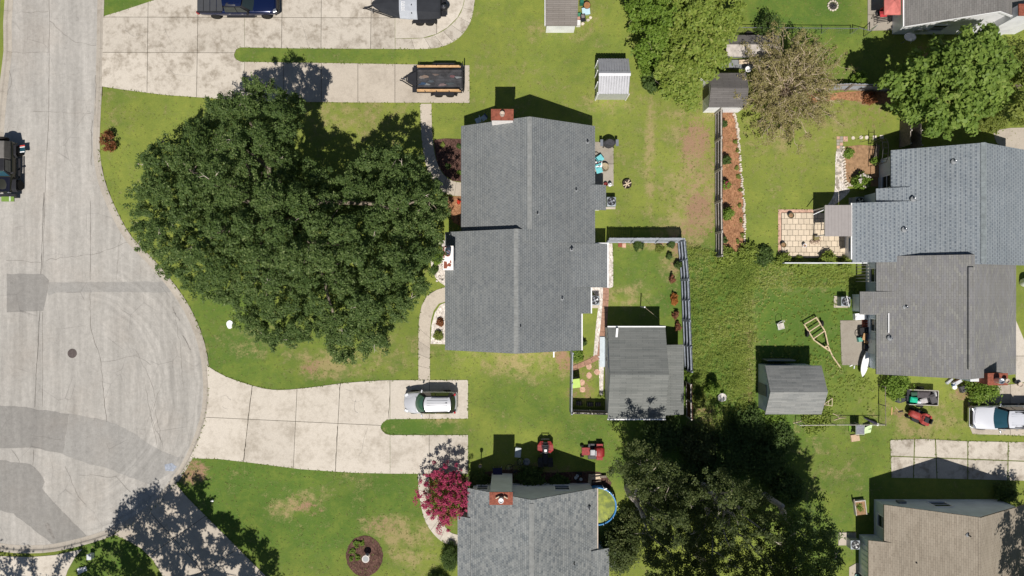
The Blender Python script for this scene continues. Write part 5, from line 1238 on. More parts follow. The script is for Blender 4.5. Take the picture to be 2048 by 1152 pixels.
def cabin(xb0, xb1, wb, zb, xt0, xt1, wt, zt, cr=.04):
    """greenhouse frustum, rounded; bottom xb0(rear)..xb1(front)"""
    rings = []
    for (t, bulge) in ((0,0),(.5,.03),(.9,.02),(1,-.04)):
        x0, x1, w_, z = xb0+(xt0-xb0)*t-bulge, xb1+(xt1-xb1)*t+bulge*.5, wb+(wt-wb)*t+bulge, zb+(zt-zb)*t
        rings.append([(x0+.04,-w_*.82,z),(x0-.03,0,z),(x0+.04,w_*.82,z),(x0+.18,w_,z),(x1-.38,w_,z),(x1-.13,w_*.80,z),(x1+.04,0,z),(x1-.13,-w_*.80,z),(x1-.38,-w_,z),(x0+.18,-w_,z)])
    rings.append([(x*.98+.01*(xt0+xt1),y*.75,zt+cr) if False else ((x-(xt0+xt1)/2)*.8+(xt0+xt1)/2, y*.72, zt+cr) for x, y, z in rings[-1]])
    return MB().loft(rings)

def glass_panel(T, m, pts, name):
    return mesh_obj(name, MB().add(pts, [(0,1,2,3)]), m, T)

def curved(T, m, name, xf, xr, bf, br, wf, wr, zf, zr_, crown=.0, n=8, th=0.0):
    """bowed panel from a front edge (x=xf, half width wf, height zf, bow bf) to a rear edge"""
    mb = MB(); 
    for i in range(n+1):
        t = i/n
        for j in range(n+1):
            s_ = -1+2*j/n; x = (xf-bf*s_*s_)*(1-t)+(xr+br*s_*s_)*t
            z = zf+(zr_-zf)*t+crown*(1-s_*s_)*(.4+.6*math.sin(math.pi*t))-crown*.6*abs(s_)**4
            mb.v.append((x, s_*(wf+(wr-wf)*t+.04*math.sin(math.pi*t)*crown*10), z))
    for i in range(n):
        for j in range(n): a = i*(n+1)+j; mb.f.append((a, a+1, a+n+2, a+n+1))
    return mesh_obj(name, mb, m, T, smooth=True)

def mirrors(T, x, w_, z, m):
    for s in (1,-1): mesh_obj('mirror', MB().cbox((x, s*(w_+.12), z), (.12,.24,.15), s*.25), m, T, bevel=.03)

# --- silver crossover on the centre drive, nose towards the road
silver = paint('silver white paint', (.55,.555,.585), .25, .3); trim = M['trim_grey']
T = thing('crossover_car', (*W(858,804.5,.0),.036), math.pi, label='silver crossover car parked on the pale drive by the front walkway', cat='car')
T.location.x, T.location.y = W(860.5,805,.7)
mesh_obj('body', body_loft([(-2.12,.40,.36,.80),(-2.09,.62,.32,.90),(-2.0,.78,.26,1.0),(-1.7,.86,.22,1.04),(-1.0,.885,.2,1.02),(0,.885,.2,1.0),(.85,.885,.2,1.0),(1.15,.88,.2,.97),(1.55,.85,.22,.91),(1.82,.76,.25,.83),(1.98,.62,.28,.74),(2.07,.42,.33,.64),(2.10,.18,.38,.58)]), silver, T, smooth=True, sub=1)
mesh_obj('cabin', cabin(-1.96,1.08,.80,.98,-1.66,.30,.60,1.56), M['darkmetal'], T, smooth=True)
rf = curved(T, silver, 'roof_panel', .40, -1.70, .16, .10, .565, .53, 1.595, 1.60, .055)
for y in (-.30,-.10,.10,.30): mesh_obj('roof_rib', MB().cbox((-.65,y,1.646),(1.6,.018,.012)), trim, rf)
for s in (1,-1): mesh_obj('roof_rail', MB().tube([(-1.45,s*.50,1.61),(-1.40,s*.50,1.655),(-.25,s*.50,1.655),(-.2,s*.50,1.61)], .018, 5), M['black'], rf)
mesh_obj('antenna', MB().cbox((-1.35,-.12,1.66),(.12,.06,.05)), M['black'], rf)
curved(T, M['glass_g'], 'windshield', 1.13, .50, .26, -.16, .72, .54, 1.02, 1.575, .03)
for s in (1,-1):
    for (x0,x1,x2,x3) in ((.55,-.45,-.45,.18),(-.5,-1.55,-1.45,-.5)):
        glass_panel(T, M['glass'], [(x0,s*.83,1.06),(x1,s*.83,1.06),(x2,s*.66,1.52),(x3,s*.66,1.52)][::s], 'side_window')
    mesh_obj('seat', MB().cbox((.05,s*.34,.9),(.45,.44,.5)), M['trim_grey'], T)
curved(T, M['glass'], 'rear_window', -1.76, -2.02, -.08, .10, .52, .64, 1.56, 1.10, .01)
curved(T, silver, 'hood', 2.02, 1.16, .30, -.20, .62, .78, .80, 1.005, .05)
for s in (1,-1):
    mesh_obj('taillight', MB().cbox((-1.98,s*.70,1.1),(.14,.16,.34)), m_plain('tail lens', (.42,.02,.03), .2, .5, var=.05), T, bevel=.03)
    mesh_obj('headlight', MB().cbox((1.86,s*.62,.80),(.34,.22,.10), -s*.5), M['steel'], T, bevel=.03)
    for x in (-1.28,1.28): wheel(T, x, s*.80, .33, .21, side=s)
mesh_obj('rear_bumper', MB().loft([[(-2.14,-.70,.42),(-2.14,.70,.42),(-2.10,.72,.66),(-2.10,-.72,.66)],[(-1.98,-.86,.40),(-1.98,.86,.40),(-1.98,.86,.68),(-1.98,-.86,.68)]]), silver, T, bevel=.03)
mesh_obj('wiper', MB().tube([(1.08,-.55,1.05),(.98,.05,1.14)], .012, 4), M['black'], T)
mirrors(T, .62, .84, 1.08, silver)

# --- pickups
def pickup(name, label, loc, rz, m, L=5.9, rimm=None, cover=None, glass='glass', win=True):
    T = thing(name, loc, rz, label=label, cat='pickup truck'); h = L/2
    mesh_obj('body', body_loft([(-h,.84,.52,1.02),(-h+.12,.93,.45,1.12),(-h+1.2,.96,.42,1.14),(-.9,.965,.40,1.14),(.6,.965,.40,1.13),(1.15,.965,.40,1.16),(1.6,.95,.42,1.14),(h-.5,.93,.44,1.08),(h-.12,.84,.48,.98),(h,.64,.52,.84)]), m, T, smooth=True, sub=1)
    mesh_obj('cabin', cabin(-.95,1.35,.88,1.08,-.78,.55,.66,1.80), M['darkmetal'], T, smooth=True)
    rf = curved(T, m, 'roof_panel', .70, -.88, .12, .05, .655, .63, 1.815, 1.82, .06)
    for y in (-.42,-.25,.25,.42): mesh_obj('roof_rib', MB().cbox((-.1,y,1.862),(1.1,.03,.02)), m, rf)
    curved(T, M[glass], 'windshield', 1.42, .78, .16, -.10, .80, .60, 1.15, 1.79, .03)
    curved(T, m, 'hood', h-.16, 1.50, .16, -.12, .70, .84, 1.04, 1.185, .04)
    glass_panel(T, M['glass'], [(-.99,.74,1.2),(-.99,-.74,1.2),(-.86,-.60,1.74),(-.86,.60,1.74)], 'rear_window')
    for s in (1,-1):
        for (x0,x1,x2,x3) in ((.95,.15,.15,.50),(.08,-.85,-.75,.08)):
            glass_panel(T, M['glass'], [(x0,s*.905,1.18),(x1,s*.905,1.18),(x2,s*.735,1.74),(x3,s*.735,1.74)][::s], 'side_window')
        mesh_obj('headlight', MB().cbox((h-.18,s*.68,.92),(.30,.26,.16), -s*.35), M['steel'], T, bevel=.03)
        mesh_obj('taillight', MB().cbox((-h+.04,s*.84,.92),(.16,.16,.34)), m_plain('red lens', (.42,.02,.03), .2, .5, var=.05), T, bevel=.02)
        for x in (-h+1.25, h-1.0): wheel(T, x, s*.88, .39, .26, rimm, s)
        mesh_obj('sill_step', MB().cbox((.1,s*.96,.42),(2.2,.14,.06)), M['black'], T)
        mesh_obj('bed_rail', MB().cbox((-h+1.02,s*.86,1.165),(1.95,.12,.06)), M['black'] if cover else m, T)
        for x in (.45,-.55): mesh_obj('door_handle', MB().cbox((x,s*.975,1.0),(.16,.03,.04)), M['steel'], T)
    mesh_obj('front_bumper', MB().loft([[(h-.22,-.92,.5),(h-.22,.92,.5),(h-.22,.92,.72),(h-.22,-.92,.72)],[(h+.06,-.72,.5),(h+.06,.72,.5),(h+.06,.72,.72),(h+.06,-.72,.72)]]), M['steel'] if not cover else M['darkmetal'], T, bevel=.03)
    mesh_obj('grille', MB().cbox((h-.02,0,.86),(.10,1.1,.26)), M['black'], T)
    for i in range(2): mesh_obj('hood_crease', MB().tube([(1.55,(-.38,.38)[i],1.17),(h-.35,(-.46,.46)[i],1.06)], .02, 5), m, T)
    mesh_obj('bed_floor', MB().box(-h+.1,-1.02,-.78,.78,1.13,1.15), M['black'], T)
    if cover:
        n = 4; x0, x1 = -h+.08, -1.02
        for i in range(n): mesh_obj('bed_cover_panel', MB().box(x0+(x1-x0)*i/n+.02, x0+(x1-x0)*(i+1)/n-.02, -.80,.80,1.16,1.20), cover, T, bevel=.01)
    mirrors(T, .92, .92, 1.22, M['black'] if cover else M['steel'])
    return T
cov = m_plain('charcoal vinyl cover', (.055,.057,.063), .6, .3, var=.08)
navy = paint('navy blue paint', (.005,.012,.055), .3, .22)
pickup('pickup_truck', 'navy blue pickup truck with charcoal bed cover on the stained drive', (W(474,0,1.0)[0], W(0,14)[1], .036), 0, navy, 6.25, cover=cov)
white_p = paint('white truck paint', (.60,.61,.66), .1, .3)
T = pickup('pickup_truck', 'white pickup truck parked beside the brick chimney and rounded bush', (0,0,.032), math.pi, white_p, 5.9, glass='glass_b')
x, y = W(1942,835,.9); T.location = (x+2.97, y, .032)

# --- dark off-roader at the left edge, nose down the road
jp = paint('dark olive paint', (.022,.022,.013), .2, .4); jt = m_plain('grey soft top', (.16,.15,.14), .9, .1, var=.12)
T = thing('off_road_car', (*W(23,338),-.10), -math.pi/2, label='dark olive off road car with grey soft top on the road', cat='car')
mesh_obj('body', body_loft([(-2.05,.74,.62,1.15),(-1.98,.80,.55,1.20),(-1.0,.82,.5,1.2),(.3,.82,.5,1.2),(.75,.80,.5,1.2),(1.0,.70,.55,1.2),(1.8,.62,.58,1.12),(2.0,.52,.62,1.02)]), jp, T, smooth=True, sub=1)
mesh_obj('soft_top', MB().loft([[(-2.0,-.72,1.18),(-2.0,.72,1.18),(-1.92,.64,1.80),(-1.92,-.64,1.80)],[(-1.6,-.74,1.18),(-1.6,.74,1.18),(-1.6,.66,1.86),(-1.6,-.66,1.86)],[(-.55,-.74,1.18),(-.55,.74,1.18),(-.55,.66,1.86),(-.55,-.66,1.86)]]), jt, T, bevel=.05)
mesh_obj('cab_top', MB().loft([[(-.54,-.73,1.18),(-.54,.73,1.18),(-.54,.645,1.84),(-.54,-.645,1.84)],[(.72,-.73,1.18),(.72,.73,1.18),(.42,.62,1.80),(.42,-.62,1.80)]]), M['darkmetal'], T, bevel=.05)
glass_panel(T, M['glass_b'], [(.735,-.66,1.22),(.735,.66,1.22),(.44,.56,1.78),(.44,-.56,1.78)], 'windshield')
for s in (1,-1):
    glass_panel(T, M['glass'], [(.55,s*.745,1.24),(-.45,s*.745,1.24),(-.45,s*.665,1.74),(.35,s*.665,1.74)][::s], 'side_window')
    for x in (-1.35,1.35):
        wheel(T, x, s*.82, .42, .30, M['darkmetal'], s)
        mesh_obj('fender', MB().loft([[(x+dx,s*.60,z),(x+dx,s*.98,z),(x+dx,s*.98,z+.06),(x+dx,s*.60,z+.06)] for dx, z in ((-.58,.72),(-.38,.94),(.38,.94),(.58,.74))]), M['black'], T, bevel=.02)
    mesh_obj('headlight', MB().lathe([(.0,0),(.13,.0),(.13,.05),(.0,.06)], (1.98,s*.40,.92), 12, True, 'x'), M['steel'], T)
    mesh_obj('rocker_step', MB().cbox((0,s*.92,.50),(1.5,.12,.07)), M['black'], T)
mesh_obj('hood', MB().loft([[(.82,-.68,1.20),(.82,.68,1.20),(.82,.6,1.235),(.82,-.6,1.235)],[(1.96,-.55,1.06),(1.96,.55,1.06),(1.96,.48,1.10),(1.96,-.48,1.10)]]), paint('black purple hood', (.012,.012,.022), .3, .2), T, bevel=.02)
mesh_obj('front_bumper', MB().cbox((2.18,0,.62),(.22,1.5,.18)), M['black'], T, bevel=.02)
pl = mesh_obj('winch_board', MB().cbox((2.46,.12,.66),(.42,1.0,.08)), m_plain('green board', (.16,.26,.05), .6, .3, var=.1), T); pl['label'] = 'green board with white marks on the front bumper'
for i in range(4): mesh_obj('white_mark', MB().cbox((2.46-.14+.1*i,.30,.703),(.05,.12,.008)), M['white'], pl)
mirrors(T, .50, .80, 1.28, M['black'])
mesh_obj('spare_wheel', MB().lathe([(.0,0),(.30,0),(.40,.06),(.40,.20),(.30,.26),(.0,.26)], (-2.34,0,1.0), 18, True, 'x'), M['rubber'], T)
# signs lying beside it on the road
o = thing('road_sign_panel', (*W(51,300),-.10), 0, label='small red and white striped panel standing beside the off road car', cat='sign')
mesh_obj('panel', MB().cbox((0,0,.52),(.50,.60,.04),.12), M['glass_b'], o); mesh_obj('red_band', MB().cbox((0,.24,.545),(.50,.10,.012),.12), m_plain('red band', (.5,.06,.05), .5, .3), o); mesh_obj('white_band', MB().cbox((0,.14,.545),(.50,.06,.012),.12), M['white'], o); mesh_obj('white_band', MB().cbox((0,-.24,.545),(.46,.08,.012),.12), M['white'], o)
for s in (-.18,.18): mesh_obj('leg', MB().box(s-.02,s+.02,-.02,.02,0,.5), M['darkmetal'], o)

# --- covered boat on its trailer
T = thing('covered_boat', (W(812,0,1.0)[0], W(0,22)[1], .036), math.pi, label='motor boat under a black cover with a pale grey band', cat='boat')
bc = m_plain('black boat cover', (.028,.030,.036), .75, .2, var=.15, scale=1.2); bgy = m_plain('pale grey cover band', (.40,.42,.46), .75, .2, var=.08)
def boat_ring(x, w_, zk, zg, zt):
    return [(x,w_*.25,zk),(x,w_*.8,zk+.22),(x,w_,zg),(x,w_*.98,zg+.10),(x,w_*.6,zt-.03),(x,0,zt),(x,-w_*.6,zt-.03),(x,-w_*.98,zg+.10),(x,-w_,zg),(x,-w_*.8,zk+.22),(x,-w_*.25,zk)]
S_ = [(-2.75,1.02,.62,1.12,1.38),(-2.6,1.10,.60,1.15,1.45),(-1.8,1.16,.58,1.18,1.62),(-.95,1.17,.57,1.20,1.78)]
S2 = [(-.95,1.172,.568,1.202,1.783),(-.3,1.165,.57,1.22,1.86),(.42,1.11,.58,1.24,1.80)]
S3 = [(.42,1.105,.58,1.24,1.797),(1.3,.88,.62,1.27,1.62),(2.0,.55,.72,1.30,1.48),(2.5,.20,.95,1.32,1.40),(2.62,.04,1.12,1.33,1.37)]
for nm, s_, m_ in (('stern_cover',S_,bc),('band_cover',S2,bgy),('bow_cover',S3,bc)): mesh_obj(nm, MB().loft([boat_ring(*q) for q in s_]), m_, T, smooth=False)
lt_ = MB(); gl = [(.0,.0,.06,.22),(.0,.0,.20,.05),(.0,.17,.20,.05)]
for i in range(7):
    y = -.30+i*.105+.55
    lt_.cbox((.10,y-.25+.02,1.845),(.24,.022,.012)); lt_.cbox((.20,y-.21,1.842),(.05,.075,.012)); 
    if i % 2 == 0: lt_.cbox((.0,y-.21,1.848),(.05,.075,.012))
    if i % 3: lt_.cbox((.10,y-.21,1.845),(.05,.075,.012))
mesh_obj('lettering', lt_, M['white'], T)
for y in (.25,.85): mesh_obj('vent_cap', MB().cbox((-.55,y,1.84 if y < .5 else 1.72),(.07,.10,.05)), M['black'], T)
tr = mesh_obj('trailer_frame', MB().tube([(-2.4,.75,.50),(1.2,.72,.50),(3.2,.03,.50),(3.5,0,.50)], .05, 6).tube([(-2.4,-.75,.50),(1.2,-.72,.50),(3.2,-.03,.50),(3.5,0,.50)], .05, 6).tube([(-2.2,-.75,.5),(-2.2,.75,.5)], .05, 6).tube([(0,-.73,.5),(0,.73,.5)], .05, 6), M['darkmetal'], T)
mesh_obj('jack', MB().tube([(2.75,.25,.0),(2.75,.25,.75)], .04, 6), M['steel'], tr)
for s in (1,-1):
    for x in (-1.0,-1.78): wheel(T, x, s*1.12, .33, .2, side=s)
    mesh_obj('mudguard', MB().loft([[(x,s*.98,z),(x,s*1.26,z),(x,s*1.26,z+.03),(x,s*.98,z+.03)] for x, z in ((-2.35,.42),(-2.2,.68),(-1.78,.74),(-1.0,.74),(-.55,.66),(-.4,.42))]), M['darkmetal'], T)
om = mesh_obj('outboard_motor', MB().loft([[(-2.75-.10+.0,a*.22,z) if False else (-3.02+.30*math.cos(t)*k, .22+.24*math.sin(t)*k, z) for t in np.linspace(0,6.283,14,endpoint=False)] for k, z, a in ((.45,.35,1),(.5,.9,1),(.9,1.0,1),(1.05,1.2,1),(.95,1.42,1),(.55,1.5,1))]), M['black'], T, smooth=True)
mesh_obj('badge', MB().lathe([(0,0),(.05,0),(.05,.012),(0,.012)], (-3.0,.22,1.49), 10), M['steel'], om)
mesh_obj('swim_step', MB().box(-3.15,-2.75,-.75,.75,.72,.76), M['darkmetal'], T)

# --- utility trailer
T = thing('utility_trailer', (*W(878,164),.036), math.pi, label='black open utility trailer with timber top rails on the narrow drive', cat='trailer')
dk = m_plain('oily black trailer deck', (.045,.045,.05), .55, .4, .1, .5, 1.5, 8)
for i in range(7): mesh_obj('deck_board', MB().box(-1.85,1.65,-.80+i*.23,-.80+i*.23+.22,.52,.56), dk, T)
for s in (1,-1):
    mesh_obj('timber_rail', MB().box(-1.7,1.62,s*.94-.07,s*.94+.07,.98,1.03), M['wood'], T)
    for z in (.62,.80): mesh_obj('timber_rail', MB().box(-1.8,1.62,s*.96-.02,s*.96+.02,z,z+.14), M['wood'], T)
    mesh_obj('side_rail', MB().box(-1.9,1.7,s*1.0-.03,s*1.0+.03,.48,.58), M['darkmetal'], T)
    mesh_obj('mudguard', MB().loft([[(x,s*1.03,z),(x,s*1.28,z),(x,s*1.28,z+.03),(x,s*1.03,z+.03)] for x, z in ((-1.5,.45),(-1.28,.72),(.35,.72),(.6,.45))]), M['darkmetal'], T)
    for x in (-.92,-.02): wheel(T, x, s*1.16, .32, .19, side=s)
    for x in (-1.85,-.9,.1,1.0,1.66): mesh_obj('stake', MB().box(x-.03,x+.03,s*1.0-.03,s*1.0+.03,.5,1.05), M['darkmetal'], T)
mesh_obj('front_rail', MB().box(1.66,1.72,-.98,.98,.95,1.02), M['darkmetal'], T)
mesh_obj('front_step', MB().box(1.73,2.05,-1.0,.98,.50,.53), M['darkmetal'], T)
mesh_obj('tongue', MB().tube([(1.7,.75,.5),(2.85,.05,.5),(3.05,0,.5)], .05, 6).tube([(1.7,-.75,.5),(2.85,-.05,.5)], .05, 6), M['darkmetal'], T)
mesh_obj('tool_box', MB().prism([(1.74,-.6),(1.74,.6),(2.4,.25),(2.4,-.25)], .54, .80), M['black'], T)
mesh_obj('jack', MB().tube([(2.6,0,.0),(2.6,0,.95)], .045, 7), M['steel'], T)
mg = MB()
for i in range(11): mg.box(-2.02,-1.96,-.95+i*.19-.012,-.95+i*.19+.012,.5,1.62)
for z in (.5,.8,1.1,1.4,1.6): mg.box(-2.03,-1.95,-.98,.98,z-.015,z+.015)
mesh_obj('tailgate', mg, M['darkmetal'], T)
rl_ = random.Random(5)  # flat tinted pieces below: streaky reflections on the deck put into colour
for i, (x, y, c) in enumerate([(1.25,.35,(.05,.10,.19)),(.9,.38,(.30,.32,.33)),(-.3,.42,(.28,.20,.20)),(-1.15,-.28,(.24,.12,.13)),(1.35,-.2,(.30,.26,.24)),(1.0,-.24,(.34,.25,.20)),(.2,-.4,(.22,.17,.15)),(-1.55,-.2,(.34,.36,.38)),(.5,.15,(.10,.12,.14)),(-.9,.3,(.09,.11,.12))]):
    c = tuple(q*.55 for q in c); p_ = [(rl_.uniform(.14,.42)*math.cos(k*.9), rl_.uniform(.05,.16)*math.sin(k*.9)) for k in range(7)]
    o = single('deck_reflection', MB().prism(p_, 0, rl_.uniform(.02,.06)), m_plain('reflection tint %d' % i, c, .6, .3, var=.2, scale=6), (T.location.x-x, T.location.y-y, .565+.036), ['blue streak','pale grey streak','pinkish streak','dull red streak','beige streak','tan streak','brown streak','pale blue grey streak','dark slate streak','dark green streak'][i]+' of painted reflection on the black trailer deck', 'painted reflection', group='painted reflections on the trailer deck')
# ================================================================ YARD THINGS
def pl(name, c, **k): return m_plain(name, c, **k)
red = m_plain('dull red paint', (.25,.022,.022), .55, .3, var=.35, scale=6)

def ac_unit(label, px, py, pad=None):
    T = thing('air_conditioner', (*W(px,py,.8),0), label=label, cat='air conditioner')
    if pad: mesh_obj('pad', MB().box(*pad, 0, .07), M['conc_walk'], T)
    mesh_obj('case', MB().box(-.37,.37,-.37,.37,.07,.80), pl('condenser grey', (.30,.33,.36), rough=.5, metal=.3), T, bevel=.05)
    mesh_obj('fan_ring', MB().lathe([(.33,.80),(.33,.83),(.29,.83),(.29,.80)], (0,0,0), 20, False), M['darkmetal'], T)
    f = mesh_obj('fan', MB().lathe([(0,.815),(.09,.815),(.09,.80)], (0,0,0), 10), M['steel'], T)
    mb = MB()
    for k in range(4):
        a = k*1.571+.4; mb.add([(.08*math.cos(a),.08*math.sin(a),.808),(.27*math.cos(a-.35),.27*math.sin(a-.35),.808),(.27*math.cos(a+.35),.27*math.sin(a+.35),.822)], [(0,1,2)])
    mesh_obj('blades', mb, M['steel'], f)
    mesh_obj('fan_well', MB().lathe([(0,.803),(.29,.803)], (0,0,0), 18, False), M['black'], T)
    return T
ac_unit('air conditioner unit on white pad beside the upper back extension', 1223, 403, (-.36,.42,-.52,.30))
ac_unit('air conditioner unit in the white gravel below the stepped roof', 1190, 601, (-.45,.45,-.62,.45))
t = ac_unit('air conditioner with white pipe beside the pale stair bump out', 1692, 603, (-.62,.50,-.5,.42)); mesh_obj('pipe', MB().tube([(.0,.45,.9),(.22,-.45,.86)], .03, 6), M['white'], t)
ac_unit('air conditioner on a timber edged slab by the tan roof', 1711, 1090, (-1.0,.40,-.30,.72))
ac_unit('air conditioner in shade behind the flat taupe canopy', 1720, 403, (-.5,.5,-.4,.4))
ac_unit('air conditioner at the corner of the mottled grey roof under the trees', 1231, 1126, (-.5,.5,-.45,.45))

# --- patio clutter beside the main house
T = thing('covered_grill', (*W(1218,287,.6),.04), label='barbecue grill under a crumpled black cover at the patio end', cat='grill')
gr = MB(); rg = random.Random(2)
for z, k in ((.25,1.0),(.7,1.02),(.95,.95),(1.1,.7)): gr.v += [((.50*math.cos(a)*k*rg.uniform(.9,1.08)), .32*math.sin(a)*k*rg.uniform(.88,1.1), z) for a in np.linspace(0,6.283,16,endpoint=False)]
for k in range(3): gr.f += [(k*16+i, k*16+(i+1)%16, (k+1)*16+(i+1)%16, (k+1)*16+i) for i in range(16)]
gr.f.append(tuple(48+i for i in range(16)))
mesh_obj('cover', gr, pl('black grill cover', (.045,.045,.052), rough=.6, var=.3, scale=7), T)
for s in (1,-1): mesh_obj('side_shelf', MB().box(*sorted((s*.50,s*.72)),-.26,.26,.80,.84), M['steel'], T); 
for x in (-.4,.4):
    for y in (-.22,.22): mesh_obj('leg', MB().box(x-.03,x+.03,y-.03,y+.03,0,.3), M['darkmetal'], T)
teal = pl('turquoise canvas', (.16,.50,.54), rough=.7, var=.1)
for i, (px, py, rz, lab) in enumerate(((1200,317,2.2,'turquoise folding chair nearer the grill on the patio'),(1198,340,.3,'turquoise folding chair beside the dark back door shade'))):
    T = thing('folding_chair', (*W(px,py,.4),.04), rz, label=lab, cat='chair', group='turquoise patio chairs')
    mesh_obj('seat', MB().box(-.25,.25,-.25,.25,.40,.43), teal, T, bevel=.01); mesh_obj('backrest', MB().loft([[(-.25,.25,.45),(.25,.25,.45),(.25,.28,.45),(-.25,.28,.45)],[(-.25,.38,.90),(.25,.38,.90),(.25,.41,.90),(-.25,.41,.90)]]), teal, T)
    for x in (-.25,.25):
        for y in (-.25,.25): mesh_obj('leg', MB().tube([(x,y,0),(x*.95,y*.6,.41)], .014, 5), M['white'], T)
T = thing('patio_table', (*W(1197,329,.6),.04), label='small cluttered white table between the turquoise chairs', cat='table')
mesh_obj('table_top', MB().box(-.25,.28,-.22,.22,.60,.63), M['white'], T)
for x in (-.2,.2):
    for y in (-.18,.18): mesh_obj('leg', MB().box(x-.015,x+.015,y-.015,y+.015,0,.6), M['steel'], T)
for i, (x, y, c) in enumerate(((-.1,.1,(.35,.04,.05)),(.1,.0,(.05,.05,.07)),(.0,-.12,(.4,.3,.3)),(.18,.12,(.5,.5,.5)))): single('cup', MB().lathe([(.04,0),(.05,.12),(.04,.12),(.03,.02)], (0,0,0), 10), pl('cup %d' % i, c), (T.location.x+x, T.location.y+y, .675), ('red cup','dark cup','pinkish cup','grey cup')[i]+' on the small white patio table', 'cup')
def bicycle(label, px, py, rz, lean, mframe, fallen=False):
    T = thing('bicycle', (*W(px,py,.4),0.04), rz, label=label, cat='bicycle')
    def tw(x, y, z): return (x, y*math.cos(lean)-z*math.sin(lean), max(.02, y*math.sin(lean)+z*math.cos(lean)))
    for x in (-.52,.52):
        ring = [tw(x+.31*math.cos(a), 0, .33+.31*math.sin(a)) for a in np.linspace(0,6.283,19)]
        wv = mesh_obj('wheel', MB().tube(ring, .022, 5), M['rubber'], T); sp = MB()
        for k in range(8): a = k*.785; sp.tube([tw(x,0,.33), tw(x+.3*math.cos(a),0,.33+.3*math.sin(a))], .004, 3)
        mesh_obj('spokes', sp, M['steel'], wv)
    mesh_obj('frame', MB().tube([tw(-.52,0,.33),tw(0,0,.33),tw(.38,0,.75),tw(-.18,0,.78),tw(0,0,.33)], .02, 5).tube([tw(-.52,0,.33),tw(-.18,0,.78)], .016, 5).tube([tw(.36,0,.86),tw(.52,0,.33)], .02, 5), mframe, T)
    mesh_obj('handlebar', MB().tube([tw(.30,-.28,.98),tw(.36,0,.94),tw(.30,.28,.98)], .016, 5), M['darkmetal'], T); mesh_obj('saddle', MB().cbox(tw(-.22,0,.88),(.26,.14,.06)), M['black'], T)
    return T
bicycle('bicycle leaning among the patio chairs', 1208, 318, -1.0, .9, M['darkmetal'])
T = thing('round_stool', (*W(1209,335,.3),.04), label='round beige folded canopy chair on the patio', cat='chair')
mesh_obj('seat', MB().lathe([(0,.26),(.22,.28),(.34,.42),(.35,.44),(.22,.31),(0,.285)], (0,0,0), 14), pl('beige canvas', (.34,.28,.19), var=.2, scale=6), T)
for k in range(4): a = k*1.571+.6; mesh_obj('leg', MB().tube([(.30*math.cos(a),.30*math.sin(a),0),(.12*math.cos(a),.12*math.sin(a),.27)], .015, 5), M['darkmetal'], T)
T = thing('gas_bottle', (*W(1220,369,.3),.04), label='white gas bottle at the patio corner', cat='gas bottle')
mesh_obj('tank', MB().lathe([(.08,0),(.15,.04),(.165,.12),(.165,.30),(.14,.40),(.06,.45)], (0,0,0), 16), M['white'], T, smooth=True); mesh_obj('valve', MB().lathe([(.09,.42),(.09,.52),(.07,.52),(.07,.42)], (0,0,0), 10), M['steel'], T)
T = thing('red_bucket', (*W(1211,369,.2),.04), label='red bucket beside the white gas bottle', cat='bucket')
mesh_obj('pail', MB().lathe([(0,.01),(.12,.01),(.16,.30),(.145,.30),(.11,.03),(0,.03)], (0,0,0), 14), red, T); mesh_obj('handle', MB().tube([(-.16,0,.29),(0,.10,.33),(.16,0,.29)], .008, 4), M['steel'], T)
T = thing('fire_pit', (*W(1253,369),0), label='round rusty fire pit with crossed logs on the worn grass', cat='fire pit')
mesh_obj('bowl', MB().lathe([(0,.16),(.25,.18),(.34,.30),(.37,.31),(.37,.28),(.27,.14),(0,.12)], (0,0,0), 18), pl('rusty black iron', (.05,.035,.03), rough=.8, var=.4, scale=8), T)
for k in range(3): a = k*2.094; mesh_obj('leg', MB().tube([(.3*math.cos(a),.3*math.sin(a),0),(.24*math.cos(a),.24*math.sin(a),.2)], .02, 5), M['darkmetal'], T)
for i, (a, l) in enumerate(((1.1,.38),(.35,.34),(2.3,.25))): single('log', MB().tube([(-l*math.cos(a),-l*math.sin(a),.26+i*.05),(l*math.cos(a),l*math.sin(a),.30+i*.05)], [.05,.045], 7), M['wood_b'], (T.location.x, T.location.y, 0), ('long split log laid across the fire pit','second crossed log on the fire pit','short log end in the fire pit bowl')[i], 'log')
T = thing('folding_chair', (*W(956,241,.4),0), .4, label='blue and white folding chairs in shade by the red topped chimney', cat='chair')
bw_ = pl('pale blue canvas', (.45,.52,.62), rough=.7)
for k, dx in enumerate((0,.5)):
    mesh_obj('seat', MB().cbox((dx,0,.42),(.40,.40,.03),.3*k), bw_, T)
    mesh_obj('backrest', MB().cbox((dx+.22,.05,.66),(.04,.40,.45),.3*k), pl('navy canvas', (.03,.05,.14)) if k else bw_, T)
    for x in (-.18,.18):
        for y in (-.18,.18): mesh_obj('leg', MB().tube([(dx+x,y,0),(dx+x,y,.41)], .012, 5), M['white'], T)

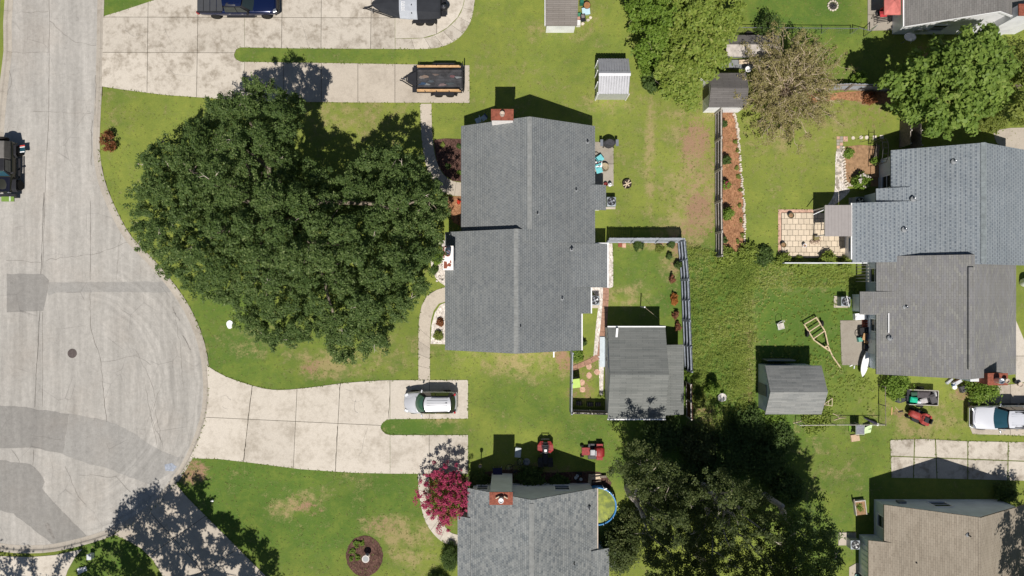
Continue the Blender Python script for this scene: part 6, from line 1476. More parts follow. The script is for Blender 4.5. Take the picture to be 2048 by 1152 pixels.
# --- lawn bits in front
single('utility_cover', MB().prism([(.26*math.cos(a)*(1+.1*math.sin(3*a)), .34*math.sin(a)) for a in np.linspace(0,6.283,14,endpoint=False)], 0, .07), M['white'], W(460,649), 'pale rounded stone lying on the lawn below the oak', 'stone')
T = thing('yard_light', (*W(425,1000),0), label='little white curved yard light on the shaded lawn edge', cat='garden light')
mesh_obj('stem', MB().tube([(0,0,-.05),(0,0,.35),(.08,.05,.45),(.2,.06,.45)], .03, 6), M['white'], T); mesh_obj('hood', MB().lathe([(.09,-.04),(.06,.05),(0,.07)], (.2,.06,.45), 10), M['white'], T)
T = thing('mailbox', (*W(165,1139),0), .2, label='fallen white mailbox panel on the shaded verge', cat='mailbox'); mesh_obj('panel', MB().cbox((0,0,.06),(.75,.36,.05),.1), M['white'], T); mesh_obj('slat', MB().cbox((-.1,-.2,.1),(.6,.08,.05),.3), M['steel'], T); mesh_obj('slat', MB().cbox((.1,.16,.1),(.7,.06,.05),-.1), M['steel'], T)
T = thing('verge_box', (*W(185,1110),0), label='small white utility box on the sunny corner of the verge', cat='utility box'); mesh_obj('case', MB().box(-.16,.16,-.2,.2,0,.45), M['white'], T, bevel=.02); mesh_obj('lid', MB().box(-.18,.18,-.22,.22,.45,.49), M['siding_g'], T, bevel=.01)
T = thing('bird_bath', (*W(735,1111),0), label='pale round bird bath in the middle of the brown mulch circle', cat='bird bath')
mesh_obj('pedestal', MB().lathe([(.20,0),(.20,.05),(.09,.12),(.07,.5),(.12,.62)], (0,0,0), 14), M['stone'], T, smooth=True); mesh_obj('basin', MB().lathe([(.08,.58),(.24,.66),(.30,.74),(.27,.74),(.22,.70),(0,.67)], (0,0,0), 20), pl('pale cast stone', (.62,.58,.54), rough=.8), T, smooth=True); mesh_obj('water', MB().lathe([(0,.705),(.225,.705)], (0,0,0), 18, False), pl('still water', (.35,.36,.36), rough=.1, spec=.5, var=.03), T)
T = thing('flower_pot', (*W(917,405,.4),0), label='bright red flower pot against the eave in the small bed', cat='flower pot'); mesh_obj('pot', MB().lathe([(.10,0),(.16,.28),(.13,.28),(.10,.2),(0,.2)], (0,0,0), 14), M['brick'], T); leaf_mesh('blooms', np.array([[0,0,.36],[.08,.04,.4],[-.07,.05,.38]]), .14, .5, 40, .08, m_leaf('scarlet petals', (.6,.04,.02), (.8,.10,.05)), T)
# splash stones and bits by the house corner
T = thing('pipe_stack', (*W(1110,702),0), label='grey downspout boxes lying along the lower eave', cat='pipe'); mesh_obj('pipe', MB().box(-.6,.1,-.05,.12,0,.2), M['siding_g'], T); mesh_obj('pipe', MB().box(-.15,-.05,-.5,-.05,0,.12), M['white'], T)

# --- fenced yard
T = thing('clothes_pole', (*W(1281,613),0), label='thin grey clothes line pole standing in the small fenced lawn', cat='pole')
mesh_obj('pole', MB().tube([(0,0,-.1),(0,0,1.75)], .04, 8), M['fence_g'], T); mesh_obj('cap', MB().lathe([(.06,1.75),(.06,1.80),(0,1.82)], (0,0,0), 10), M['white'], T); mesh_obj('guy_wire', MB().tube([(0,0,1.7),(1.1,-.8,.9),(1.45,-1.05,0.0)], .009, 4), M['wood_b'], T)
for i, (x, y, mm, lab) in enumerate(((1240,490,'brick','red brick paver at the foot of the leaning fence'),(1248,491,'pinkpaver','pale pink paver beside the red one at the leaning fence'))): single('paver', MB().box(-.15,.15,-.17,.17,0,.06), M[mm], W(x,y), lab, 'paver')
for i, (x, y, lab) in enumerate(((1178,733,'worn pink paver nearest the brick path'),(1178,751,'worn pink paver in the middle of the bin yard'),(1194,744,'worn pink paver close to the workshop door'),(1164,765,'pink paver touching the lime green bin side'),(1165,779,'brick red paver below the lime green bin'))): single('stepping_paver', MB().prism([(.24*math.cos(a)*rs2.uniform(.85,1.1), .26*math.sin(a)*rs2.uniform(.85,1.1)) for a in np.linspace(.78,7.06,8,endpoint=False)], -.01, .03), M['pinkpaver'], W(x,y), lab, 'paver')
def wheelie(label, px, py, mb_, ml, rz=0, opn=False):
    T = thing('wheelie_bin', (*W(px,py,.9),0), rz, label=label, cat='bin')
    mesh_obj('bin_body', MB().loft([[(-.22,-.24,.05),(.22,-.24,.05),(.22,.24,.05),(-.22,.24,.05)],[(-.30,-.34,.98),(.30,-.34,.98),(.30,.34,.98),(-.30,.34,.98)]]), mb_, T, bevel=.03)
    if not opn: mesh_obj('lid', MB().loft([[(-.34,-.38,.98),(.34,-.38,.98),(.34,.38,.98),(-.34,.38,.98)],[(-.32,-.36,1.05),(.32,-.36,1.05),(.30,.34,1.07),(-.30,.34,1.07)]]), ml, T, bevel=.02)
    else: mesh_obj('lid', MB().cbox((0,.46,.72),(.62,.06,.66)), ml, T, bevel=.02); mesh_obj('inside', MB().box(-.25,.25,-.29,.29,.88,.90), M['black'], T)
    mesh_obj('handle', MB().tube([(-.26,.40,.95),(-.26,.46,1.0),(.26,.46,1.0),(.26,.40,.95)], .018, 5), M['black'], T)
    for s in (1,-1): mesh_obj('wheel', MB().lathe([(0,-.03),(.11,-.03),(.11,.03),(0,.03)], (s*.25,.26,.11), 12, True, 'x'), M['rubber'], T)
    return T
lime = pl('lime green plastic', (.42,.58,.12), rough=.45, var=.06)
wheelie('lime green wheelie bin inside the short grey fence', 1152, 766, lime, lime, .12)
for i, (x, y) in enumerate(((1158,806),(1180,808),(1196,808))): single('planter_tray', MB().box(-.22,.22,-.16,.16,0,.22), M['darkmetal'], W(x,y), ('dark tray by the fence corner in the bin yard shade','dark tray in the middle of the shaded bin yard end','dark tray nearest the workshop in the shaded bin yard end')[i], 'tray')

# --- round blue pool
T = thing('round_pool', (*W(1195,1012,.6),0), label='round blue frame pool with green algae water under the trees', cat='pool')
bl_ = paint('bright blue vinyl', (.03,.20,.48), 0, .35)
mesh_obj('wall', MB().lathe([(1.50,0),(1.52,.72),(1.47,.74),(1.40,.70),(1.42,.05)], (0,0,0), 30, False), bl_, T, smooth=True)
wn = NT('algae water'); wc_ = wn.mix(wn.mr(wn.noise(2.2,4,.6), .4, .65, 0, 1), (.085,.12,.004), (.26,.30,.012)); mesh_obj('water', MB().lathe([(0,.60),(1.42,.60)], (0,0,0), 28, False), wn.done(wn.bsdf(wc_, .25, .4)), T)
mesh_obj('ladder_hook', MB().cbox((.6,1.38,.75),(.25,.1,.06),.3), M['white'], T)
for k in range(10): a = k*.628; mesh_obj('post', MB().tube([(1.54*math.cos(a),1.54*math.sin(a),0),(1.54*math.cos(a),1.54*math.sin(a),.72)], .03, 5), M['white'], T)

# --- quad bike and mowers
def tyre(T, x, y, r, wd, name='wheel'): return wheel(T, x, y, r, wd, M['darkmetal'], 1 if y > 0 else -1, name)
T = thing('quad_bike', (*W(1090,905),0), math.pi/2, label='red quad bike parked in the shade before the house gable', cat='quad bike')
for x in (-.62,.62):
    for s in (1,-1): tyre(T, x, s*.46, .29, .26)
mesh_obj('front_rack', MB().tube([(.55,-.3,.92),(1.0,-.3,.9),(1.0,.3,.9),(.55,.3,.92)], .02, 5).tube([(.78,-.3,.91),(.78,.3,.91)], .02, 5), M['darkmetal'], T)
mesh_obj('body', body_loft([(-.95,.18,.50,.72),(-.5,.26,.45,.80),(0,.22,.40,.72),(.3,.25,.45,.86),(.75,.28,.5,.84),(.98,.18,.5,.70)]), M['black'], T, smooth=True)
for s in (1,-1):
    mesh_obj('front_fender', MB().loft([[(x,s*y0,z),(x,s*y1,z),(x,s*y1,z+.03),(x,s*y0,z+.03)] for x, y0, y1, z in ((.12,.22,.42,.60),(.35,.2,.62,.74),(.75,.2,.62,.74),(1.05,.18,.40,.66))]), red, T)
    mesh_obj('rear_fender', MB().loft([[(x,s*y0,z),(x,s*y1,z),(x,s*y1,z+.03),(x,s*y0,z+.03)] for x, y0, y1, z in ((-1.0,.18,.58,.66),(-.6,.2,.62,.74),(-.25,.2,.5,.66))]), M['black'], T)
mesh_obj('seat', MB().cbox((-.32,0,.84),(.75,.28,.12)), M['black'], T, bevel=.04); mesh_obj('handlebar', MB().tube([(.15,-.40,1.02),(.28,-.12,.98),(.28,.12,.98),(.15,.40,1.02)], .018, 5), M['darkmetal'], T); mesh_obj('headlight_pod', MB().cbox((.38,0,.95),(.2,.22,.12)), M['white'], T, bevel=.03)
mesh_obj('front_bumper', MB().tube([(1.0,-.35,.5),(1.22,-.3,.62),(1.22,.3,.62),(1.0,.35,.5)], .025, 5), M['darkmetal'], T)
T = thing('zero_turn_mower', (*W(1184,901),0), 0, label='red zero turn mower parked at the edge of the tree shade', cat='mower')
mesh_obj('deck', MB().prism([(-.35,-.62),(.45,-.62),(.62,-.35),(.62,.35),(.45,.62),(-.35,.62)], .14, .30), M['darkmetal'], T, bevel=.03)
mesh_obj('engine_cover', body_loft([(.15,.30,.35,.70),(.35,.40,.32,.80),(.7,.42,.32,.80),(.92,.34,.36,.66)]), red, T, smooth=True); mesh_obj('seat', MB().cbox((0,0,.70),(.42,.44,.10)), pl('grey seat', (.42,.42,.44)), T, bevel=.04); mesh_obj('seat_back', MB().cbox((.2,0,.9),(.10,.44,.36)), pl('grey seat back', (.36,.36,.38)), T, bevel=.04)
mesh_obj('footplate', MB().box(-.85,-.2,-.3,.3,.30,.34), red, T)
for s in (1,-1): tyre(T, .55, s*.52, .25, .22); tyre(T, -.82, s*.42, .15, .12, 'front_wheel'); mesh_obj('lever', MB().tube([(-.1,s*.30,.5),(-.25,s*.30,.95),(-.3,s*.08,1.0)], .016, 5), M['darkmetal'], T); mesh_obj('fender', MB().cbox((.55,s*.52,.54),(.5,.24,.03)), red, T)
T = thing('riding_mower', (*W(1833,832),0), math.pi-.42, label='faded red riding mower on the patchy grass below the junk trailer', cat='mower')
fr_ = pl('faded red paint', (.33,.05,.042), rough=.55, var=.25, scale=5)
mesh_obj('hood', body_loft([(.10,.26,.42,.80),(.35,.28,.40,.82),(.8,.26,.40,.78),(.98,.2,.44,.66)]), fr_, T, smooth=True); mesh_obj('frame', MB().box(-.75,.9,-.2,.2,.28,.42), M['darkmetal'], T); mesh_obj('rear_fender', MB().loft([[(x,-w_,z),(x,w_,z),(x,w_,z+.03),(x,-w_,z+.03)] for x, w_, z in ((-.85,.36,.55),(-.65,.44,.66),(-.2,.44,.66),(-.02,.3,.5))]), fr_, T); mesh_obj('seat', MB().cbox((-.45,0,.76),(.40,.42,.12)), M['black'], T, bevel=.04); mesh_obj('seat_back', MB().cbox((-.66,0,.94),(.09,.42,.34)), M['black'], T, bevel=.03)
mesh_obj('steering_wheel', MB().tube([(.0+.17*math.cos(a),.17*math.sin(a),.98+.06*math.cos(a)) for a in np.linspace(0,6.283,15)], .016, 5), M['black'], T); mesh_obj('column', MB().tube([(.12,0,.7),(0,0,.98)], .02, 5), M['darkmetal'], T); mesh_obj('deck', MB().prism([(-.2,-.5),(.4,-.5),(.5,0),(.4,.5),(-.2,.5)], .12, .26), M['darkmetal'], T)
for s in (1,-1): tyre(T, -.52, s*.40, .25, .22); tyre(T, .72, s*.38, .18, .14, 'front_wheel')
single('timber_offcut', MB().cbox((0,0,.03),(.08,.62,.05),-.05), M['wood'], W(1783,822), 'short yellow timber offcut lying left of the riding mower', 'timber')
T = thing('hand_tool', (*W(1798,823),0), .5, label='rusty fork head lying on bare soil by the riding mower', cat='tool'); mesh_obj('shaft', MB().tube([(-.1,.5,.03),(0,0,.04)], .015, 5), M['wood_b'], T); mesh_obj('head', MB().cbox((.1,-.05,.05),(.4,.08,.05),-.3), M['darkmetal'], T)

# --- junk trailer
T = thing('junk_trailer', (*W(1842,794,.4),0), -.04, label='small flat trailer heaped with boxes beside the bright bush', cat='trailer')
mesh_obj('bed', MB().box(-1.15,1.15,-.58,.58,.38,.44), M['black'], T)
for s in (1,-1): mesh_obj('side_board', MB().box(-1.15,1.15,s*.58-.02,s*.58+.02,.40,.78), M['fence_rail'], T); tyre(T, 0, s*.72, .26, .18)
mesh_obj('end_board', MB().box(1.13,1.17,-.56,.56,.40,.78), M['fence_rail'], T); mesh_obj('drawbar', MB().tube([(-1.1,0,.4),(-1.9,-.1,.3)], .04, 6), M['darkmetal'], T)
tx, ty = T.location.x, T.location.y
for i, (x, y, dx, dy, dz, c, rz, lab) in enumerate(((-.72,-.18,.56,.42,.34,(.01,.42,.25),-.1,'green crate'),(-.30,-.38,.34,.24,.28,(.55,.56,.60),0,'pale grey box'),(.12,-.28,.55,.40,.22,(.45,.42,.42),.3,'heap of pale rags'),(.1,.22,1.0,.5,.24,(.07,.06,.065),.0,'black sheet folded'),(.82,-.1,.5,.7,.34,(.08,.075,.08),.4,'dark scrap bundle'),(.95,.3,.12,.4,.38,(.5,.5,.5),.2,'bent pale pipe'),(-.62,.28,.5,.3,.2,(.03,.08,.05),.1,'dark green tarp'))):
    single('trailer_load', MB().loft([[(-dx/2,-dy/2,0),(dx/2,-dy/2,0),(dx/2,dy/2,0),(-dx/2,dy/2,0)],[(-dx*.52,-dy*.5,dz*.7),(dx*.5,-dy*.52,dz*.8),(dx*.52,dy*.5,dz*.7),(-dx*.5,dy*.52,dz*.8)],[(-dx*.3,-dy*.35,dz),(dx*.36,-dy*.3,dz*.95),(dx*.35,dy*.3,dz),(-dx*.35,dy*.3,dz)]]), pl('load %d' % i, c, var=.2, scale=6), (tx+x, ty+y, .44), lab+' on the small junk trailer', 'load', rz)
T = thing('tarp_bundle', (*W(1802,798),0), .3, label='black plastic bundle at the drawbar end of the junk trailer', cat='bundle'); mesh_obj('heap', MB().loft([[(.55*math.cos(a)*k*rg.uniform(.85,1.1), .3*math.sin(a)*k*rg.uniform(.85,1.1), z) for a in np.linspace(0,6.283,11,endpoint=False)] for k, z in ((1,0),(.9,.18),(.45,.3))]), pl('grey black plastic', (.05,.055,.06), rough=.4, var=.3, scale=6), T); mesh_obj('pale_can', MB().lathe([(0,0),(.12,0),(.12,.25),(0,.25)], (.35,-.2,0), 12), M['white'], T)
# junk along the greyed brown house
for i, (px, py, dx, dy, dz, c, rz, lab) in enumerate(((1897,762,.6,.2,.2,(.40,.42,.45),.7,'grey metal panel leaning at the eave end'),(1912,764,.8,.28,.3,(.50,.52,.56),.5,'pale bent sheet beside the round lid'),(1926,776,.75,.5,.35,(.07,.07,.075),.35,'dark tipped box below the eave'),(1905,768,.3,.1,.3,(.06,.12,.25),.8,'blue strip of plastic by the eave'))):
    single('yard_junk', MB().loft([[(-dx/2,-dy/2,0),(dx/2,-dy/2,0),(dx/2,dy/2,0),(-dx/2,dy/2,0)],[(-dx*.45,-dy*.5,dz),(dx*.5,-dy*.4,dz*.8),(dx*.5,dy*.45,dz),(-dx*.5,dy*.5,dz*.9)]]), pl('junk %d' % i, c, var=.2, scale=6), W(px,py), lab, 'junk', rz)
single('serving_dish', MB().lathe([(0,.14),(.17,.13),(.19,.10),(.19,0),(.17,0),(.16,.09),(0,.1)], (0,0,0), 16), M['white'], W(1908,774), 'round white dish near the rounded bright bush', 'dish')
T = thing('drum_grill', (*W(2033,768),0), label='round beige garden pot with black bucket at the brick chimney corner', cat='pot'); mesh_obj('pot', MB().lathe([(.13,0),(.20,.32),(.17,.32),(.13,.25),(0,.25)], (.12,0,0), 14), M['flue'], T); mesh_obj('bucket', MB().lathe([(.12,0),(.16,.3),(.13,.3),(.1,.22),(0,.22)], (-.20,.2,0), 12), M['black'], T)
T = thing('white_tank', (*W(2046,565),0), label='white cylinder tank at the far side of the greyed brown roof', cat='tank'); mesh_obj('tank', MB().lathe([(.3,0),(.34,.1),(.34,.9),(.2,1.1),(0,1.15)], (0,0,0), 16), M['white'], T, smooth=True); mesh_obj('lid', MB().lathe([(.1,1.1),(.1,1.2),(0,1.2)], (0,0,0), 10), M['steel'], T)

# --- back patio of the greyed brown house
def heap(name, label, px, py, h, dx, dy, dz, c, rz=0, cat='box', taper=.92, **k):
    return single(name, MB().loft([[(-dx/2,-dy/2,0),(dx/2,-dy/2,0),(dx/2,dy/2,0),(-dx/2,dy/2,0)],[(-dx/2*taper,-dy/2*taper,dz),(dx/2*taper,-dy/2*taper,dz),(dx/2*taper,dy/2*taper,dz),(-dx/2*taper,dy/2*taper,dz)]]), pl(label[:20], c, var=.12, scale=5), (*W(px,py,dz),h), label, cat, rz, **k)
T = thing('cooler_box', (*W(1722,633,.5),.0), .08, label='white cool box with grey handle above the red steps', cat='cool box'); mesh_obj('case', MB().box(-.42,.42,-.24,.24,0,.42), M['white'], T, bevel=.03); mesh_obj('lid', MB().box(-.44,.44,-.26,.26,.42,.48), M['white'], T, bevel=.02); mesh_obj('handle', MB().cbox((-.36,0,.50),(.12,.16,.05)), M['siding_g'], T)
T = thing('brick_steps', (*W(1727,649),.04), label='small red brick steps under the eave by the white cool box', cat='steps')
for i in range(2): 
    for j in range(4): mesh_obj('brick', MB().box(-.16+i*.3,.12+i*.3,-.42+j*.21,-.42+j*.20+.19,0,.14+.14*i), M['brick'], T)
heap('storage_bin', 'open black storage bin on the grey back patio', 1730, 662, .04, .85, .6, .42, (.02,.02,.022), .1, 'bin')
T = thing('cardboard_box', (*W(1738,676,.5),.04), -.25, label='open cardboard box on the grey back patio', cat='box')
cbm = pl('cardboard', (.45,.27,.13), var=.12)
for (x0,x1,y0,y1) in ((-.34,-.32,-.28,.28),(.32,.34,-.28,.28),(-.32,.32,-.28,-.26),(-.32,.32,.26,.28)): mesh_obj('side', MB().box(x0,x1,y0,y1,0,.5), cbm, T)
mesh_obj('flap', MB().cbox((-.42,0,.52),(.22,.54,.012),0,0), cbm, T); mesh_obj('flap', MB().cbox((0,-.36,.50),(.62,.2,.012)), cbm, T); mesh_obj('bottom', MB().box(-.32,.32,-.26,.26,.01,.03), cbm, T)
heap('green_crate', 'small sea green crate beside the cardboard box', 1721, 679, .04, .36, .36, .3, (.12,.32,.27), .2, 'crate')
T = thing('wire_hoop', (*W(1715,666),.04), label='dark wire hoop lying at the black storage bin', cat='hoop'); mesh_obj('hoop', MB().tube([(.24*math.cos(a),.3*math.sin(a),.03) for a in np.linspace(0,6.283,19)], .018, 5), M['darkmetal'], T); mesh_obj('tie', MB().tube([(-.2,.0,.03),(.2,.0,.03)], .012, 4), M['darkmetal'], T)
T = thing('rubbish_bag', (*W(1731,693),.04), label='shiny black rubbish bag between box and white board', cat='bag'); mesh_obj('sack', MB().loft([[(.30*math.cos(a)*k*rg.uniform(.88,1.1), .36*math.sin(a)*k*rg.uniform(.88,1.1), z) for a in np.linspace(0,6.283,12,endpoint=False)] for k, z in ((.8,0),(1,.15),(.9,.35),(.3,.5))]), pl('black polythene', (.015,.015,.02), rough=.25, spec=.5, var=.2), T); mesh_obj('tied_neck', MB().lathe([(.05,.48),(.03,.53),(.08,.6)], (0,0,0), 8), M['black'], T)
T = thing('surfboard', (*W(1729,728,.5),.04), 1.38, label='long white surfboard propped on its side on the back patio', cat='surfboard')
sb_ = []
for t in np.linspace(-1,1,15): hw = .26*(1-abs(t)**2.6)*(1.0 if t < 0 else .95)+.012; sb_.append((t*1.02, hw))
mesh_obj('board', MB().prism([(x,w_) for x, w_ in sb_]+[(x,-w_) for x, w_ in sb_[::-1]], .48, .54), M['white'], T, bevel=.015)
for x in (-.5,.45): mesh_obj('trestle', MB().tube([(x,-.2,0),(x,0,.48),(x,.2,0)], .025, 5), M['darkmetal'], T)
mesh_obj('fin', MB().box(-.88,-.72,-.01,.01,.34,.48), M['black'], T)
bicycle('bicycle behind the white surfboard under the eave', 1745, 722, .3, .5, M['darkmetal'])
for i, (x, y) in enumerate(((1702,731),(1708,734))): single('shoe', MB().loft([[(-.14,-.05,0),(.14,-.05,0),(.14,.05,0),(-.14,.05,0)],[(-.12,-.04,.08),(.10,-.04,.05),(.10,.04,.05),(-.12,.04,.08)]]), M['siding_g'] if i else M['white'], W(x,y), ('white shoe','grey shoe')[i]+' at the lower edge of the grey back patio', 'shoe', .4+i)

# --- bare boat trailer frame on the weedy lawn
T = thing('boat_trailer_frame', (*W(1636,672),0), 0, label='bare yellowish boat trailer frame lying on the weedy lawn', cat='trailer')
def lp(px, py, z=.42): x, y = W(px, py, z); return (x-T.location.x, y-T.location.y, z)
tm = pl('rust yellow frame', (.58,.46,.30), rough=.7, var=.25, scale=6)
for nm, pts in (('side_beam',[(1608,648),(1628,680),(1656,700)]),('side_beam',[(1632,634),(1650,662),(1657,693)]),('side_beam',[(1650,694),(1659,702)]),('drawbar',[(1655,690),(1665,712),(1681,735)]),('cross_beam',[(1608,649),(1632,635)]),('cross_beam',[(1617,664),(1641,648)]),('cross_beam',[(1627,677),(1650,661)]),('cross_beam',[(1649,694),(1657,691)])):
    mesh_obj(nm, MB().tube([lp(*p) for p in pts], .055, 6), tm, T)
for (x, y) in ((1614,667),(1643,647)): mesh_obj('wheel', MB().lathe([(.10,-.08),(.26,-.08),(.28,0),(.26,.08),(.10,.08)], lp(x,y,.28), 14, True, 'x'), M['rubber'], T)
mesh_obj('jack', MB().tube([lp(1665,712,.0),lp(1665,712,.5)], .03, 5), M['steel'], T)
T = thing('lawn_chair', (*W(1561,652,.3),0), .25, label='white wire lawn chair alone on the weedy lawn', cat='chair')
mesh_obj('frame', MB().tube([(-.24,-.25,.38),(-.24,.22,.38),(-.22,.38,.85),(0,.45,.95),(.22,.38,.85),(.24,.22,.38),(.24,-.25,.38),(-.24,-.25,.38)], .018, 5), M['white'], T)
mesh_obj('webbing', MB().box(-.22,.22,-.22,.22,.365,.375), M['fence_rail'], T)
for x in (-.24,.24):
    for y in (-.25,.22): mesh_obj('leg', MB().tube([(x,y,0),(x,y,.38)], .014, 5), M['white'], T)
T = thing('timber_trestle', (*W(1656,804,.3),0), 0, label='small timber trestle frame at the end of the barn shed', cat='trestle')
for pts in ([(-.35,-.2,.3),(.3,-.3,.35)],[(-.35,-.2,.3),(.32,.3,.35)],[(.3,-.3,.35),(.32,.3,.35)],[(.0,-.25,.33),(.05,.1,.33)]): mesh_obj('spar', MB().tube(pts, .03, 5), M['wood_b'], T)
for (x, y) in ((-.35,-.2),(.3,-.3),(.32,.3)): mesh_obj('leg', MB().tube([(x,y,0),(x,y,.33)], .025, 5), M['wood_b'], T)
for i, (x, y, r, l) in enumerate(((1648,838,.5,.9),(1672,832,-.6,.8),(1680,838,.2,1.0),(1600,845,.1,1.1),(1625,842,-.2,.8))): single('fallen_branch', MB().tube([(-l/2,0,.03),(0,.08,.06),(l/2,0,.03)], [.03,.025,.012], 5).tube([(0,.08,.05),(.25,.3,.05)], [.02,.008], 4), M['wood_b'], W(x,y), ('crooked branch lying at the wire fence below the trestle','forked branch by the wire fence post','long branch across the wire fence line','long branch in the creeper at the shed foot','short branch in the creeper at the shed foot')[i], 'branch', r)
# bins by the wire fence corner
T = thing('wheelie_bin', (*W(1719,860,.9),0), math.pi, label='dark topped bin beside the pale green panel', cat='bin')
T2 = wheelie('black bin with grey lid beside the pale green panel at the wire fence', 1719, 859, M['black'], pl('grey lid', (.22,.22,.25), rough=.4, var=.2, scale=6), math.pi, False); bpy.data.objects.remove(T)
mesh_obj('rim', MB().tube([(-.33,-.37,1.0),(.33,-.37,1.0),(.33,.37,1.0),(-.33,.37,1.0),(-.33,-.37,1.0)], .03, 5), pl('pale green rim', (.50,.58,.44)), T2)
T = thing('plastic_board', (*W(1738,860,.4),0), .1, label='pale green plastic panel leaning beside the black bin', cat='panel'); mesh_obj('panel', MB().loft([[(-.30,-.36,.05),(.28,-.30,.05),(.28,-.28,.05),(-.30,-.34,.05)],[(-.30,.22,.42),(.30,.40,.42),(.30,.42,.42),(-.30,.24,.42)]]), pl('pale green plastic', (.52,.66,.38), rough=.5), T); mesh_obj('foot', MB().box(-.28,.26,.0,.3,0,.25), M['darkmetal'], T)
heap('cardboard_sheet', 'flattened cardboard box on the grass below the black bin', 1711, 876, 0, .72, .58, .12, (.50,.36,.24), .15, 'box')
heap('plastic_tub', 'bright green tub on the grass left of the black bin', 1702, 857, 0, .34, .5, .1, (.14,.26,.03), 0, 'tub')
T = thing('umbrella_bundle', (*W(1748,845,.4),0), -.45, label='closed dark umbrella with white tip lying by the fence corner', cat='umbrella'); mesh_obj('canopy', MB().tube([(-.8,0,.2),(.3,0,.25)], [.03,.14], 8), pl('dark purple fabric', (.04,.035,.06)), T); mesh_obj('tip', MB().lathe([(0,0),(.09,0),(.11,.16),(0,.2)], (.38,-.02,.16), 10), M['white'], T); mesh_obj('stand', MB().box(-.1,.1,-.1,.1,0,.14), M['darkmetal'], T)

# --- tan house side bed
T = thing('raised_bed', (*W(1718,1015),0), .12, label='timber edged raised bed beside the pale blue wall', cat='planter')
for (x0,x1,y0,y1) in ((-.46,.42,.58,.66),(-.46,-.40,-.5,.58),(.36,.42,-.5,.58)): mesh_obj('timber', MB().box(x0,x1,y0,y1,0,.36), M['fence_rail'], T)
mesh_obj('soil', MB().box(-.40,.36,-.5,.58,0,.28), M['soil'], T); mesh_obj('timber', MB().cbox((-.5,.60,.42),(.1,.5,.06),.0), M['fence_b'], T)
single('round_dish', MB().lathe([(0,.06),(.16,.07),(.2,.12),(.17,.12),(0,.09)], (0,0,0), 14), pl('sea green dish', (.25,.42,.38)), (*W(1713,1151),.044), 'sea green round dish on the patio by the tan roofed house', 'dish')

# --- top right yard
T = thing('patio_umbrella', (*W(1786,4,2.2),.04), label='faded red patio umbrella beside the dark grey roof', cat='umbrella')
um = pl('faded red canvas', (.50,.15,.13), rough=.8, var=.18, scale=3)
cs = [(-.64,-.95),(.64,-.95),(.64,.95),(-.64,.95)]
for i in range(4): a, b = cs[i], cs[(i+1)%4]; mesh_obj('canopy_panel', MB().add([(a[0],a[1],2.1),(b[0],b[1],2.1),(0,0,2.42),(a[0],a[1],2.0),(b[0],b[1],2.0)], [(0,1,2),(3,4,1,0)]), um, T)
mesh_obj('pole', MB().tube([(0,0,0),(0,0,2.42)], .03, 7), M['darkmetal'], T); mesh_obj('base', MB().lathe([(0,0),(.26,0),(.24,.08),(.05,.14),(0,.14)], (0,0,0), 14), M['darkmetal'], T)
for i, (x, y, rz, lab) in enumerate(((1766,27,.1,'red cushioned metal chair below the faded red umbrella'),)):
    T = thing('patio_chair', (*W(x,y,.45),.04), rz, label=lab, cat='chair'); mesh_obj('cushion', MB().box(-.28,.28,-.28,.28,.40,.50), pl('red cushion', (.50,.05,.06), var=.08), T, bevel=.04); mesh_obj('back_cushion', MB().box(-.28,.28,.24,.34,.5,.95), pl('red back cushion', (.45,.05,.06), var=.08), T, bevel=.04)
    for a in (-.27,.27):
        for b in (-.27,.27): mesh_obj('leg', MB().tube([(a*1.15,b*1.1,0),(a,b,.4)], .018, 5), M['darkmetal'], T)
T = thing('metal_bench', (*W(1766,39,.45),.04), .12, label='dark metal bench frame at the end of the top right patio', cat='bench')
for y in (-.2,-.07,.06,.19): mesh_obj('slat', MB().box(-.55,.55,y,y+.05,.42,.44), M['darkmetal'], T)
for x in (-.55,.55): mesh_obj('arm', MB().tube([(x,-.25,0),(x,-.25,.62),(x,.25,.62),(x*1.3,.3,0)], .022, 5), M['darkmetal'], T)
mesh_obj('backrest', MB().tube([(-.55,.25,.45),(-.5,.32,.85),(.5,.32,.85),(.55,.25,.45)], .02, 5), M['darkmetal'], T)
T = thing('fire_ring', (*W(1665,12),0), label='ring of pale stones round dark ashes on the top lawn', cat='fire pit')
mesh_obj('ash', MB().lathe([(0,.03),(.30,.02),(.30,0)], (0,0,0), 14), pl('ash', (.05,.045,.04), var=.4, scale=9), T)
for k in range(12): a = k*.5236; mesh_obj('stone', MB().cbox((.38*math.cos(a),.38*math.sin(a),.06),(.16,.12,.13),a+1.2), M['stone'], T, bevel=.03)
for k in range(3): a = k*1.1; mesh_obj('charred_stick', MB().tube([(-.2*math.cos(a),-.2*math.sin(a),.06),(.2*math.cos(a),.2*math.sin(a),.09)], .025, 5), M['darkmetal'], T)
def dish(name, label, px, py, h, r, rz, tilt, m):
    T = thing(name, (*W(px,py,h),0), rz, label=label, cat='satellite dish'); n = 20; rings = []
    for k, z in ((.02,0),(.5,.03),(.9,.10),(1,.13),(.9,.115),(.5,.05),(.02,.02)):
        ring = []
        for a in np.linspace(0,6.283,n,endpoint=False):
            x, y, zz = r*k*math.cos(a), r*k*math.sin(a)*.9, z*r*2; ring.append((x, y*math.cos(tilt)-zz*math.sin(tilt), h+y*math.sin(tilt)+zz*math.cos(tilt)))
        rings.append(ring)
    mesh_obj('reflector', MB().loft(rings), m, T, smooth=True); mesh_obj('mast', MB().tube([(0,0,-.05),(0,0,h)], .035, 7), M['steel'], T); mesh_obj('arm', MB().tube([(0,-r*.9,h-.02),(0,-r*.55,h+r*.9)], .018, 5), M['steel'], T); mesh_obj('receiver', MB().cbox((0,-r*.55,h+r*.9),(.08,.08,.12)), M['siding_g'], T)
    return T
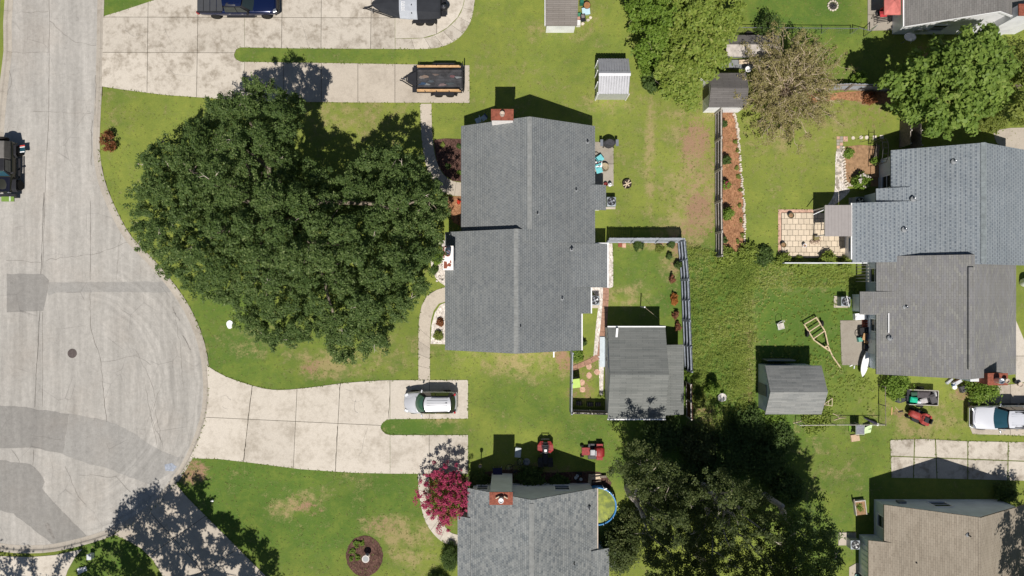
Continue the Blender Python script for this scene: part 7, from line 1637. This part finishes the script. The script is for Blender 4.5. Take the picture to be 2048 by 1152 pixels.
dish('satellite_dish', 'grey satellite dish beside the shaded white gable', 1819, 76, 1.2, .46, .2, -.35, pl('grey dish', (.42,.44,.48), rough=.5))
dish('satellite_dish', 'pale round dish among the shaded weeds behind the lean to', 1444, 795, .6, .36, .6, -.3, pl('cream dish', (.62,.58,.54), rough=.5))
# tyres, bird table under the twiggy tree
for i, (x, y) in enumerate(((1497,72),(1517,71))): single('old_tyre', MB().lathe([(.20,0),(.34,.02),(.36,.11),(.34,.20),(.20,.22)], (0,0,0), 18), M['rubber'], W(x,y), ('old black tyre beside the low storage shed nearer the vine thicket','old black tyre beside the low storage shed nearer the bare tree')[i], 'tyre')
T = thing('bird_table', (*W(1496,139,1.2),0), label='white bird table on a pole by the dark roofed shed', cat='bird table'); mesh_obj('pole', MB().tube([(0,0,-.05),(0,0,1.2)], .025, 6), M['white'], T); mesh_obj('tray', MB().lathe([(0,1.2),(.22,1.22),(.24,1.27),(.2,1.25),(0,1.23)], (0,0,0), 14), M['white'], T)
T = thing('timber_bench', (*W(1498,124,.4),0), .05, label='pale plank bench beside the low storage shed', cat='bench')
for y in (-.14,.05): mesh_obj('plank', MB().box(-.8,.8,y,y+.14,.40,.44), M['wood_b'], T)
for x in (-.6,.6): mesh_obj('leg', MB().box(x-.04,x+.04,-.12,.16,0,.40), M['wood_b'], T)
# bins by the top shed
T = thing('planter_barrel', (*W(1174,10,.5),0), label='black barrel with round rust brown lid beside the small white shed', cat='barrel'); mesh_obj('barrel', MB().lathe([(.26,0),(.30,.25),(.28,.55),(.24,.55)], (0,0,0), 16), M['black'], T); mesh_obj('lid', MB().lathe([(0,.60),(.24,.58),(.27,.54),(0,.54)], (0,-.02,0), 16), pl('rust brown lid', (.32,.15,.06), var=.2, scale=6), T)
T = thing('storage_tote', (*W(1172,22,.4),0), .1, label='light blue plastic tote below the rust lidded barrel', cat='tote'); mesh_obj('case', MB().loft([[(-.26,-.20,0),(.26,-.20,0),(.26,.20,0),(-.26,.20,0)],[(-.30,-.25,.38),(.30,-.25,.38),(.30,.25,.38),(-.30,.25,.38)]]), pl('light blue plastic', (.38,.58,.66), rough=.4, var=.05), T, bevel=.02); mesh_obj('lid', MB().box(-.32,.32,-.27,.27,.38,.43), pl('pale blue lid', (.46,.63,.70), rough=.4, var=.05), T, bevel=.02)
T = thing('black_cart', (*W(1166,35,.4),0), .1, label='black garden cart seat beside the small white shed', cat='cart'); mesh_obj('tub', MB().loft([[(-.14,-.25,.15),(.14,-.25,.15),(.14,.25,.15),(-.14,.25,.15)],[(-.20,-.36,.45),(.20,-.36,.45),(.20,.30,.45),(-.20,.30,.45)]]), M['black'], T, bevel=.02); mesh_obj('grey_pad', MB().box(-.12,.12,-.05,.2,.45,.50), pl('grey pad', (.22,.19,.19)), T)
for s in (1,-1): mesh_obj('wheel', MB().lathe([(0,-.03),(.14,-.03),(.14,.03),(0,.03)], (s*.2,0,.14), 12, True, 'x'), M['rubber'], T)
heap('white_crate', 'white crate at the corner of the small white shed', 1157, 45, 0, .34, .44, .4, (.70,.68,.68), 0, 'crate')
heap('terracotta_box', 'terracotta pink box beside the small white shed', 1157, 36, 0, .28, .24, .3, (.45,.24,.18), .1, 'box')
heap('green_pot', 'green pot between shed wall and black cart', 1159, 29, 0, .22, .26, .35, (.05,.22,.12), .1, 'pot', 1.1)
heap('teal_can', 'dark green can in the corner between shed and barrel', 1164, 2, 0, .3, .3, .6, (.02,.14,.09), 0, 'can')
for i, (x, y) in enumerate(((1176,41),(1165,48),(1181,36))): single('rubble_stone', MB().prism([(.14*math.cos(k)*rs2.uniform(.8,1.2), .12*math.sin(k)*rs2.uniform(.8,1.2)) for k in range(6)], 0, .1), M['stone'], W(x,y), ('pale rubble lump right of the black cart','pale rubble lump below the black cart','pale rubble lump below the blue tote')[i], 'stone')

# --- garden right: stepping stones, border stones, arbor
for i, (x, y, rr, sq, lab) in enumerate(((1706,276,.135,0,'round stepping stone next to the pink paved corner'),(1722,275,.15,0,'round stepping stone in the middle of the row'),(1733,275,.15,0,'round stepping stone next to the square slab'),(1749,275,.15,1,'square stepping slab in the row'),(1763,274,.15,1,'square stepping slab at the shadow edge'))):
    p_ = [(rr*math.cos(k*.5236)*1.0, rr*math.sin(k*.5236)) for k in range(12)] if not sq else [(-rr,-rr),(rr,-rr),(rr,rr),(-rr,rr)]
    single('stepping_stone', MB().prism(p_, -.02, .035), M['stone'], W(x,y), lab, 'stepping stone')
T = thing('stone_edging', (*W(1688,335),0), label='row of cream stones edging the orange soil bed', cat='edging')
rs = random.Random(9)
def rock(r, hgt):
    n = 7; a0 = rs.random()*6; k = [rs.uniform(.8,1.15) for _ in range(n)]
    return MB().loft([[(r*k[i]*q*math.cos(a0+i*.8976), r*k[i]*q*.8*math.sin(a0+i*.8976), z) for i in range(n)] for q, z in ((1,-.03),(1.02,hgt*.5),(.65,hgt))])
for (x, y) in [(1686+rs.uniform(-.8,.8)+i*.35, 295+i*5.6) for i in range(14)]+[(1693+i*5.4, 372+rs.uniform(-1,1)) for i in range(8)]+[(1684,304),(1694,366),(1698,369)]:
    o = mesh_obj('stone', rock(.12, .16), M['stone'], T); a = W(x,y); o.location = (a[0]-T.location.x, a[1]-T.location.y, 0)
T = thing('stone_edging', (*W(1480,370),0), label='long border of pale stones beside the red mulch bed', cat='edging')
bl2 = smooth_line([(1468,228),(1475,258),(1478,300),(1482,350),(1487,400),(1489,440),(1489,490)], 12)
for i in range(0, len(bl2)):
    if rs.random() < .12: continue
    x, y = bl2[i]; o = mesh_obj('stone', rock(rs.uniform(.09,.15), .15), M['stone'], T); a = W(x+rs.uniform(-1.5,1.5), y); o.location = (a[0]-T.location.x, a[1]-T.location.y, 0)
T = thing('gravel_border_stones', (*W(866,525),0), label='white lumpy stones round the chimney gravel bed', cat='stones')
for i in range(26):
    x, y = rs.uniform(864,888), rs.uniform(492,562)
    if x < 872 and (y > 545 or y < 500): continue
    o = mesh_obj('stone', rock(rs.uniform(.06,.14), .12), M['gravel'], T); a = W(x,y); o.location = (a[0]-T.location.x, a[1]-T.location.y, 0)
T = thing('garden_arbor', (*W(1740,310),0), label='dark metal arbor with hoops over the garden bed', cat='arbor')
for x in (-.15,.28):
    for y in (-.9,.9): mesh_obj('post', MB().tube([(x,y,0),(x,y,1.9)], .025, 5), M['darkmetal'], T)
    mesh_obj('hoop', MB().tube([(x,-.9,1.9),(x,-.6,2.15),(x,0,2.25),(x,.6,2.15),(x,.9,1.9)], .025, 5), M['darkmetal'], T)
for y in (-.75,-.3,.15,.6): mesh_obj('rung', MB().tube([(-.15,y,2.12),(.28,y,2.12)], .02, 5), M['darkmetal'], T)
mesh_obj('arch_rail', MB().tube([(-1.0,.92,.6),(-.6,1.0,1.0),(-.15,.92,1.2)], .02, 5), M['darkmetal'], T)
T = thing('garden_bench', (*W(1753,303,.4),0), 1.4, label='dark metal garden bench beside the arbor', cat='bench')
for y in (-.18,-.06,.06): mesh_obj('slat', MB().box(-.55,.55,y,y+.07,.42,.44), M['fence_b'], T)
mesh_obj('backrest', MB().tube([(-.55,.2,.44),(-.5,.3,.85),(.5,.3,.85),(.55,.2,.44)], .022, 5), M['darkmetal'], T)
for x in (-.5,.5): mesh_obj('leg', MB().tube([(x,-.2,0),(x,0,.43),(x,.22,0)], .022, 5), M['darkmetal'], T)
single('soil_tray', MB().box(-.38,.38,-.45,.45,0,.12), M['soil'], W(1750,344), 'square bare soil tray between hydrangea and wall', 'tray')
# pots on the tiled patio
for i, (x, y, r, c, lab) in enumerate(((1582,431,.22,(.10,.085,.05),'round dark glazed pot at the top of the tiled patio'),(1567,490,.2,(.13,.10,.05),'olive round pot at the lawn edge of the tiled patio'),(1609,491,.14,(.72,.70,.74),'small white pot near the shaded patio edge'))):
    T = thing('flower_pot', (*W(x,y,.3),.035), label=lab, cat='flower pot'); mesh_obj('pot', MB().lathe([(r*.7,0),(r,.3),(r*1.08,.34),(r*.85,.34),(r*.7,.25)], (0,0,0), 16), pl('pot glaze %d' % i, c, rough=.5), T); mesh_obj('soil', MB().lathe([(0,.27),(r*.78,.27)], (0,0,0), 12, False), M['soil'], T)
T = thing('potted_plant', (*W(1633,476,.3),.035), label='square planter with pale flowers on the tiled patio', cat='planter'); mesh_obj('planter', MB().box(-.19,.19,-.19,.19,0,.34), pl('mossy planter', (.20,.17,.07), var=.2), T, bevel=.01); leaf_mesh('foliage', np.array([[0,-.25,.36],[.2,-.3,.3],[-.15,-.32,.3],[.3,-.1,.25],[-.3,-.35,.15]]), .2, .5, 26, .1, m_leaf('rosy pale leaves', (.28,.18,.13), (.52,.40,.34)), T)
T = thing('plant_stand', (*W(1642,460),.035), label='slim timber post stand on the tiled patio by the canopy', cat='post'); mesh_obj('post', MB().tube([(0,0,0),(.0,.0,1.1)], .035, 6), M['fence_b'], T); mesh_obj('hook', MB().tube([(0,0,1.1),(.1,.1,1.18),(.2,.1,1.1)], .015, 5), M['darkmetal'], T)
leaf_mesh('x', np.zeros((1,3)), .1, .5, 1, .1, M['weed']).name = 'tmp'; bpy.data.objects.remove(bpy.data.objects['tmp'])

# --- clutter in the shade before the mottled grey house
bicycle('bicycle propped in the gable shade beside the pale cool box', 1027, 925, .5, .8, M['darkmetal'])
T = thing('cool_box', (*W(1036,905,.4),0), -.1, label='grey cool box standing in the gable shade near the bicycle', cat='cool box'); mesh_obj('case', MB().box(-.22,.22,-.36,.36,0,.42), pl('grey cool box', (.40,.44,.46), rough=.5), T, bevel=.03); mesh_obj('lid', MB().box(-.24,.24,-.38,.38,.42,.48), pl('grey cool lid', (.46,.50,.52), rough=.5), T, bevel=.02)
single('spare_tyre', MB().lathe([(.16,0),(.27,.02),(.28,.10),(.27,.16),(.16,.18),(.14,.12),(0,.10),(0,.05),(.14,.05)], (0,0,0), 18), M['trim_grey'], W(1053,923), 'grey rimmed spare wheel lying between bicycle and quad bike', 'wheel')
T = thing('garden_chair', (*W(995,944,.5),0), .05, label='dark blue folding chair against the siding clad chimney', cat='chair'); mesh_obj('seat', MB().box(-.36,.36,-.3,.3,.40,.44), pl('dark navy canvas', (.02,.02,.07)), T); mesh_obj('backrest', MB().box(-.36,.36,-.36,-.31,.44,.95), pl('dark navy back', (.02,.02,.07)), T)
for x in (-.34,.34):
    for y in (-.3,.3): mesh_obj('leg', MB().tube([(x,y,0),(x,y,.42)], .018, 5), M['steel'], T)
T = thing('lamp_post', (*W(962,922),0), label='short post with a pale orange lantern at the drive end', cat='lamp post'); mesh_obj('post', MB().tube([(0,0,-.05),(0,0,1.3)], .04, 7), M['darkmetal'], T); mesh_obj('lantern', MB().lathe([(.05,1.3),(.12,1.38),(.11,1.58),(.05,1.64),(0,1.66)], (0,0,0), 8), pl('pale orange lens', (.75,.48,.28), rough=.3), T); mesh_obj('hood', MB().lathe([(.14,1.62),(.0,1.74)], (0,0,0), 8, False), M['darkmetal'], T)
T = thing('timber_stack', (*W(1192,962,.4),0), 0, label='stack of old brown boards at the gable corner near the pool', cat='timber stack')
for i, (x, y, dx, dy, z) in enumerate(((-.45,-.1,.28,1.1,.0),(.05,.15,.75,.22,.05),(.1,.38,.7,.2,.05),(.6,.3,.5,.18,.2),(0,.2,.8,.2,.2),(.05,-.05,.7,.05,.3))): mesh_obj('board', MB().cbox((x,y,z+.05),(dx,dy,.08),.05*i-.1), M['fence_b'] if i % 2 else M['wood_b'], T)
T = thing('bucket_cluster', (*W(1154,955,.3),0), label='cluster of grey pots stored along the gable wall', cat='pots')
for i in range(6): mesh_obj('pot', MB().lathe([(.08,0),(.13,.25),(.10,.25),(.08,.18),(0,.18)], (rs.uniform(-.35,.35), rs.uniform(-.3,.3), 0), 10), M['siding_g'] if i % 2 else M['darkmetal'], T)
